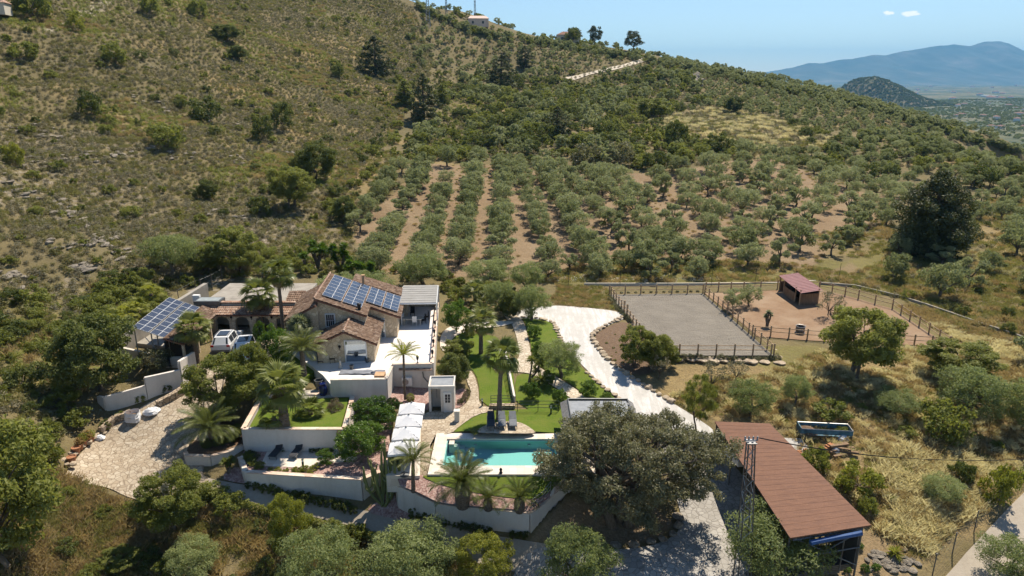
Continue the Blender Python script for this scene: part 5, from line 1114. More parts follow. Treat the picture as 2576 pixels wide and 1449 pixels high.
def chair(loc, rz, m, label, group):
    r = thing('patio_chair', label, 'chair', loc, rz, group); k = MB(); k.box((0, 0, .45), (.5, .5, .06)); k.build('seat', m, r); k = MB(); k.box((0, .24, .8), (.5, .05, .65)); k.build('backrest', m, r)
    for sx in (-.22, .22):
        for sy in (-.22, .22): k = MB(); k.tube([(sx, sy, 0), (sx, sy, .45)], .025, 5); k.build('leg', m, r)
    for sx in (-.26, .26): k = MB(); k.tube([(sx, -.22, .45), (sx, -.22, .65), (sx, .24, .65)], .02, 5); k.build('armrest', m, r)
    return r
tb_ = P(1038, 800, Z_T+.75); tt = thing('dining_table', 'pale dining table under the pergola roof', 'table', (tb_.x, tb_.y, Z_T)); k = MB(); k.box((0, 0, .74), (2.1, 1.0, .06)); k.build('table_top', M_CREAM, tt)
for sx in (-.9, .9):
    for sy in (-.4, .4): k = MB(); k.box((sx, sy, .355), (.08, .08, .71)); k.build('leg', M_CREAM, tt)
for px, py, rz, m, lb in ((1020, 806, 80, M_ALU, 'white patio chair at the left end of the pergola table'), (1044, 812, 180, M_ALU, 'white patio chair in front of the pergola table'), (1066, 808, -70, M_BLACK, 'black wicker chair, nearer of two at the right of the pergola table'), (1073, 800, -75, M_BLACK, 'black wicker chair, farther of two at the right of the pergola table'), (1015, 790, 0, M_BLACK, 'dark chair at the back left of the pergola table'), (1038, 789, 0, M_BLACK, 'dark chair behind the middle of the pergola table')):
    p = P(px, py+6, Z_T); chair(p, R(rz), m, lb, 'chairs under the pergola')
for px, py, lb in ((836, 912, 'dark folding chair against the stone gable wall'), (806, 918, 'dark barbecue cart beside the stone gable, behind the palm')): chair(P(px, py, 2.2 if px > 820 else 1.95), R(20), M_BLACK, lb.replace('barbecue cart', 'garden chair'), 'dark chairs by the gable wall')
ac = thing('air_conditioner', 'white air conditioning unit on the wall below the terrace', 'air conditioner', (-9.9, 58.95, .75)); k = MB(); k.box((0, 0, .42), (.95, .35, .8)); k.build('case', M_PLAST, ac); k = MB(); k.lathe([(.3, 0), (.3, .03), (.26, .04), (.05, .03)], (0, 0, 0), 18); f = k.build('fan_grille', M_STEEL, ac, (-.14, -.18, .42)); f.rotation_euler = (R(90), 0, 0)
k = MB(); k.tube([(-8.4, 59.0, 2.1), (-8.35, 58.98, 1.6), (-7.9, 58.97, 1.0), (-7.9, 58.97, .5)], .06, 7); tag(k.build('drain_pipe', M_DKSTEEL), 'dark drain pipe on the wall right of the air conditioner', 'pipe')
def bollard(w, label, m=M_GREEN): r = thing('path_light', label, 'light', w, 0, 'path lights'); k = MB(); k.box((0, 0, .3), (.14, .14, .6)); k.build('post', m, r); k = MB(); k.box((0, 0, .68), (.12, .12, .16)); k.build('lamp_head', M_PLAST, r); k = MB(); k.box((0, 0, .79), (.18, .18, .04)); k.build('cap', m, r)
bollard(W(1213, 1024), 'green path light at the corner of the left lawn'); bollard(W(1386, 1042), 'dark path light by the railing on the back lawn'); bollard(P(763, 1178, Z_SUNK+.03), 'small lamp post between the sunken terrace shrubs'); bollard(P(880, 990, Z_LAWN+.1), 'small lantern on the far corner of the raised lawn wall')
pl_ = W(1150, 1062); k = MB(); k.box((0, 0, .5), (.42, .42, 1.0)); k.box((0, 0, 1.02), (.52, .52, .06)); po = k.build('gate_pillar', M_WALL, None, pl_+Vector((0, 0, .1))); tag(po, 'short white pillar beside the path near the shower hut', 'pillar')
rp = P(1253+0, 1193, .14); k = MB(); k.lathe([(.12, 0), (.14, .05), (.08, .15), (.12, .3), (.06, .42), (0, .46)], (0, 0, 0), 9); tag(k.build('garden_ornament', M_BLACK, None, P(1260, 1190, .14)), 'small dark ornament on the near edge of the pool deck', 'ornament')
# round bale holder and pallet pen in the paddock
w = W(2012, 838); k = MB(); n = 20
for zz in (.1, .55, 1.0): k.tube([(math.cos(2*math.pi*i/n)*.5, math.sin(2*math.pi*i/n)*.5, zz*.85) for i in range(n+1)], .03, 5)
fd = k.build('feeder', M_STEEL, None, w); tag(fd, 'round metal feed tub behind the near paddock fence', 'feeder'); k = MB(); k.lathe([(.46, .02), (.49, .8), (.43, .8), (.4, .2)], (0, 0, 0), n); k.build('tub', M_DKSTEEL, fd)
w = W(2110, 797); pn = thing('pallet_pen', 'small square pen of brown timber rails beside the paddock tree', 'pen', w, R(-12))
for i, (a, b) in enumerate((((-.8, -.8), (.8, -.8)), ((.8, -.8), (.8, .8)), ((.8, .8), (-.8, .8)), ((-.8, .8), (-.8, -.8)))):
    k = MB()
    for zz in (.2, .5): k.tube([(*a, zz), (*b, zz)], .06, 4)
    k.tube([(*a, 0), (*a, .75)], .06, 5); k.build('rail_side', M_PLANK, pn)
# junk beside the barn: white slab, bricks, timber
struct(MB().prism([W(*c) for c in [(1958,1104),(2016,1106),(2040,1138),(2000,1146),(1985,1130)]], lambda x, y: h1(x, y)-.2, lambda x, y: h1(x, y)+.12).build('concrete_pad', M_WHITE))
for i in range(7):
    w = W(2008+random.gauss(0, 7), 1141+random.gauss(0, 4)); tag(box_thing('brick', 'orange brick in the loose pile on the white slab', 'brick', w+Vector((0, 0, .12)), (.34, .2, .16), M_BRICK, random.random()*3), None, None, 'loose orange bricks')
for i in range(4): w = W(2070+i*6, 1134+random.gauss(0, 3)); tag(box_thing('brick_stack', 'stack of orange hollow bricks beside the timber pile', 'bricks', w, (.38, .4, .34+.07*i), M_BRICK, .2*i), None, None, 'orange brick stacks')
for i in range(7): w = W(2115+random.gauss(0, 14), 1138+random.gauss(0, 6)); tag(box_thing('timber_baulk', 'weathered brown timber baulk in the pile beside the bricks', 'timber', w+Vector((0, 0, .05+.1*(i % 4))), (1.7, .22, .18), M_PLANK, random.uniform(-.5, .5)), None, None, 'weathered timber pile')
# box by the hedge on the yard edge
k = MB(); k.box((0, 0, .6), (.55, .4, 1.2)); tag(k.build('meter_box', M_CREAM, None, W(421, 1248)), 'greenish meter cabinet at the corner of the hedge', 'cabinet')
# ---------------------------------------------------------------- cars
def car(loc, rz, label, L, Wd, Hh, st, paint, rails=False):
    r = thing('parked_car', label, 'car', loc, rz, 'white cars in the yard'); body = MB(); hw_ = Wd/2; secs = []
    for y, zb, zbelt, zroof, wl, wt in st: secs.append([(-wl*hw_*.96, y, zb), (-wl*hw_, y, zb+.25), (-wl*hw_, y, zbelt-.08), (-wl*hw_*.97, y, zbelt), (-wt*hw_, y, zroof), (-wt*hw_*.6, y, zroof+.03), (wt*hw_*.6, y, zroof+.03), (wt*hw_, y, zroof), (wl*hw_*.97, y, zbelt), (wl*hw_, y, zbelt-.08), (wl*hw_, y, zb+.25), (wl*hw_*.96, y, zb)])
    n = 12; vs = [p for s in secs for p in s]; fs = []
    for i in range(len(secs)-1):
        for j in range(n): fs.append((i*n+j, (i+1)*n+j, (i+1)*n+(j+1) % n, i*n+(j+1) % n))
    fs += [tuple(range(n)), tuple(range((len(secs)-1)*n+n-1, (len(secs)-1)*n-1, -1))]; body.add(vs, fs)
    bo_ = body.build('body', paint, r, smooth=False); mod = bo_.modifiers.new('bevel', 'BEVEL'); mod.width = .05; mod.segments = 2; mod.limit_method = 'ANGLE'
    def pane(name, idx, m=M_GLASS, ins=.08, off=.015):
        P4 = [Vector(vs[i]) for i in idx]; c = sum(P4, Vector())/4; nr = (P4[1]-P4[0]).cross(P4[3]-P4[0]).normalized()
        if nr.dot(c-Vector((0, L/2, .6))) < 0: nr = -nr
        k = MB(); k.add([p+(c-p)*ins+nr*off for p in P4], [(0, 1, 2, 3)]); return k.build(name, m, r)
    cab = [i for i in range(len(st)) if st[i][3]-st[i][2] > .3]; i0, i1 = cab[0], cab[-1]
    for i in range(i0, i1):
        for a, b in ((3, 4), (8, 7)): pane('side_window', (i*n+a, (i+1)*n+a, (i+1)*n+b, i*n+b), ins=.12)
    pane('rear_window', ((i0-1)*n+4, i0*n+4, i0*n+7, (i0-1)*n+7)); pane('windscreen', (i1*n+4, (i1+1)*n+4, (i1+1)*n+7, i1*n+7))
    k = MB(); y0, y1 = st[i0][0]+.3, st[i1][0]-.5; zt = st[i0+1][3]+.05; k.box((0, (y0+y1)/2, zt), (Wd*.52, y1-y0, .02)); k.build('sunroof', M_GLASS, r)
    wm = MB(); wm.lathe([(.2, -.11), (.34, -.11), (.36, 0), (.34, .11), (.2, .11)], (0, 0, 0), 18); wm = wm.mesh('wheel', M_TYRE); rm = MB(); rm.lathe([(.02, -.115), (.2, -.115), (.2, .115), (.02, .115)], (0, 0, 0), 12); rm = rm.mesh('rim', M_STEEL)
    for sx in (-1, 1):
        for y in (L*.18, L*.81): w_ = link('wheel', wm, r, (sx*(hw_-.1), y, .36)); w_.rotation_euler = (0, R(90), 0); link('rim', rm, w_)
        k = MB(); k.box((sx*hw_*.8, -.015, .95), (.3, .06, .2)); k.build('tail_light', M_RED, r)
        k = MB(); k.box((sx*hw_*.75, L+.0, .75), (.35, .06, .16)); k.build('headlight', M_ALU, r)
        k = MB(); k.box((sx*(hw_+.09), L*.66, 1.1), (.16, .12, .13)); k.build('mirror', paint, r)
        k = MB(); k.tube([(sx*hw_*.66, y0-.2, zt+.04), (sx*hw_*.66, y1+.3, zt+.04)], .025, 5); k.build('roof_rail', M_STEEL, r)
    k = MB(); k.box((0, -.02, .62), (.5, .04, .12)); k.build('number_plate', M_PLAST, r)
    k = MB(); k.box((0, .01, .42), (Wd*.9, .08, .2)); k.build('bumper', M_DKSTEEL, r)
    return r
SUV = [(0, .35, .95, 1.0, .93, .86), (.06, .3, 1.02, 1.06, .98, .84), (.55, .3, 1.05, 1.66, 1, .72), (1.5, .3, 1.04, 1.74, 1, .73), (2.6, .3, 1.02, 1.70, 1, .72), (3.55, .3, 1.0, 1.06, 1, .80), (4.4, .32, .9, .95, .97, .8), (4.78, .38, .72, .76, .86, .7)]
ya = P(553, 884, 2.0); car((ya.x+.5, ya.y-.9, h1(ya.x+.5, ya.y-.9)+.1), R(5), 'white estate car with dark roof glass and red tail lamps in the yard', 4.8, 1.95, 1.75, SUV, M_CAR)
yb_ = P(632, 888, 2.0); HB = [(0, .35, .7, .76, .86, .7), (.35, .32, .9, .96, .97, .8), (1.1, .3, 1.0, 1.06, 1, .80), (1.75, .3, 1.02, 1.75, 1, .76), (2.8, .3, 1.04, 1.80, 1, .78), (3.9, .3, 1.05, 1.78, 1, .78), (4.25, .3, 1.0, 1.05, .98, .84), (4.3, .35, .95, 1.0, .93, .82)]
car((yb_.x-.1, yb_.y-2.6, h1(yb_.x, yb_.y-2.6)+.1), R(12), 'white van with silver roof bars half hidden behind green shrubs', 4.3, 1.85, 1.85, HB, M_CAR)
# ---------------------------------------------------------------- distant houses, pylons and masts on the ridge
def far_house(px, py, label, w, d, h, m, roofm, hip=.6, rz=0, dz=0):
    p = W(px, py)
    if p is None: return None
    r = thing('hill_house', label, 'house', p+Vector((0, 0, dz)), rz); k = MB(); k.box((0, 0, h/2), (w, d, h)); k.build('wall', m, r); k = MB(); o = .3
    k.add([(-w/2-o, -d/2-o, h), (w/2+o, -d/2-o, h), (w/2+o, d/2+o, h), (-w/2-o, d/2+o, h), (-w/2*(1-hip), 0, h+d*.22), (w/2*(1-hip), 0, h+d*.22)], [(0, 1, 5, 4), (1, 2, 5), (2, 3, 4, 5), (3, 0, 4), (3, 2, 1, 0)]); k.build('roof', roofm, r)
    k = MB(); 
    for x in (-w*.28, w*.22): k.box((x, -d/2-.02, h*.55), (w*.1, .06, h*.3))
    k.build('window', M_GLASS, r); return r
far_house(1203, 64, 'pale pink house with low roof on the skyline below the radio mast', 10.5, 7, 4.2, M_PINKW, M_PINKW, .25, .1, -1)
far_house(1428, 106, 'white house with red roof among trees on the ridge', 12, 8, 4.2, M_CREAM, M_FASCIA, .5, 0, -.5)
far_house(1960, 200, 'small house with red roof on the right hand skyline', 9, 7, 3.4, M_CREAM, M_FASCIA, .4, 0, -.4)
far_house(-14, 38, 'white farmhouse at the top left edge of the hill', 6, 5, 2.6, M_CREAM, M_TILEB, .3, .3, 0)
def ridge_mast(px, py, label, hgt, wb_, arms):
    p = W(px, py)
    if p is None: p = D(px, py, 400)
    r = thing('pylon', label, 'pylon', p-Vector((0, 0, 1))); k = MB(); wt_ = wb_*.25
    c4 = ((1, 1), (1, -1), (-1, -1), (-1, 1)); f = lambda s, t: Vector((s[0]*(wb_+(wt_-wb_)*t), s[1]*(wb_+(wt_-wb_)*t), hgt*t))
    for s in c4: k.tube([f(s, 0), f(s, 1)], .12, 4)
    for i in range(12):
        for j in range(4): k.tube([f(c4[j], i/12), f(c4[(j+1) % 4], (i+1)/12)], .06, 4)
    k.build('lattice', M_STEEL, r)
    if arms:
        k = MB()
        for t, a in ((.97, 2.6), (.88, 3.2), (.79, 2.6)): k.tube([(-a, 0, hgt*t), (a, 0, hgt*t)], .12, 4)
        k.build('crossarm', M_STEEL, r)
ridge_mast(1077, 64, 'lattice power pylon with crossarms on the upper hillside', 17, 1.1, True)
ridge_mast(1123, 40, 'slim radio mast on the ridge, left of the taller one', 16, .5, False)
ridge_mast(1195, 46, 'tall slim radio mast rising above the pink skyline house', 17, .5, False)
# ================================================================ PLANTS
def unit(a): return a/(np.linalg.norm(a, axis=-1, keepdims=True)+1e-9)
def crown_lobes(rng, n, R_, Z, zc, r0=.40, sub=7, low=-.5):
    """clumps on an uneven ellipsoid, each made of smaller clumps"""
    out = []; main = []
    for i in range(n):
        a = 2*math.pi*(i*.618034)+rng.normal()*.25; h = low+(1-low)*((i+.5)/n)
        rr = math.sqrt(max(.10, 1-abs(h)**2.6)); k = rng.uniform(.58, .80)
        c = np.array([rr*math.cos(a)*R_*k, rr*math.sin(a)*R_*k, zc+h*Z*k]); r = R_*r0*rng.uniform(.7, 1.2)
        main.append(c); s0 = (c[0], c[1], c[2], r*.8, r*.8, r*.65); out.append(s0)
        for _ in range(sub):
            d = unit(rng.normal(size=3)); d[2] = abs(d[2])*.8-.15; q = c+d*r*rng.uniform(.6, 1.0); s = r*rng.uniform(.28, .5)
            out.append((q[0], q[1], q[2], s, s, s*.75))
    return out, main
def limbs(rng, main, h, r, base=.0, bend=.12, m=M_BARK, name='trunk', nb=7, multi=1):
    k = MB()
    for q in range(multi):
        o = np.array([rng.normal()*.08*(multi > 1), rng.normal()*.08*(multi > 1), base-.12])
        top = np.array([rng.normal()*bend, rng.normal()*bend, h]); mid = (o+top)/2+np.array([rng.normal()*bend*.5, rng.normal()*bend*.5, 0])
        k.tube([o, o+(mid-o)*.3, mid, top], [r*1.5, r*1.1, r*.9, r*.75], 8)
        for c in main[q::multi][:nb]:
            c = np.array(c); m1 = top*.45+c*.55; m1[2] = top[2]*.35+c[2]*.65
            k.tube([top-(top-mid)*.1, m1*.6+top*.4, m1, c], [r*.55, r*.42, r*.3, r*.12], 6)
    return k.mesh(name, m, True)
PROTO = {}
def proto(kind, n, fn): PROTO[kind] = [fn(np.random.default_rng(hash_(kind)+i*13)) for i in range(n)]
def hash_(s): return sum((i+1)*ord(c) for i, c in enumerate(s))
def mk_tree(lf, mt, nl=11, Z=.72, zc=1.02, hgt=.5, tr=.085, size=.13, asp=.34, r0=.40, sub=6, low=-.45, multi=1, shell=.5, up=.35, droop=.0, bark=None):
    def f(rng):
        L, main = crown_lobes(rng, nl, 1, Z, zc, r0, sub, low)
        return limbs(rng, main, hgt, tr, multi=multi, m=bark or M_BARK), leaf_blob('crown', L, lf, size, asp, mt, rng, shell, up, droop)
    return f
proto('olive', 10, lambda r: mk_tree(int(r.uniform(2100, 3300)), L_OLIVE, size=.15, droop=r.uniform(.2, .7), low=r.uniform(-.9, -.6), Z=r.uniform(.68, .95), zc=r.uniform(.88, 1.05), nl=int(r.integers(7, 15)), r0=r.uniform(.34, .48), hgt=r.uniform(.35, .6))(r))
proto('olive_near', 4, mk_tree(13000, L_OLIVEG, size=.075, nl=18, sub=8, droop=.4, low=-.75, Z=.8, zc=1.0))
proto('olive_far', 4, mk_tree(800, L_OLIVE, size=.27, nl=9, sub=4, asp=.42, low=-.85, Z=.84, zc=.92))
proto('bush', 6, mk_tree(2000, L_BUSH, size=.16, asp=.5, Z=.72, zc=.52, hgt=.3, tr=.04, low=-.7, nl=10))
proto('dbush', 6, mk_tree(2200, L_DARK, size=.15, asp=.5, Z=.80, zc=.62, hgt=.3, tr=.04, low=-.75, nl=10))
proto('obush', 4, mk_tree(2200, L_OAK, size=.15, asp=.5, Z=.80, zc=.62, hgt=.3, tr=.04, low=-.75, nl=10))
proto('ybush', 4, mk_tree(1800, L_YEL, size=.16, asp=.45, Z=.72, zc=.5, hgt=.3, tr=.04, low=-.7, nl=9))
proto('bush_far', 5, mk_tree(600, L_BUSH, size=.28, asp=.55, Z=.75, zc=.5, hgt=.3, tr=.04, low=-.7, nl=7, sub=4))
proto('dbush_far', 4, mk_tree(650, L_DARK, size=.27, asp=.55, Z=.8, zc=.6, hgt=.3, tr=.04, low=-.7, nl=7, sub=4))
proto('citrus', 3, mk_tree(9500, L_CITRUS, size=.085, asp=.55, Z=.9, zc=.98, hgt=.4, tr=.05, low=-.9, nl=18, r0=.36))
proto('green_tree', 3, mk_tree(19000, L_BUSH, size=.075, asp=.5, Z=.98, zc=1.15, hgt=.45, tr=.045, low=-.9, nl=24, sub=8, r0=.33, multi=3))
proto('dark_tree', 3, mk_tree(19000, L_DARK, size=.075, asp=.5, Z=.92, zc=.92, hgt=.4, tr=.06, low=-.9, nl=24, sub=8, r0=.33))
proto('yellow_tree', 2, mk_tree(14000, L_YEL, size=.075, asp=.4, Z=.95, zc=1.05, hgt=.4, tr=.05, low=-.8, nl=18, sub=8, r0=.32))
proto('willow', 2, mk_tree(9000, L_BUSH, size=.11, asp=.2, Z=1.15, zc=1.5, hgt=.8, tr=.05, low=-.7, nl=16, sub=7, r0=.3, droop=1.1, shell=.8))
proto('shrub', 3, mk_tree(5000, L_ROSE, size=.10, asp=.4, Z=.8, zc=.6, hgt=.3, tr=.03, low=-.7, nl=12))
proto('ball', 2, lambda rng: (MB().tube([(0, 0, -.1), (0, 0, .5)], .05, 6).mesh('trunk', M_BARK), leaf_blob('crown', [(0, 0, .95, .95, .95, .9)], 4200, .13, .5, L_BUSH, rng, .2, .25)))
proto('fallow', 3, mk_tree(700, L_GREY, size=.16, asp=.35, Z=.8, zc=1.1, hgt=.55, tr=.05, low=-.4, nl=9, shell=.8))
def mk_pine(rng, n=5200, mt=L_PINE, size=.13, w=.42, H_=2.6, N=46, q0=1.0):
    L = []; k = MB(); k.tube([(0, 0, -.1), (.03, 0, H_*.5), (0, .02, H_*.97)], [.09, .06, .015], 7)
    for i in range(N):
        t = (i+.5)/N; z = .25+t*(H_-.3); r = w*(1.0-t**3.4)*(.75+.25*min(1, t*4))*rng.uniform(.6, 1.2)+.06; a = i*2.4+rng.normal()*.3
        for q in (.55, 1.0): L.append((math.cos(a)*r*q, math.sin(a)*r*q, z+rng.normal()*.05-.06*q, .19*q0*(1.15-t*.7), .19*q0*(1.15-t*.7), .12*q0*(1.2-t*.6)))
        k.tube([(0, 0, z-.05), (math.cos(a)*r, math.sin(a)*r, z-.02)], [.022*(1.2-t), .008], 4)
    return k.mesh('trunk', M_BARK), leaf_blob('crown', L, n, size, .38, mt, rng, .7, .5)
proto('pine', 3, lambda r: mk_pine(r, 4200, L_PINE, .15, .72)); proto('pine_big', 1, lambda r: mk_pine(r, 42000, L_PINE, .085, .92, 2.3, 110, 1.4)); proto('cypress', 2, lambda r: mk_pine(r, 3000, L_BUSH, .15, .42))
proto('stone_pine', 3, mk_tree(6000, L_PINE, size=.12, asp=.4, Z=1.05, zc=1.25, hgt=.5, tr=.06, low=-.8, nl=16, r0=.36))
NAMES = dict(olive='olive_tree', olive_near='olive_tree', bush='green_bush', dbush='evergreen_bush', obush='oak_bush', ybush='yellow_green_bush', citrus='citrus_tree', green_tree='leafy_tree', dark_tree='evergreen_tree', yellow_tree='pepper_tree', willow='weeping_tree', shrub='flowering_shrub', ball='topiary_ball', fallow='fig_tree', pine='pine_tree', pine_big='pine_tree', cypress='cypress_tree', stone_pine='pine_tree')
CATS = dict(olive='olive tree', olive_near='olive tree', bush='bush', dbush='bush', obush='bush', ybush='bush', citrus='citrus tree', ball='topiary', shrub='shrub')
def plant(kind, loc, rad, label, group=None, name=None, squash=1.0, i=None, stretch=1.0):
    i = random.randrange(len(PROTO[kind])) if i is None else i; t, c = PROTO[kind][i % len(PROTO[kind])]
    r = thing(name or NAMES[kind], label, CATS.get(kind, 'tree'), (loc[0], loc[1], loc[2]-.05), random.uniform(0, 6.28), group, (rad*stretch, rad/stretch if stretch != 1 else rad, rad*squash))
    link('trunk', t, r); link('crown' if kind not in ('bush', 'dbush', 'obush', 'ybush') else 'foliage', c, r); return r
def scatter(name, pts, scl, meshes, label, cat, kind='stuff', zs=None, patch=0):
    """nobody could count these: one object of points, each carrying a copy of one of the meshes"""
    pts = np.asarray(pts, float)
    if len(pts) == 0: return
    me = bpy.data.meshes.new(name); me.vertices.add(len(pts)); me.vertices.foreach_set('co', pts.astype(np.float32).ravel())
    col = bpy.data.collections.new(name+'_kinds')
    for q, m in enumerate(meshes): col.objects.link(bpy.data.objects.new(f'{name}_{q:02d}', m))
    n = len(pts); s3 = np.repeat(np.asarray(scl, np.float32)[:, None], 3, 1)
    if zs is not None: s3[:, 2] *= zs
    rot = np.zeros((n, 3), np.float32); rot[:, 2] = RNG.uniform(0, 6.28, n); rot[:, :2] = RNG.normal(0, .08, (n, 2))
    for nm, d, arr in (('scl', 'FLOAT_VECTOR', s3), ('rot', 'FLOAT_VECTOR', rot)):
        a = me.attributes.new(nm, d, 'POINT'); a.data.foreach_set('vector', arr.ravel())
    a = me.attributes.new('pid', 'INT', 'POINT'); v_ = RNG.integers(0, len(meshes), n) if not patch else np.clip(((fbm(pts[:, 0]/patch, pts[:, 1]/patch, 55, 3)-.28)/.44+RNG.normal(0, .12, n))*len(meshes), 0, len(meshes)-1); a.data.foreach_set('value', v_.astype(np.int32))
    o = link(name, me); g = bpy.data.node_groups.new(name, 'GeometryNodeTree')
    g.interface.new_socket('Geometry', in_out='INPUT', socket_type='NodeSocketGeometry'); g.interface.new_socket('Geometry', in_out='OUTPUT', socket_type='NodeSocketGeometry')
    N = g.nodes; gi = N.new('NodeGroupInput'); go = N.new('NodeGroupOutput'); ci = N.new('GeometryNodeCollectionInfo'); ci.inputs[0].default_value = col; ci.inputs[1].default_value = True; ci.inputs[2].default_value = True
    ip = N.new('GeometryNodeInstanceOnPoints'); ip.inputs['Pick Instance'].default_value = True
    def at_(nm, ty):
        a = N.new('GeometryNodeInputNamedAttribute'); a.data_type = ty; a.inputs[0].default_value = nm; return [s for s in a.outputs if s.enabled][0]
    Lk = g.links.new; Lk(gi.outputs[0], ip.inputs['Points']); Lk(ci.outputs[0], ip.inputs['Instance']); Lk(at_('pid', 'INT'), ip.inputs['Instance Index'])
    Lk(at_('rot', 'FLOAT_VECTOR'), ip.inputs['Rotation']); Lk(at_('scl', 'FLOAT_VECTOR'), ip.inputs['Scale']); Lk(ip.outputs[0], go.inputs[0])
    md = o.modifiers.new('scatter', 'NODES'); md.node_group = g
    return tag(o, label, cat, None, kind)
def joined(kind):                             # trunk and crown in one mesh for the far mass
    out = []
    for t, c in PROTO[kind]:
        v = np.empty(len(c.vertices)*3, np.float32); c.vertices.foreach_get('co', v); n = len(c.polygons); f = np.arange(4*n).reshape(n, 4)
        out.append(np_mesh(kind, v.reshape(-1, 3), f, [c.materials[0]]))
    return out
def pois(poly, dmin, n, avoid=(), dens=None, seed=0):
    rg = np.random.default_rng(seed); c = np.array([p[:2] for p in poly]); lo, hi = c.min(0), c.max(0); q = rg.uniform(lo, hi, (n, 2)); k = inside(poly, q[:, 0], q[:, 1])
    for a in avoid: k &= ~inside(a, q[:, 0], q[:, 1])
    q = q[k]; out = []; cell = {}; jit = rg.uniform(.75, 1.35, len(q)); pd = None if dens is None else dens(q[:, 0], q[:, 1]); rr = rg.random(len(q))
    for i, (x, y) in enumerate(q):
        if pd is not None and rr[i] > pd[i]: continue
        d = dmin*jit[i]; gx, gy = int(x//dmin), int(y//dmin); ok = True
        for a in range(gx-2, gx+3):
            for b in range(gy-2, gy+3):
                for (u, v) in cell.get((a, b), ()):
                    if (u-x)**2+(v-y)**2 < d*d: ok = False; break
                if not ok: break
            if not ok: break
        if ok: cell.setdefault((gx, gy), []).append((x, y)); out.append((x, y))
    if not out: return np.zeros((0, 3))
    o = np.array(out); return np.c_[o, H(o[:, 0], o[:, 1])]
def in_view(p, m=420):
    x, y, d = proj(p[:, 0], p[:, 1], p[:, 2]); return (x > -m) & (x < 2576+m) & (y > -m) & (y < 1449+m*2)
GARDEN = ground_poly([(150,1449),(150,1180),(240,1040),(330,860),(430,730),(560,700),(1120,690),(1480,716),(2060,712),(2200,740),(2440,868),(1960,930),(1760,1030),(1960,1060),(2230,1340),(2050,1449)])
LANE = ground_poly([(2240,1500),(2340,1395),(2420,1322),(2500,1262),(2600,1170),(2750,1100),(2800,1300),(2620,1500)])
GROVE = ground_poly([(880,600),(930,520),(1000,470),(1085,405),(1250,408),(1500,425),(1700,435),(1780,405),(1950,392),(2010,420),(2150,470),(2280,500),(2240,560),(2110,625),(2040,690),(1330,712),(1100,700),(930,695)])
nz_ = lambda s, sc, lo, g: (lambda x, y: np.clip((fbm(x/sc, y/sc, s, 3)-lo)*g, 0, 1))
INDIV = []                                    # (kind, point, radius, squash, label, group)
# ------------------------------------------------ olive grove in rows
rows = [((905,585),(924,550),(988,458),(1011,432)), ((936,690),(1009,550),(1057,458),(1074,425)), ((1062,690),(1098,550),(1118,458),(1125,418)), ((1148,690),(1176,550),(1193,458),(1199,415)), ((1257,690),(1262,550),(1265,458),(1266,418)), ((1391,690),(1344,550),(1313,458),(1302,425)), ((1510,690),(1426,550),(1371,458),(1351,430)), ((1630,680),(1511,550),(1426,458),(1396,432)), ((1690,650),(1593,550),(1484,458),(1450,436)), ((1700,600),(1662,550),(1540,458),(1500,440))]
nth = ['first', 'second', 'third', 'fourth', 'fifth', 'sixth', 'seventh', 'eighth', 'ninth', 'tenth', 'eleventh', 'twelfth', 'thirteenth', 'fourteenth', 'fifteenth', 'sixteenth', 'seventeenth', 'eighteenth', 'nineteenth', 'twentieth']
rown = []
for ri, rw in enumerate(rows):
    ps_ = along([W(*c) for c in rw], 4.3)
    for j, p in enumerate(ps_):
        if random.random() < .08: continue
        p = p+Vector((random.gauss(0, .2), random.gauss(0, .4), 0)); p.z = h1(p.x, p.y); rown.append(p)
        sz = 'large' if (ri*7+j*3) % 3 == 0 else 'round'
        INDIV.append(('olive', p, random.choice((1.8, 2.05, 2.15, 2.3, 2.4))*random.uniform(.98, 1.1)*(1 if p.y < 135 else 1.06), 1, f'{sz} olive tree, {nth[min(j,19)]} from the house side in the {nth[ri]} grove row from the left', 'olive trees in the grove rows'))
# ------------------------------------------------ olives scattered right of the rows
RG1 = ground_poly([(1745,570),(1620,455),(1680,440),(1780,410),(1950,395),(2010,425),(2150,470),(2270,500),(2230,570),(2110,640),(2000,690),(1790,690),(1760,640)])
for p in pois(RG1, 5.2, 1200, seed=3): INDIV.append(('olive', Vector(p), random.uniform(1.7, 2.7), 1, None, 'olive trees on the red soil right of the rows'))
RG0 = ground_poly([(1290,705),(1410,655),(1530,640),(1660,610),(1760,640),(1790,705),(1480,708)])
for p in pois(RG0, 5.0, 700, seed=31): INDIV.append(('olive', Vector(p), random.uniform(1.6, 2.3), 1, None, 'olive trees on the grass in front of the grove'))
RG2 = ground_poly([(2250,640),(2260,560),(2420,520),(2640,470),(2640,860),(2500,830),(2200,735)])
for p in pois(RG2, 6.2, 500, seed=4): INDIV.append(('olive', Vector(p), random.uniform(1.5, 2.4), 1, None, 'olive trees on the grassy slope behind the paddock'))
RG3 = ground_poly([(2010,425),(1950,392),(2120,360),(2350,330),(2640,390),(2640,470),(2420,520),(2280,500)])
for p in pois(RG3, 5.2, 2500, seed=5): INDIV.append(('olive', Vector(p), random.uniform(1.35, 2.15), 1, None, 'olive trees on the right slope'))
stuff = {'olive': [], 'bush': [], 'dbush': []}
RG4 = ground_poly([(1690,158),(1900,200),(2100,246),(2300,312),(2620,409),(2350,345),(2130,362),(1990,308),(1790,272)])
crest = [W(*c) for c in ((1700,166),(1800,188),(1900,210),(2000,230),(2100,250),(2200,288),(2300,324),(2400,358),(2500,386),(2600,414)) if W(*c)]
RG6 = [(v.x, v.y) for v in crest]+[(v.x*1.13, v.y*1.13) for v in crest[::-1]]
o6 = pois(RG6, 4.6, 6000, seed=16)
o4 = pois(RG4, 4.9, 9000, seed=6)
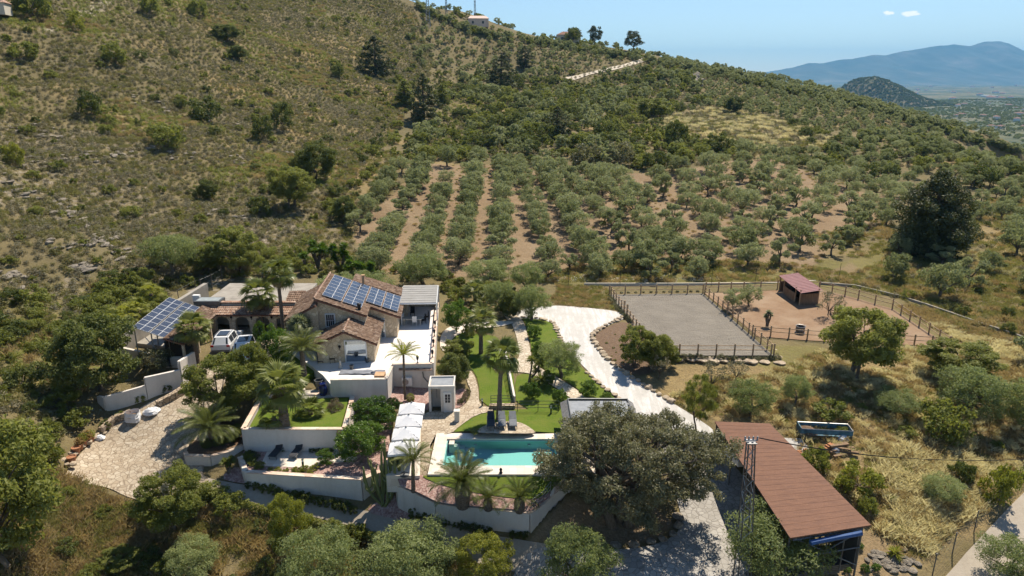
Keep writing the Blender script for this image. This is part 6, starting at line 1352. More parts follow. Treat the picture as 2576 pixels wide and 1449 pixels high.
RG5 = ground_poly([(1010,80),(1090,45),(1200,90),(1400,125),(1650,148),(1700,175),(1500,180),(1350,170),(1230,180),(1060,170)])
o5 = pois(RG5, 5.2, 9000, (ground_poly([(1410,200),(1490,205),(1590,184),(1660,160),(1655,138),(1600,146),(1490,174)]),), seed=7, dens=lambda x, y: .55+.4*(fbm(x/30, y/30, 8, 2) > .5))
for p in np.r_[o4, o5, o6]: stuff['olive'].append((p, random.uniform(1.25, 2.0)))
# skyline fringe of olives and bushes, both sides of the crest
for (x0, y0), (x1, y1), n in (((1050,14),(1200,78),40), ((1200,78),(1430,113),55), ((1430,113),(1700,158),60), ((1700,158),(1900,202),60), ((1900,202),(2200,270),80), ((2200,270),(2620,398),110)):
    for _ in range(n):
        t = random.random(); w = W(x0+(x1-x0)*t, y0+(y1-y0)*t+random.uniform(2, 14))
        if w: stuff['olive' if random.random() < .6 else 'bush'].append((np.array(w), random.uniform(1.4, 2.3)))
for _ in range(170):
    x_ = random.uniform(1000, 1720); w = Wd(x_, -30 if x_ < 1040 else 0); k_ = random.uniform(.95, 1.12); q_ = (w.x*k_, w.y*k_); stuff['olive' if random.random() < .5 else 'bush'].append((np.array((q_[0], q_[1], h1(*q_))), random.uniform(1.2, 2.1)))
# ------------------------------------------------ scrub wood between grove and ridge
SC1 = ground_poly([(1010,395),(1080,300),(1180,190),(1350,175),(1500,190),(1640,165),(1720,180),(1800,270),(1640,300),(1700,350),(1900,390),(1780,410),(1700,432),(1500,425),(1250,408),(1085,405)])
TRK = ground_poly([(1410,200),(1440,214),(1490,203),(1540,193),(1590,182),(1640,168),(1660,146),(1625,136),(1600,148),(1555,160),(1490,176)])
sc = pois(SC1, 3.1, 16000, (TRK,), seed=9, dens=lambda x, y: np.clip((fbm(x/26, y/20, 12, 3)-.38)*4, .10, .9))
for p in sc:
    r = random.random(); k = 'dbush' if r < .30 else 'bush' if r < .74 else 'olive'; stuff[k].append((p, random.choice((1.0, 1.3, 1.6, 2.0, 2.8))*random.uniform(.8, 1.15)))
SC2 = ground_poly([(1990,310),(2130,350),(2350,330),(2640,405),(2640,465),(2350,420),(2150,462),(2010,420),(1960,390),(2050,380)])
for p in pois(SC2, 5.5, 2500, seed=10): stuff['dbush' if random.random() < .5 else 'bush'].append((p, random.uniform(1.2, 2.6)))
SC3 = ground_poly([(820,160),(1040,60),(1080,180),(1180,190),(1080,300),(1010,395),(1080,410),(1000,470),(930,520),(870,600),(800,560),(880,400),(960,330),(900,260)])
for p in pois(SC3, 4.2, 9000, seed=11, dens=lambda x, y: np.clip((fbm(x/18, y/18, 33, 3)-.38)*4, .08, 1)): stuff['bush' if random.random() < .6 else 'dbush'].append((p, random.choice((.7, .9, 1.2, 1.8))*random.uniform(.8, 1.2)))
# left hill: bushes of every size
LH = ground_poly([(-80,1000),(-80,0),(500,-20),(820,-40),(1040,30),(1060,120),(960,330),(880,400),(830,560),(700,690),(560,690),(430,720),(300,850),(200,960)])
for p in pois(LH, 4.3, 14000, seed=12, dens=lambda x, y: np.clip((fbm(x/12, y/12, 51, 3)-.40)*3.2, .05, .9)):
    r = random.random(); stuff['bush' if r < .8 else 'dbush'].append((p, random.choice((.5, .6, .75, .95, 1.3))*random.uniform(.8, 1.25)))
# foot of the hill behind the house: thick shrubs
FH = ground_poly([(180,960),(200,800),(330,690),(520,650),(700,640),(760,690),(700,720),(560,700),(440,730),(330,850),(250,960)])
for p in pois(FH, 2.6, 3000, seed=14): stuff['bush' if random.random() < .7 else 'dbush'].append((p, random.uniform(.8, 1.8)))
LF = ground_poly([(-60,700),(200,690),(430,735),(310,860),(235,990),(150,1120),(100,1160),(-60,1100)])
YE = ground_poly([(130,1215),(130,1120),(240,1062),(310,1070),(260,1240)])
for p in pois(LF, 2.1, 4500, (YE,), seed=17, dens=nz_(18, 8, .44, 4)): stuff['bush' if random.random() < .75 else 'dbush'].append((p, random.choice((.6, .8, 1.1, 1.5))*random.uniform(.85, 1.2)))
for c_, n_ in (([(560,700),(760,640),(900,660),(1120,690),(1130,720),(930,700),(760,700)], 26), ([(1130,720),(1290,715),(1290,770),(1180,790),(1120,760)], 16)):
    for p in pois(ground_poly(c_), 2.6, 700, seed=18)[:n_]: stuff['bush'].append((p, random.uniform(.7, 1.5)))
RS = ground_poly([(2200,735),(2230,620),(2420,520),(2640,470),(2640,900),(2480,845)])
for p in pois(RS, 4.4, 1500, seed=19): stuff['bush' if random.random() < .6 else 'dbush'].append((p, random.uniform(.35, .95)))
for p in pois(ground_poly([(1960,1040),(2100,1000),(2576,1040),(2600,1190),(2400,1330),(2250,1340),(2150,1230)]), 4.2, 500, seed=21): stuff['bush'].append((p, random.choice((.3, .45, .6, .8))))
for p in pois(ground_poly([(2600,960),(2640,450),(2950,560),(3050,800),(3060,1010),(2760,1000)]), 6.5, 700, seed=23): stuff['olive'].append((p, random.uniform(1.5, 2.3)))
for p in pois(ground_poly([(2640,1000),(3000,1020),(3000,1300),(2740,1240),(2700,1120)]), 5, 300, seed=24): stuff['bush'].append((p, random.uniform(.5, 1.4)))
BL = ground_poly([(-60,1449),(-60,1000),(140,980),(200,1060),(150,1190),(330,1270),(520,1250),(760,1310),(1000,1355),(1130,1400),(1150,1449)])
for p in pois(BL, 2.1, 3500, (YE,), seed=15): stuff['bush' if random.random() < .75 else 'dbush'].append((p, random.choice((.4, .6, .8, 1.1, 1.5))*random.uniform(.85, 1.15)))
# named single plants: kind, base px, crown width px, squash, label
UNIT = dict(pine=.80, cypress=.5, pine_big=1.08); TALL = dict(olive=1.8, olive_near=1.8, green_tree=2.13, dark_tree=1.84, bush=1.24, dbush=1.42, obush=1.42, ybush=1.22, citrus=1.88, yellow_tree=2.0, willow=2.65, pine=2.6, pine_big=2.3, cypress=2.6, stone_pine=2.35, shrub=1.4, fallow=1.9, ball=1.85)
ONE = [
 ('dark_tree',(800,455),105,.95,'dark round oak on the hillside, farther of the pair above the grove corner',1),('green_tree',(738,525),120,.92,'broad green carob on the hillside left of the olive grove',1),
 ('dark_tree',(525,505),52,1.0,'dark bush tree alone on the left hillside above the farm',1),('dark_tree',(570,105),70,.6,'dark dense shrub on the crest of the left hill spur',1),('dark_tree',(598,150),48,.7,'dark shrub just below the crest shrub on the left hill',1),
 ('bush',(85,45),95,.8,'large green tree beside the hilltop farmhouse',1),('bush',(380,35),48,1,'green bush at the top edge by the hill track',1),('bush',(500,42),48,.8,'grey green bush on the crest, left of the long dark shrub',1),('dbush',(230,290),62,1,'dark bush among the pale ledges of the left hill',1),('bush',(60,150),70,.7,'green bush near the upper left of the rocky slope',1),
 ('ybush',(40,415),55,1,'yellowish bush at the left edge below the ledges',1),('bush',(420,370),90,.6,'wide green bush in the middle of the left hill',1),('ybush',(195,75),45,1,'yellow green bush right of the hill track',1),('bush',(290,160),55,.9,'olive green bush on the upper left slope',1),
 ('dbush',(520,310),80,.7,'dark bush patch on the right part of the left hill',1),('dbush',(660,350),55,1,'dark bush beside the crooked gully on the hill',1),('dbush',(715,325),55,1.1,'dark upright bush right of the crooked gully',1),('dbush',(850,195),38,.9,'round dark bush under the hill crest, right of centre',1),('dbush',(235,1000) if 0 else (655,545),60,1,'dark green shrub at the hill foot above the house',1),
 ('dark_tree',(870,560),62,1.1,'dense dark tree at the left end of the olive rows',1),
 ('pine',(945,195),70,1.35,'tall dark pine on the hillside below the crest',1),('pine',(1067,308),74,1.5,'tall dark pine in the gully left of the wooded slope',1),('cypress',(1113,268),34,1.6,'slim pale pine right behind the gully pine',1),('cypress',(1020,270),50,1.3,'light green pine left of the gully pine',1),('pine',(1262,228),78,1.05,'broad dark pine above the middle of the wooded slope',1),('pine',(1320,170),42,1.2,'smaller dark pine up the slope from the broad pine',1),('pine',(1402,345),56,1.3,'slender pine rising from the scrub above the grove',1),
 ('stone_pine',(1497,108),36,1.35,'round pine on the skyline, left of the pair on the ridge',1),('stone_pine',(1592,122),48,1.05,'largest round pine on the skyline, right of the pair',1),('stone_pine',(1445,108),40,.9,'dark tree beside the red roofed ridge house',1),('dbush',(1440,112),38,1,'round bush below the ridge house',1),
 ('pine_big',(2335,640),180,1.12,'very large dark pine among the olives on the right',1),('dark_tree',(1845,285),52,.8,'yellow tinged tree at the edge of the golden clearing',1),('green_tree',(1640,300),85,.6,'brownish green tree at the left end of the clearing',1),
 ('dbush',(1520,345),60,.9,'big dark evergreen clump in the scrub, middle',1),('dbush',(1700,365),62,.9,'big dark evergreen clump below the golden clearing',1),('obush',(1475,425),80,.75,'dark oak clump at the top edge of the grove rows',1),('obush',(1560,415),70,.8,'dark oak clump right of the rows at the grove edge',1),('dbush',(1950,350) if 0 else (2470,470),70,.9,'dark bush high on the right slope near the big pine',1),('dbush',(2130,600),70,.55,'dark juniper clump left of the big pine',1),
 # garden and field
 ('dark_tree',(255,985),205,.98,'big dark leafy carob tree above the paved yard',1),('green_tree',(15,1449),330,1.25,'large green tree at the bottom left corner',1),('green_tree',(440,1335),172,1.0,'bushy green tree in front of the yard hedge',1),
 ('green_tree',(565,1045),180,.85,'dense oleander tree mass beside the yard, near the date palm',1),('green_tree',(635,1000),120,1.18,'dense green tree between the yard and the tall fan palms',1),('citrus',(700,925),84,1.35,'bright yellow green tree in front of the white van',1),('citrus',(655,865),34,1.7,'small bright green sapling by the arcade',1),
 ('yellow_tree',(730,1400),105,1.75,'thin yellow green tree beside the driveway hedge',1),('olive_near',(808,1500),205,.85,'silver olive at the bottom edge, left of the middle',1),('olive_near',(490,1450),125,.85,'grey olive at the bottom edge below the bushy tree',1),('green_tree',(300,1425),100,.45,'low green bush in the dry foreground',1),
 ('olive_near',(1040,1500),225,.85,'pale feathery olive at the bottom edge below the cactus',1),('yellow_tree',(1215,1480),150,1.05,'yellow green tree at the bottom edge below the pool wall',1),('olive_near',(1455,1500),190,.95,'bright olive at the bottom edge under the oak',1),
 ('olive_near',(1945,1450),240,.72,'big rounded olive in front of the brown shed by the mast',1),('olive_near',(2545,1470),165,.7,'olive at the bottom right corner beside the lane',1),
 ('green_tree',(2155,948),195,.97,'large multi stemmed green tree in front of the paddock',1),('green_tree',(2405,950),170,.58,'wide green bush right of the big field tree',1),('olive_near',(2440,1050),170,.72,'large silver olive in the field at the right',1),('olive_near',(2590,1080),150,.8,'silver olive cut by the right edge',1),
 ('olive_near',(2550,760) if 0 else (2000,1020),78,1.0,'sparse grey olive in the field near the red earth',1),('olive_near',(2255,1040),110,.55,'low grey olive in front of the large silver one',1),('olive_near',(1885,1050),110,.85,'round grey olive above the brown shed roof',1),
 ('bush',(2095,1048),95,.5,'dark fan leaved clump behind the blue skip',0),('bush',(2370,1095),130,.62,'large fan leaved clump in the dry grass',0),
 ('willow',(1752,1085),100,1.5,'weeping pepper tree between the oak and the shed',1),('green_tree',(1645,932),88,1.15,'right half of the rounded shrub beside the arena',1),('green_tree',(1595,925),95,1.15,'rounded feathery shrub beside the arena and the white drive',1),('green_tree',(1672,922),70,.85,'smaller rounded shrub against the near arena fence',1),
 ('olive_near',(1412,950),108,.88,'round olive tree on the lawn beside the white drive',1),('olive_near',(1336,806),96,.9,'olive tree at the top of the lawn by the white drive',1),('olive_near',(1325,735),90,.8,'olive in front of the wire fence above the white drive',1),
 ('olive',(1845,778),55,1.0,'left of the two olives in the paddock corner',1),('olive',(1885,772),62,.95,'right of the two olives in the paddock corner',1),('fallow',(2088,800),70,.95,'thin leaved tree in the paddock near the shelter',1),
 ('citrus',(1152,838),70,1.25,'dark green clipped tree beside the terrace wall',1),('dark_tree',(1144,965),86,.95,'round dark flowering hedge tree by the shower hut',1),('green_tree',(1148,908),78,.7,'grey green rounded shrub behind the hedge tree',1),
 ('citrus',(905,1160),122,.85,'glossy citrus tree below the parasols, nearer of two',1),('citrus',(940,1085),112,.75,'glossy citrus tree beside the raised lawn, farther of two',1),('citrus',(988,1045),52,.9,'yellowish shrub top beside the first parasol',1),
 ('shrub',(845,1050),48,1.0,'orange brown shrub on the raised lawn',1),('shrub',(395,935),90,.7,'pinkish oleander below the solar array',1),('citrus',(820,1170),44,.95,'small citrus bush on the sunken terrace gravel',1),
 ('ball',(1033,1010),22,1.0,'small clipped ball shrub on the red gravel',1),('dbush',(2418,1215),62,.9,'round glossy citrus bush in the dry field',0),('ybush',(2155,1235),118,.6,'bright yellow green shrub behind the shed roof',1),('olive_near',(2370,1260),100,.65,'dull blue green shrub in the dry grass',1),('ybush',(2510,1265),95,1.1,'golden green bush by the right edge',1),('bush',(2050,1190),70,.9,'dark leafed shrub at the shed rear wall',1),('bush',(2180,1295),50,.9,'green shrub beside the near end of the shed',1),('ybush',(1930,1215),88,.75,'yellow green shrub between the mast and the shed',1),
 ('citrus',(1353,895),36,1.1,'young citrus on two stakes, top of the lawn strip',1),('citrus',(1345,850),36,1.0,'young citrus below the olive at the lawn top',1),('citrus',(1480,1000),48,1.0,'young citrus on the lawn beside the white drive kerb',1),('citrus',(1340,1005),44,1.1,'dark citrus on the lawn behind the railing',1),('citrus',(1408,1015),40,1.0,'citrus bush with yellow fruit by the garden path',1),('citrus',(1525,1010),30,.9,'small citrus near the pavilion roof',1),('citrus',(1380,968),36,1.1,'young citrus beside the forked yucca',1),
 ('bush',(1180,845),34,.9,'clipped round shrub on the far lawn bed',1),('ball',(1172,870),16,1,'left of two small clipped balls near the hedge',1),('ball',(1186,872),16,1,'right of two small clipped balls near the hedge',1),
 ('olive_near',(1065,720),130,.62,'broad olive behind the pergola roof',1),('olive_near',(1225,720),110,.6,'olive beside the small tiled roof behind the garden',1),('olive_near',(1260,780),80,.9,'green grey olive behind the date palm of the garden',1),('dark_tree',(1282,800),64,1.1,'dark shrub tree at the start of the garden path',1),
 ('olive_near',(440,690),125,.8,'grey olive tree on the slope behind the solar array',1),('green_tree',(600,690),150,.8,'feathery green tree behind the flat roof',1),('willow',(660,700),110,.8,'brown green weeping tree behind the fan palms',1),('green_tree',(520,690),95,.8,'green tree left of the weeping tree behind the flat roof',1),('olive_near',(850,745),110,.5,'grey olive behind the ridge of the tiled roof',1),('olive_near',(930,745),120,.5,'grey olive behind the main solar roof',1),
]
for (kind, (px, py), wpx, sq, lb, _) in ONE:
    w = Wd(px, min(py, 1449))
    if py > 1449:                              # base lies just below the frame: step nearer on the ground
        s, fw, dz = ray(px, py); x = s*_D; y = fw*_D; k = np.argmin(np.abs(HC+dz*_D-H(x, y))); w = Vector((x[k], y[k], h1(x[k], y[k])))
    if w is None: continue
    _, _, d = proj(w.x, w.y, w.z); rad = wpx*d/F/2/UNIT.get(kind, 1)
    INDIV.append((kind, w, rad*1.02, sq*2*UNIT.get(kind, 1)/TALL.get(kind, 1.7)*1.04, lb, None))
# ------------------------------------------------ pick which repeats stand alone and which make up the far mass
def size_px(p, r): x, y, d = proj(p[0], p[1], p[2]); return r*F/max(d, 1), x, y
AV = [np.array([tuple(q[1])[:2]+(q[2],)]) for q in INDIV if q[4] and q[5] is None]; AVA = np.concatenate(AV)
def clear(p): return np.all((AVA[:, 0]-p[0])**2+(AVA[:, 1]-p[1])**2 > (AVA[:, 2]*.8)**2)
HOUSEBOX = [(-40, 59), (-7.5, 58), (-8, 80), (-40, 80)]
nol = sum(1 for q in INDIV if q[0].startswith('olive')); room = {'olive': 292-nol, 'bush': 250, 'dbush': 230}
PARTW = ['upper', 'middle', 'lower']
def where(p):
    x, y, d = proj(p[0], p[1], p[2]); a = 'left hillside' if x < 900 and y < 720 else 'foreground slope' if y > 1000 and x < 1300 else 'wooded middle slope' if x < 1750 else 'right hillside'
    return a, int(d/12)*12
for k in ('olive', 'bush', 'dbush'):
    L = [(p, r) for p, r in stuff[k] if in_view(np.array([p]))[0] and clear(p) and not inside(HOUSEBOX, np.array([p[0]]), np.array([p[1]]))[0]]
    L.sort(key=lambda q: -size_px(*q)[0]); n = max(0, room[k])
    for p, r in L[:n]:
        a, _ = where(p); sz = 'large' if r > 2 else 'medium' if r > 1.2 else 'small'
        nm = {'olive': 'silvery olive tree', 'bush': 'olive green bush', 'dbush': 'dark evergreen bush'}[k]
        INDIV.append((k, Vector(p), r, random.uniform(.85, 1.1), f'{sz} {nm} growing on the {a}', f'{nm}es on the {a}'.replace('treees', 'trees')))
    rest = L[n:]
    if rest:
        scatter({'olive': 'olive_wood', 'bush': 'scrub', 'dbush': 'evergreen_scrub'}[k], [p for p, _ in rest], [r for _, r in rest], joined({'olive': 'olive_far', 'bush': 'bush_far', 'dbush': 'dbush_far'}[k]), {'olive': 'olive trees covering the far upper slopes', 'bush': 'low green scrub covering the hillsides', 'dbush': 'dark evergreen scrub covering the middle slope'}[k], 'vegetation')
MARKS = [('solar array', 420, 800), ('house roof', 850, 715), ('pergola', 1050, 725), ('white drive', 1480, 770), ('arena', 1740, 738), ('field shelter', 2005, 740), ('very large pine', 2335, 640), ('golden clearing', 1850, 320), ('pink skyline house', 1203, 70), ('skyline pines', 1545, 120), ('hilltop farmhouse', 15, 45), ('pale hill track', 1530, 185), ('gully pine', 1067, 305), ('tall crest pine', 945, 190), ('hillside oak pair', 770, 490), ('rock ledges', 150, 380), ('long dark crest shrub', 570, 105), ('red roofed ridge house', 1428, 112), ('small skyline house', 1960, 205), ('rock crag', 1745, 207), ('broad dark pine', 1262, 225), ('paddock corner', 2240, 780), ('lane', 2480, 1330), ('terracotta pots', 205, 1140), ('carob tree', 260, 985), ('farmhouse dirt track', 200, 40), ('grove top edge', 1500, 430), ('grove right corner', 2200, 490), ('far right slope', 2560, 520), ('big field tree', 2155, 948), ('blue skip', 2072, 1090), ('driveway hedge', 800, 1320), ('lone hillside bush tree', 525, 505)]
MARKS = [(n, Wd(x, y)) for n, x, y in MARKS]
ONES = ['', 'first', 'second', 'third', 'fourth', 'fifth', 'sixth', 'seventh', 'eighth', 'ninth']; TENS = ['', '', 'twenty', 'thirty', 'forty', 'fifty', 'sixty', 'seventy', 'eighty', 'ninety']; TENTH = ['', '', 'twentieth', 'thirtieth', 'fortieth', 'fiftieth', 'sixtieth', 'seventieth', 'eightieth', 'ninetieth']
def ordw(k): return nth[k-1] if k <= 19 else TENTH[k//10] if k % 10 == 0 and k < 100 else TENS[k//10]+' '+ONES[k % 10] if k < 100 else 'far'
BYM = {}
for q_, (kind, p, r, sq, lb, g_) in enumerate(INDIV):
    if g_ and 'rows' not in g_.split(' right of')[0]:
        nm = {'olive': 'silvery olive tree', 'bush': 'olive green bush', 'dbush': 'dark evergreen bush'}[kind]
        n_, v_ = min(MARKS, key=lambda m: (m[1]-p).length); sz = 'large' if r > 2 else 'medium' if r > 1.2 else 'small'
        BYM.setdefault((sz, nm, n_), []).append(((v_-p).length, q_))
for (sz, nm, n_), L in BYM.items():
    for k_, (_, q_) in enumerate(sorted(L)):
        e = list(INDIV[q_]); e[4] = f'{sz} {nm}, {ordw(k_+1)} nearest of its size to the {n_}' if k_ else f'{sz} {nm} nearest of its size to the {n_}'; INDIV[q_] = tuple(e)
grp = {}
for kind, p, r, sq, lb, g_ in INDIV:
    if lb is None:
        x, y, d = proj(p.x, p.y, p.z); lb = ('large' if r > 2.3 else 'medium' if r > 1.95 else 'small')+' olive tree '+g_.split('trees ')[1]
    plant(kind, p, r, lb, g_, None, sq*(random.uniform(.85, 1.15) if kind in ('olive', 'bush', 'dbush') else 1), None, random.uniform(.88, 1.14) if kind == 'olive' else 1.0)
# ------------------------------------------------ palms
def frond_feather(L, rng, arch=.9, nl=40, ll=.44, wd=.075, twist=.0):
    """one feather leaf along +X from the origin: arrays of quads"""
    t = np.linspace(0, 1, nl); x = L*(t-.18*arch*t**3); z = L*(.42*t-.62*arch*t**2.1); V = []; F_ = []
    pts = np.stack([x, np.zeros(nl), z], -1)
    for i in range(2, nl):
        s = math.sin(math.pi*min(1, (t[i]*.93+.07)))**.55*ll*L*.42*rng.uniform(.85, 1.1); w = wd*L*.42
        tg = pts[i]-pts[i-1]; tg /= np.linalg.norm(tg)
        for sd in (-1, 1):
            e = pts[i]+tg*s*.55+np.array([0, sd*s*.85, -s*.28-.1*s*rng.random()]); a = pts[i]-tg*w*.5; b = pts[i]+tg*w*.5; m1 = (pts[i]+e)/2+tg*w*.35; k = len(V)
            V += [a, (a+e)/2+np.array([0, 0, .02*L*.3]), e, m1+np.array([0, 0, .02])]; F_.append((k, k+1, k+2, k+3))
    n0 = len(V); 
    for i in range(nl): V += [pts[i]+np.array([0, -.02*L*.3*(1-t[i])-.004, .0]), pts[i]+np.array([0, .02*L*.3*(1-t[i])+.004, .0])]
    for i in range(nl-1): k = n0+2*i; F_.append((k, k+1, k+3, k+2))
    return np.array(V), np.array(F_)
def frond_fan(L, rng, droop=.5, ns=16):
    """petiole and a pleated fan along +X"""
    V = []; F_ = []; p = L*.5
    V += [np.array([0, -.02, 0]), np.array([0, .02, 0]), np.array([p, .012, .06*L]), np.array([p, -.012, .06*L])]; F_.append((0, 1, 2, 3)); R0 = L*.58
    for i in range(ns):
        a = (-1.15+2.3*(i+.5)/ns)*1.15; w = .10*R0*1.3; l = R0*rng.uniform(.85, 1.05); d = np.array([math.cos(a), math.sin(a), 0]); n_ = np.array([-d[1], d[0], 0]); o = np.array([p, 0, .06*L]); k = len(V)
        m = o+d*l*.6+np.array([0, 0, -.03*L]); e = o+d*l+np.array([0, 0, -droop*l*.55*rng.uniform(.6, 1.2)])
        V += [o, m+n_*w*.5+np.array([0, 0, .02]), e, m-n_*w*.5]; F_.append((k, k+1, k+2, k+3))
    return np.array(V), np.array(F_)
def rosette(fn, n, rng, e0, e1, L, dead=0):
    VV = []; FF = []; k = 0
    for i in range(n):
        t = (i+.5)/n; az = i*2.39996+rng.normal()*.12; el = e0+(e1-e0)*t+rng.normal()*.07
        v, f = fn(L*rng.uniform(.85, 1.1), rng); c, s = math.cos(el), math.sin(el)
        v = np.stack([v[:, 0]*c-v[:, 2]*s, v[:, 1], v[:, 0]*s+v[:, 2]*c], -1); ca, sa = math.cos(az), math.sin(az)
        v = np.stack([v[:, 0]*ca-v[:, 1]*sa, v[:, 0]*sa+v[:, 1]*ca, v[:, 2]], -1); VV.append(v); FF.append(f+k); k += len(v)
    return np.concatenate(VV), np.concatenate(FF)
def palm(name, label, base, h, style, L, n, tr=.17, lean=(0, 0), seed=1, group=None, trunk_prof=None, dead=0, leaf=None, cat='palm tree'):
    rng = np.random.default_rng(seed); r = thing(name, label, cat, base, 0, group); k = MB(); m = 22; pts = []; rs = []
    for i in range(m+1):
        t = i/m; pts.append((lean[0]*t*t, lean[1]*t*t, -.2+(h+.2)*t)); b = tr*(1.25-.35*t) if trunk_prof is None else tr*trunk_prof(t); rs.append(b*(1+.10*(i % 2)))
    k.tube(pts, rs, 12); k.build('trunk', M_PBARK, r)
    top = np.array([lean[0], lean[1], h])
    if style == 'feather': fn = lambda l, g: frond_feather(l, g, g.uniform(.75, 1.15)); v, f = rosette(fn, n, rng, 1.2, -.08, L*1.12)
    elif style == 'fan': fn = lambda l, g: frond_fan(l, g, g.uniform(.4, 1.3)); v, f = rosette(fn, int(n*.72), rng, 1.3, -.6, L*1.1)
    link('fronds', np_mesh('fronds', v+top, f, leaf or (L_DATE if style == 'feather' else L_PALM)), r)
    if dead: v, f = rosette((lambda l, g: frond_fan(l, g, 1.0)) if style == 'fan' else (lambda l, g: frond_feather(l, g, 1.2)), dead, rng, -.6, -1.35, L*.8); link('dead_fronds', np_mesh('dead_fronds', v+top-np.array([0, 0, .1]), f, L_DRYP), r)
    return r
def sword_head(rng, n, L, w):
    V = []; F_ = []
    for i in range(n):
        el = math.asin(rng.uniform(-.55, 1)); az = rng.uniform(0, 6.283); d = np.array([math.cos(el)*math.cos(az), math.cos(el)*math.sin(az), math.sin(el)]); s = np.array([-math.sin(az), math.cos(az), 0]); l = L*rng.uniform(.8, 1.1); k = len(V)
        V += [s*w*.4, d*l*.5+s*w*.5, d*l-np.array([0, 0, .12*l]), d*l*.5-s*w*.5]; F_.append((k, k+1, k+2, k+3))
    return np.array(V), np.array(F_)
def yucca(label, base, heads, seed=1, L=.62, n=70, m=L_PALM, group=None, tr=.09, w=.12, name='yucca'):
    rng = np.random.default_rng(seed); r = thing(name, label, 'yucca', base, 0, group); k = MB(); VV = []; FF = []; q = 0; h0 = min(h[2] for h in heads)*.4
    for hx, hy, hz in heads:
        k.tube([(0, 0, -.15), (hx*.25, hy*.25, h0), (hx*.8, hy*.8, (h0+hz)/2), (hx, hy, hz)], [tr*1.5, tr*1.1, tr*.9, tr*.7], 7); v, f = sword_head(rng, n, L, w); VV.append(v+np.array([hx, hy, hz])); FF.append(f+q); q += len(v)
    k.build('trunk', M_BARK, r); link('leaves', np_mesh('leaves', np.concatenate(VV), np.concatenate(FF), m), r); return r
def hgt(base, px, py):                         # how tall is a thing that stands on base and reaches picture height py
    return PY(px, py, base.y).z-base.z
b = W(1256, 1056); palm('fan_palm', 'tall single fan palm with ringed trunk between pool and lawn', b, hgt(b, 1262, 900), 'fan', 1.7, 38, .22, (.25, 0), 3, None, lambda t: 1.35-.55*min(1, t*2.2), 8)
b = W(1210, 890); palm('fan_palm', 'fan palm on the far garden lawn behind the clipped hedge trees', b, hgt(b, 1212, 812), 'fan', 1.6, 38, .19, (.05, 0), 4, None, None, 10)
b = Vector((-23.8, 66.6, 2.0)); palm('fan_palm', 'tallest fan palm in front of the arcade', b, hgt(b, 710, 690), 'fan', 1.75, 40, .17, (0, 0), 5, 'fan palms by the arcade', None, 10)
b = P(662, 835, 2.0); palm('fan_palm', 'shorter fan palm left of the tallest one by the arcade', b, hgt(b, 655, 742), 'fan', 1.8, 42, .18, (-.1, 0), 6, 'fan palms by the arcade', None, 10)
b = P(498, 920, 1.4); palm('fan_palm', 'bright fan palm with brown trunk at the yard entrance', b, hgt(b, 497, 830), 'fan', 1.75, 42, .20, (-.05, 0), 7, None, None, 6)
for i, (px, py, hh, lb) in enumerate(((385,765,1.6,'low fan palm behind the top of the solar array'), (350,800,1.3,'low fan palm left of the solar array, middle of three'), (325,812,1.3,'low fan palm left of the solar array, second from below'), (295,835,1.5,'low fan palm at the lower left of the solar array'))):
    w = W(px, py+6); palm('fan_palm', lb, w, hh, 'fan', 1.35, 30, .24, (0, 0), 20+i, 'low fan palms by the solar array', None, 5, L_YEL)
b = P(716, 1072, Z_LAWN-.06); palm('fan_palm', 'stout fan palm on the raised lawn with leaning crown', b, hgt(b, 722, 975), 'fan', 2.1, 40, .36, (.1, 0), 8, None, lambda t: 1.3-.7*t, 8)
palm('fan_palm', 'short fan palm beside the stout palm on the raised lawn', b+Vector((-.75, .2, 0)), .7, 'fan', 1.3, 22, .2, (-.2, 0), 9, None, None, 6)
b = P(782, 1042, Z_LAWN-.06); palm('fan_palm', 'stemless fan palm in a ring bed on the raised lawn', b, .35, 'fan', 1.25, 30, .2, (0, 0), 10)
b = P(535, 1120, -.7); palm('date_palm', 'date palm with long arching fronds in the low white planter', b, 1.55, 'feather', 2.9, 36, .2, (-.1, 0), 11, None, None)
b = P(765, 945, 1.9); palm('date_palm', 'arching date palm in front of the stone gable', b, hgt(b, 768, 880), 'feather', 2.6, 36, .22, (0, 0), 12)
b = P(1019, 1000, .6); palm('queen_palm', 'slim palm with yellowing feather crown beside the shower hut', b, hgt(b, 1020, 893), 'feather', 1.7, 22, .10, (.05, 0), 13, None, lambda t: 1.15-.2*t, 0, L_YEL)
b = Pf(1040, 1232); palm('queen_palm', 'small feathery palm between the cactus and the pool', b, hgt(b, 1046, 1160), 'feather', 1.75, 24, .13, (.08, 0), 14)
for (px, py), hh, L_, n, tr, sd, lb in (((1164,1270), 1.75, 2.6, 34, .42, 15, 'largest date palm with thick trunk in the bed below the pool'), ((1228,1277), .75, 1.6, 20, .26, 16, 'smallest date palm in the bed below the pool, middle of three'), ((1307,1282), .95, 1.85, 22, .30, 17, 'date palm at the right end of the bed below the pool')):
    b = Pf(px, py); palm('date_palm', lb, b, hh, 'feather', L_, n, tr, (0, 0), sd, 'date palms below the pool', lambda t: 1.0+.25*math.sin(3*t), 0)
b = W(1195, 765); palm('fan_palm', 'fan palm behind the far garden bed by the small tiled roof', b, 1.6, 'fan', 1.6, 32, .2, (0, 0), 18)
b = W(1215, 800); palm('date_palm', 'low dark date palm behind the far lawn fan palm', b, .6, 'feather', 1.9, 30, .2, (0, 0), 19)
yucca('round dragon tree with spiky ball head in front of the stone house', Vector((-20.9, 62.9, 2.0)), [(0, 0, 3.4), (.45, .2, 3.35), (-.45, .1, 3.35), (.1, -.4, 3.3), (0, .45, 3.5), (.1, 0, 3.8)], 2, 1.05, 190, L_GREYG, None, .13, .12, 'dragon_tree')
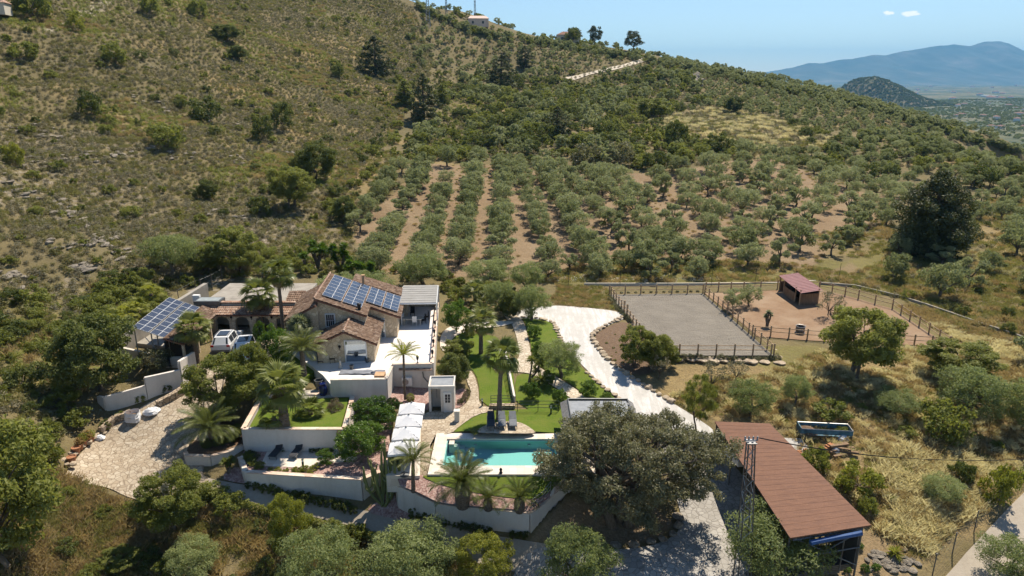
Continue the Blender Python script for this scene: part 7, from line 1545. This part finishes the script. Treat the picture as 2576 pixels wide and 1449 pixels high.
b = W(1330, 962); yucca('tall forked yucca on the middle lawn', b, [(.3, .1, 2.3), (1.1, .3, 1.9), (.75, .4, 1.1)], 3, .75, 70)
b = W(1345, 980); yucca('short spiky yucca below the forked one on the lawn', b, [(0, 0, .6), (.5, .1, 1.0)], 4, .8, 80)
b = W(576, 1192); yucca('small twin headed yucca beside the low white planter', b+Vector((0, 0, .05)), [(-.2, 0, 1.0), (.25, .1, 1.15), (.1, .2, .8)], 5, .5, 60)
b = W(126, 1098); yucca('single yucca with drooping leaves on the bank left of the yard', b, [(0, 0, 1.0)], 6, .85, 80)
for i, (px, py, s, lb) in enumerate(((800,640,1.0,'yucca clump with dark green heads behind the house, left'), (860,655,1.2,'large yucca clump behind the main roof'), (905,680,.9,'yucca clump behind the main roof, right end'))):
    b = W(px, py+35); rg = random.Random(i); yucca(lb, b, [(rg.uniform(-1.5, 1.5), rg.uniform(-.8, .8), rg.uniform(2.0, 3.6)*s) for _ in range(9)], 30+i, .85, 120, L_CITRUS, 'yucca clumps behind the house', .14)
b = W(768, 685); yucca('single stemmed yucca on the lawn behind the flat roof', b, [(0, 0, 2.2), (.2, .1, 2.5), (-.2, 0, 2.4)], 36, .8, 70, L_CITRUS)
b = P(1929, 825, 1.5); yucca('stumpy bare yucca in the brown paddock', b, [(0, 0, 1.9), (.3, 0, 1.6), (-.2, .1, 1.4)], 37, .42, 60, L_GREYG, None, .11)
b = W(2250, 1400); yucca('small bright yucca among stones in the lower right corner', b, [(0, 0, .3)], 38, .75, 60, L_YEL)
# ------------------------------------------------ candelabra cactus
b = W(966, 1272); cr = thing('cactus', 'tall branching candelabra cactus by the bend of the white wall', 'cactus', b); rg = random.Random(5); k = MB()
def carm(p0, top, r, bend):
    p0 = Vector(p0); top = Vector(top); pts = [p0, p0.lerp(top, .25)+Vector(bend), p0.lerp(top, .6)+Vector(bend)*.6, top]; n = 10; vs = []; P2 = []
    for i in range(13):
        t = i/12; a = (1-t)**3*pts[0]+3*(1-t)**2*t*pts[1]+3*(1-t)*t*t*pts[2]+t**3*pts[3]; P2.append(a)
    k.tube(P2, [r*(.8+.25*math.sin(i*1.7)*.25+.2)*(1 if i < 11 else .8 if i < 12 else .4) for i in range(13)], 8)
    return P2
h_ = hgt(b, 985, 1112)
mains = [carm((rg.uniform(-.15, .15), rg.uniform(-.15, .15), -.1), (x*1.2, y*1.3, z*h_), .105, (x*.75, y*.75, 0)) for x, y, z in ((-1.15, 0, .62), (-.75, .3, .70), (-.35, -.2, .62), (.0, .2, .85), (.3, -.1, .75), (.55, .25, .95), (.85, 0, .80), (1.15, .2, .88), (.2, .4, .98))]
for M_ in mains:
    for j in range(4):
        q = M_[rg.randint(5, 10)]; dx, dy = rg.uniform(-.45, .45), rg.uniform(-.3, .3); carm(q, (q.x+dx, q.y+dy, min(h_*1.02, q.z+rg.uniform(.5, 1.1))), .065, (dx*.8, dy*.8, -.05))
k.build('stems', L_CACT, cr, smooth=True)
# ------------------------------------------------ hedges, shrubs along walls, flowers
def hedge(name, label, px, top, wdt, dens=520, m=L_BUSH, size=.16, base=None, gaps=.0):
    ps_ = along([W(*c) for c in px], .35); lobes = []
    for p in ps_:
        if random.random() < gaps: continue
        h = top*random.uniform(.75, 1.15); lobes.append((p.x, p.y, p.z+h*.55, wdt*random.uniform(.7, 1.2), wdt*random.uniform(.7, 1.2), h*.55))
    rg = np.random.default_rng(len(label)); L = len(lobes); return tag(link(name, leaf_blob('hedge', lobes, int(L*dens*.35), size, .5, m, rg, .5)), label, 'hedge')
hedge('ivy_fence', 'long low ivy covered fence along the lower edge of the drive', [(530,1258),(600,1278),(690,1300),(770,1318),(900,1352),(1010,1385),(1060,1395)], .85, .3)
hedge('ivy_fence', 'thin ivy covered rail across the front of the paved yard', [(395,1245),(440,1256),(480,1268),(530,1262)], .95, .22, 260, gaps=.25)
for pts, lb in (([(625,1226),(700,1246),(800,1268),(900,1294)], 'shrub in the row below the long white wall beside the drive'), ([(1040,1300),(1100,1316),(1180,1336),(1235,1346)], 'shrub in the row below the pool garden wall')):
    ps_ = along([W(*c) for c in pts], .62)
    for p in ps_: s_ = random.uniform(.30, .46); plant('dbush', p, s_, 'small dark '+lb, 'shrubs planted along the drive walls', 'wall_shrub', 1.4, None)
for px in (1290, 1307, 1320): plant('dbush', W(px, 1352), .3, 'small dark shrub beside the iron gate', 'shrubs by the iron gate', 'wall_shrub', 1.3)
def clump_row(pts, zf, r, kind, label, group, step, sq=1.0, name=None):
    for p in along(pts, step): p.z = zf(p.x, p.y); plant(kind, p, r*random.uniform(.8, 1.2), label, group, name or 'low_shrub', sq)
zs = lambda x, y: Z_SUNK+.02
clump_row([P(622,1150,Z_SUNK), P(640,1172,Z_SUNK), P(665,1182,Z_SUNK)], zs, .42, 'bush', 'green shrub in the bed at the left end of the sunken terrace', 'shrubs on the sunken terrace', .75)
clump_row([P(680,1186,Z_SUNK), P(790,1193,Z_SUNK)], zs, .3, 'ybush', 'low lavender tuft along the front wall of the sunken terrace', 'tufts along the sunken terrace wall', .62)
clump_row([P(745,1188,Z_SUNK), P(795,1180,Z_SUNK)], zs, .38, 'ybush', 'bright tuft beside the small lamp on the sunken terrace', 'tufts beside the terrace lamp', .7)
clump_row([P(785,1137,Z_SUNK), P(845,1138,Z_SUNK)], zs, .3, 'dbush', 'low dark shrub at the foot of the raised lawn wall', 'shrubs at the foot of the raised lawn wall', .5)
clump_row([P(710,1135,Z_SUNK), P(712,1135,Z_SUNK)], zs, .3, 'dbush', 'dark shrub between the two terrace loungers', None, .8)
clump_row([P(628,1140,Z_SUNK), P(655,1158,Z_SUNK)], zs, .3, 'shrub', 'pink flowered shrub on the sunken terrace', 'pink flowering shrubs on the terrace', .6)
clump_row([P(520,1128,-.7), P(575,1118,-.7), P(600,1098,-.7)], lambda x, y: -.7, .62, 'dark_tree', 'dark leafed shrub in the low white planter', 'shrubs in the white planter', .9)
clump_row([W(1005,1210), W(1012,1214)], lambda x, y: hf_front(x, y) if False else float(hf_front(x, y)), .62, 'dark_tree', 'dark oleander beside the cactus at the pool corner', None, 5)
clump_row([W(1195,1088), W(1201,1088)], gz, .42, 'bush', 'low juniper shrub on the edge of the back lawn', None, 5, .5)
clump_row([P(1720,899,1.35), P(1840,902,1.35), P(1925,903,1.35), P(1955,900,1.35)], lambda x, y: 1.25, .42, 'olive_far' if False else 'obush', 'grey lavender bush under the near arena fence', 'lavender along the arena fence', .7, .8)
clump_row([P(1690,898,1.3), P(1720,899,1.3)], lambda x, y: 1.25, .4, 'obush', 'grey lavender bush beside the rounded shrub', 'lavender by the rounded shrub', .7, .8)
clump_row([P(1536,755,1.5), P(1570,795,1.5), P(1590,815,1.5)], gz, .38, 'obush', 'grey lavender tuft outside the left arena fence', 'lavender along the left arena fence', .7, .9)
clump_row([P(1548,736,1.5), P(1760,734,1.5)], gz, .25, 'obush', 'low dark tuft behind the far arena fence', 'tufts along the far arena fence', .9, .8)
for i in range(16): w = W(1510+random.uniform(0, 75), 835+random.uniform(0, 85)); plant('bush', w, random.uniform(.12, .2), 'tiny seedling in the brown planting bed beside the white drive', 'seedlings in the brown bed', 'seedling', 1.0)
clump_row([W(1140,1020), W(1165,1015), W(1176,990)], gz, .32, 'shrub', 'small rose bush on the gravel behind the shower hut', 'rose bushes behind the shower hut', .7, 1.2)
w = W(670, 968); plant('green_tree', w, .8, 'leafy green shrub beneath the stout fan palm', None, None, .9)
for px, py, r_, k_, lb in ((265,1080,.55,'dbush','dark creeper patch on the low wall left of the builder bag'), (305,1050,.45,'bush','low creeper under the white wall of the yard'), (420,985,.5,'dbush','small dark climber against the white yard wall'), (355,1010,.5,'bush','twiggy plant against the white yard wall')): plant(k_, W(px, py), r_, lb, None, 'wall_shrub', 1.2)
for px, py, lb in ((2160,1380,'small green shrub in bare soil at the lower right, nearest the shed'), (2175,1437,'small green shrub in bare soil at the bottom edge'), (2203,1435,'second small shrub at the bottom edge in bare soil'), (2130,1440,'third small shrub at the bottom edge in bare soil')): plant('citrus', W(px, py), .32, lb, None, 'small_shrub')
# bare fig trees in the field
for px, py, r_, lb in ((1655,952,1.25,'crooked bare fruit tree beside the boulder kerb'), (1850,962,1.2,'leafy fig tree on the dry slope below the arena'), (1795,985,1.5,'tall sparse tree with bare arching branches below the arena')): plant('fallow', W(px, py), r_, lb, None, 'fruit_tree', 1.1)
# ------------------------------------------------ grasses and scrub carpets
def tuft(seed, n, L, w, m, spread=.25, lean=.55):
    rng = np.random.default_rng(seed); V = []; F_ = []
    for i in range(n):
        a = rng.uniform(0, 6.283); o = np.array([rng.normal()*spread*.5, rng.normal()*spread*.5, 0]); l = L*rng.uniform(.55, 1.15); d = np.array([math.cos(a)*lean*rng.random(), math.sin(a)*lean*rng.random(), 1]); d /= np.linalg.norm(d); s = np.array([-math.sin(a), math.cos(a), 0])*w; k = len(V)
        V += [o-s*.5, o+s*.5, o+d*l*.6+s*.6, o+d*l+np.array([math.cos(a), math.sin(a), -.4])*l*.18]; F_.append((k, k+1, k+2, k+3))
    return np_mesh('tuft', np.array(V), np.array(F_), m)
T_DRY = [tuft(i, 150, .8, .010, L_DRY, .7, .8) for i in range(3)]; T_BRN = [tuft(10+i, 130, .75, .012, L_DRYB, .7, .8) for i in range(3)]; T_GRN = [tuft(20+i, 120, .55, .014, L_GRASS, .7, .8) for i in range(3)]
T_GREY = [leaf_blob('tussock', [(0, 0, .22, .5, .5, .38)], 120, .30, .22, m, np.random.default_rng(40+i), .8, .6) for i, m in enumerate((L_GREY, L_SCRUB, L_GREY, L_SCRUB, L_BUSH))]
def field(name, px, dmin, n, meshes, smin, smax, label, seed, dens=None, avoid=()):
    p = pois(ground_poly(px), dmin, n, avoid, dens, seed); k = in_view(p, 420) if len(p) else []; p = p[k]
    scatter(name, p, np.random.default_rng(seed).uniform(smin, smax, len(p)), meshes, label, 'grass', patch=16 if 'hill' in name or 'slope' in name else 0)
nz = lambda s, sc, lo, g: (lambda x, y: np.clip((fbm(x/sc, y/sc, s, 3)-lo)*g, 0, 1))
hill_px = [(-120,1000),(-120,-20),(500,-30),(820,-45),(1040,20),(1090,150),(1000,330),(900,420),(830,560),(700,690),(540,700),(430,735),(320,850),(220,960),(150,1100),(-100,1150)]
field('hill_tussocks', hill_px, .85, 230000, T_GREY, .6, 1.5, 'grey green tussocks and heather covering the left hillside', 61, lambda x, y: np.clip((fbm(x/9, y/9, 77, 3)-.12)*3.0, .3, 1))
field('slope_scrub', [(1010,395),(1080,300),(1060,30),(1200,80),(1430,113),(1700,158),(1900,202),(2300,312),(2620,412),(2600,480),(2350,430),(1960,395),(1700,432),(1250,405)], 1.9, 60000, T_GREY, .8, 1.9, 'low heath and grass between the trees of the far slopes', 62, nz(78, 20, .25, 3))
field('rough_grass', [(2580,930),(2640,430),(2960,560),(3050,800),(3060,1010),(2700,960)], 1.2, 9000, T_GRN+T_BRN[:1]+T_GREY[:2], .7, 1.4, 'rough grass on the slope at the right edge', 77)
RF = [(1690,1000),(1760,960),(1960,935),(2080,880),(2440,880),(2640,930),(3000,1000),(2950,1120),(2640,1180),(2500,1260),(2400,1330),(2300,1420),(2200,1330),(2130,1250),(1990,1110),(1950,1060),(1820,1050),(1740,1040)]
field('dry_grass', RF, .5, 45000, T_BRN+T_GRN[:1]+T_DRY[:2], .35, .75, 'straw coloured dry grass over the field on the right', 63, nz(81, 7, .24, 4))
field('dry_grass', [(2170,1170),(2330,1110),(2470,1170),(2480,1270),(2400,1320),(2320,1390),(2230,1350),(2180,1270)], .36, 14000, T_DRY+T_BRN[:2]+T_GRN[:1], .5, 1.0, 'tall pale feathery grass below the blue skip', 64, nz(82, 5, .40, 5))
field('field_grass', RF, .6, 12000, T_GRN, .35, .7, 'green wild grass in patches over the right field', 65, nz(83, 9, .45, 5))
field('foreground_grass', [(-40,1449),(-60,1160),(150,1190),(330,1275),(520,1265),(760,1325),(1000,1365),(1200,1440),(1200,1449)], .36, 18000, T_BRN[:2]+T_GRN, .45, .95, 'brown dry grass on the bank in the foreground', 66, nz(84, 5, .30, 4))
field('orchard_grass', [(1300,712),(1500,655),(1700,665),(1950,655),(2150,690),(2250,640),(2600,700),(2620,860),(2450,850),(2250,735),(2060,705),(1480,712)], .75, 12000, T_GRN+T_BRN[:1], .5, 1.0, 'green grass under the lower olive trees', 67, nz(85, 8, .30, 4))
field('bank_grass', [(1400,715),(1530,725),(1545,780),(1390,765)], .6, 1500, T_GRN+T_BRN[:2], .4, .8, 'rough grass behind the white drive', 68)
field('slope_grass', [(2450,875),(2250,770),(2330,775),(2640,890),(2640,940)], .6, 5000, T_BRN+T_DRY[:1], .4, .8, 'brown grass on the slope right of the paddock', 69)
field('clearing_grass', [(1630,302),(1790,272),(1990,305),(2130,350),(2050,385),(1900,392),(1700,352)], 1.25, 9000, T_GRN[:1]+T_GREY[:4]+T_DRY[:1], .9, 1.9, 'pale golden grass in the clearing above the grove', 71, nz(87, 12, .25, 4))
field('rough_grass', [(2200,735),(2235,620),(2420,520),(2640,470),(2640,900),(2480,845)], .9, 16000, T_GRN+T_BRN[:1]+T_GREY[:2], .6, 1.2, 'rough mixed grass on the slope below the big pine', 72, nz(88, 9, .28, 4))
field('grove_weeds', [(880,600),(930,520),(1000,470),(1085,412),(1250,412),(1700,440),(1950,400),(2150,475),(2260,560),(2110,625),(2000,690),(1330,712),(935,695)], 1.5, 14000, T_GRN[:1]+T_BRN[:1]+T_GREY[:1], .3, .65, 'thin weeds and dry grass between the grove rows', 73, nz(89, 12, .48, 5))
field('hill_grass', hill_px, 1.6, 60000, T_GRN+T_GREY[:1]+T_BRN[:1], .7, 1.4, 'dry grass between the hillside tussocks', 74, nz(90, 14, .40, 4))
field('rough_grass', [(2060,590),(2240,550),(2270,640),(2210,740),(2050,705)], 1.0, 3000, T_GRN+T_BRN[:1]+T_GREY[:1], .5, 1.1, 'rough grass beside the grove corner', 75, nz(91, 8, .25, 4))
field('rough_grass', [(790,560),(900,370),(1010,385),(1010,470),(935,520),(885,600),(915,690),(740,700)], .9, 5000, T_GREY[:3]+T_GRN, .6, 1.3, 'dry grass and heather on the slope left of the grove', 76, nz(92, 8, .3, 4))
fl = leaf_blob('flowers', [(0, 0, .35, .45, .45, .3)], 30, .12, .8, L_WHITE, np.random.default_rng(5), .6)
field('wild_flowers', [(1350,702),(1900,700),(2000,690),(2000,700),(1700,712),(1380,710)], 1.1, 900, [fl], .7, 1.3, 'white and pink wild flowers along the wire fence', 70, nz(86, 8, .4, 4))
tag(link('pink_shrub', leaf_blob('pink_shrub', [(0, 0, .5, .8, .8, .5)], 600, .14, .6, L_PINK, RNG), None, W(238, 790)), 'pink flowering bush on the hillside left of the solar array', 'shrub')
# ------------------------------------------------ the big holm oak
rg = np.random.default_rng(77); ob = W(1560, 1322); oak = thing('holm_oak', 'huge grey green holm oak spreading over the pool end and the drive', 'oak tree', ob)
L = []; main = []
for i in range(58):
    a = i*2.39996; h = -.72+1.70*((i+.5)/58); rr = math.sqrt(max(.04, 1-min(1, h*h))); k_ = rg.uniform(.58, .98)
    c = np.array([rr*math.cos(a)*7.0*k_+.75, rr*math.sin(a)*5.0*k_+1.2, 4.9+h*(3.9 if h > 0 else 4.2)*k_]); main.append(c); r_ = rg.uniform(1.0, 1.65)
    L.append((c[0], c[1], c[2], r_*.55, r_*.55, r_*.4))
    for _ in range(12):
        d = unit(rg.normal(size=3)); d[2] = abs(d[2])*.8-.2; q = c+d*r_*rg.uniform(.5, 1.1); s = r_*rg.uniform(.22, .42); L.append((q[0], q[1], q[2], s, s, s*.7))
k = MB()
for q in range(3):
    o = Vector(((q-1)*.55, rg.normal()*.2, -.2)); t1 = Vector(((q-1)*1.5, .4, 2.4)); k.tube([o, o.lerp(t1, .5)+Vector((0, 0, .2)), t1], [.42, .34, .28], 10)
    for c in main[q::3]: c = Vector(c); k.tube([t1, t1.lerp(c, .45)+Vector((0, 0, .35)), c], [.2, .12, .04], 6)
k.build('trunk', M_BARK, oak, smooth=True); link('crown', leaf_blob('oak_crown', L, 72000, .20, .52, L_OAK, rg, .7, .45), oak)
# ------------------------------------------------ far valley, hills, mountains
def patch(name, x0, x1, y0, y1, nx, ny, zf, m):
    X, Y = np.meshgrid(np.linspace(x0, x1, nx), np.linspace(y0, y1, ny)); Z = zf(X, Y); i = np.arange(nx*ny).reshape(ny, nx)
    o = link(name, np_mesh(name, np.stack([X, Y, Z], -1).reshape(-1, 3), np.stack([i[:-1, :-1], i[:-1, 1:], i[1:, 1:], i[1:, :-1]], -1).reshape(-1, 4), m, smooth=True)); return tag(o, kind='structure')
def f_valley(t):
    p = t.pos(); c = t.sep(t.vor(p, .006, out='Color'))[0]; n = t.noise(p, .02, 6, .65)
    a = t.ramp(c, [(0, (.060, .075, .040)), (.4, (.11, .12, .060)), (.7, (.17, .155, .085)), (1, (.24, .20, .13))])
    return t.mix(t.ramp(n, [(.42, .75), (.6, .1)]), a, (.045, .060, .030))
M_VAL = mat('valley_fields', f_valley, rough=.95, spec=.1)
M_MTN = mat('mountain_slopes', lambda t: t.ramp(t.noise(t.pos(), .0018, 6, .6), [(.3, (.055, .070, .045)), (.55, (.10, .105, .070)), (.75, (.22, .20, .16))]), rough=.95, spec=.1)
M_HILL2 = mat('near_hill_slopes', lambda t: t.mix(t.ramp(t.noise(t.pos(), .06, 5, .7), [(.45, 0), (.6, 1)]), t.ramp(t.noise(t.pos(), .012, 5), [(.35, (.10, .10, .05)), (.7, (.19, .135, .09))]), (.045, .060, .028)), rough=.95, spec=.1)
def z_val(X, Y): return -70+26*(fbm(X/700, Y/700, 3, 4)-.5)*2+10*(fbm(X/180, Y/180, 8, 3)-.5)
patch('valley_plain', -9000, 15000, 500, 19000, 260, 240, z_val, M_VAL)
DM = 12500
sky_px = [(1500,230),(1700,210),(1910,183),(1955,176),(2000,168),(2040,157),(2075,158),(2115,149),(2150,146),(2200,136),(2230,137),(2275,126),(2310,122),(2345,115),(2400,110),(2440,114),(2475,104),(2512,102),(2540,110),(2576,126),(2650,142),(2750,170),(2900,195),(3100,205)]
sx = np.array([p[0] for p in sky_px], float); sy = np.array([p[1] for p in sky_px], float)
XS = (sx-1288)*DM/F; ZS = np.array([D(p[0], p[1], DM).z for p in sky_px]); MY = DM*1.06
def z_mtn(X, Y):
    rid = np.interp(X, XS, ZS+90, left=0, right=0)
    d = (Y-MY)/np.where(Y < MY, 2700, 3500); prof = np.clip(1-np.abs(d), 0, 1)**1.25
    gul = (np.abs(fbm(X/900+Y/2500, Y/2600, 15, 4)-.5)*2)
    rid = rid*(1+.05*(fbm(X/260, Y/900, 41, 3)-.5))
    return -100+rid*prof*(1-.6*gul*(1-prof**2))+40*(fbm(X/420, Y/420, 19, 4)-.5)*prof*(1-prof)*3
patch('mountain_range', XS.min()-300, XS.max()+300, MY-2800, MY+3500, 420, 170, z_mtn, M_MTN)
hc = D(2168, 240, 2500); hx, hy = hc.x, hc.y
def z_h2(X, Y):
    a = ((X-hx)/105)**2+((Y-hy)/230)**2; b = ((X-hx-125)/125)**2+((Y-hy+40)/230)**2
    return -80+93*np.exp(-a)+42*np.exp(-b)+16*(fbm(X/70, Y/70, 5, 4)-.5)
patch('near_valley_hill', hx-620, hx+760, hy-560, hy+700, 190, 170, z_h2, M_HILL2)
pts = []; rr = np.random.default_rng(9)
q = np.c_[rr.uniform(hx-220, hx+330, 5200), rr.uniform(hy-400, hy+60, 5200)]; zz = z_h2(q[:, 0], q[:, 1]); k_ = zz > -66
scatter('far_hill_trees', np.c_[q, zz][k_], rr.uniform(2.0, 4.2, k_.sum()), joined('dbush_far'), 'dark trees dotted over the conical hill in the valley', 'vegetation')
q = np.c_[rr.uniform(300, 2300, 26000), rr.uniform(560, 3200, 26000)]; k_ = (q[:, 0] > q[:, 1]*.30) & (q[:, 0] < q[:, 1]*.86) & (fbm(q[:, 0]/90, q[:, 1]/90, 3, 3) > .42)
scatter('valley_trees', np.c_[q, z_val(q[:, 0], q[:, 1])][k_], rr.uniform(2.2, 4.5, k_.sum()), joined('bush_far'), 'trees and groves covering the valley floor', 'vegetation')
fh_m = MB(); fh_m.box((0, 0, 2), (14, 9, 4)); fh_w = fh_m.mesh('wall', M_PLAST); k = MB(); k.add([(-7.4, -4.9, 4), (7.4, -4.9, 4), (7.4, 4.9, 4), (-7.4, 4.9, 4), (-3, 0, 6), (3, 0, 6)], [(0, 1, 5, 4), (1, 2, 5), (2, 3, 4, 5), (3, 0, 4)]); fh_r = k.mesh('roof', M_FASCIA)
for i in range(46):
    px, py = random.choice(((random.uniform(2250, 2576), random.uniform(216, 240)), (random.uniform(2380, 2576), random.uniform(240, 330))))
    v = P(px, py, -68)
    if not (300 < v.x < 9000): continue
    r = thing('valley_house', 'tiny white house with red roof among the trees of the hazy valley', 'house', (v.x, v.y, float(z_val(np.array([v.x]), np.array([v.y]))[0])-.5), random.random()*3, 'houses scattered over the valley', random.uniform(.8, 1.5)*(1 if v.y < 3000 else 2)); link('wall', fh_w, r); link('roof', fh_r, r)
v = P(2490, 243, -66); k = MB(); k.box((0, 0, 2.5), (92, 30, 5)); k.box((-20, 5, 6), (40, 18, 3)); tag(k.build('greenhouse', M_PLAST, None, v), 'long white greenhouse roof far out in the valley', 'greenhouse')
cam_d.clip_end = 80000
terrain()
# ------------------------------------------------ air
hz = bpy.data.materials.new('haze_air'); hz.use_nodes = True; t = NT(hz); t.n.remove(t.n['Principled BSDF']); pv = t.n.new('ShaderNodeVolumePrincipled')
pv.inputs['Color'].default_value = (.19, .57, 1, 1); pv.inputs['Absorption Color'].default_value = (0, 0, 0, 1); pv.inputs['Density'].default_value = 6.4e-5; pv.inputs['Anisotropy'].default_value = .0; t.l.new(pv.outputs[0], t.n['Material Output'].inputs['Volume'])
k = MB(); k.box((3000, 9300, 300), (26000, 20600, 920)); tag(k.build('haze', hz), 'thin blue summer haze over the valley', 'haze', None, 'stuff')
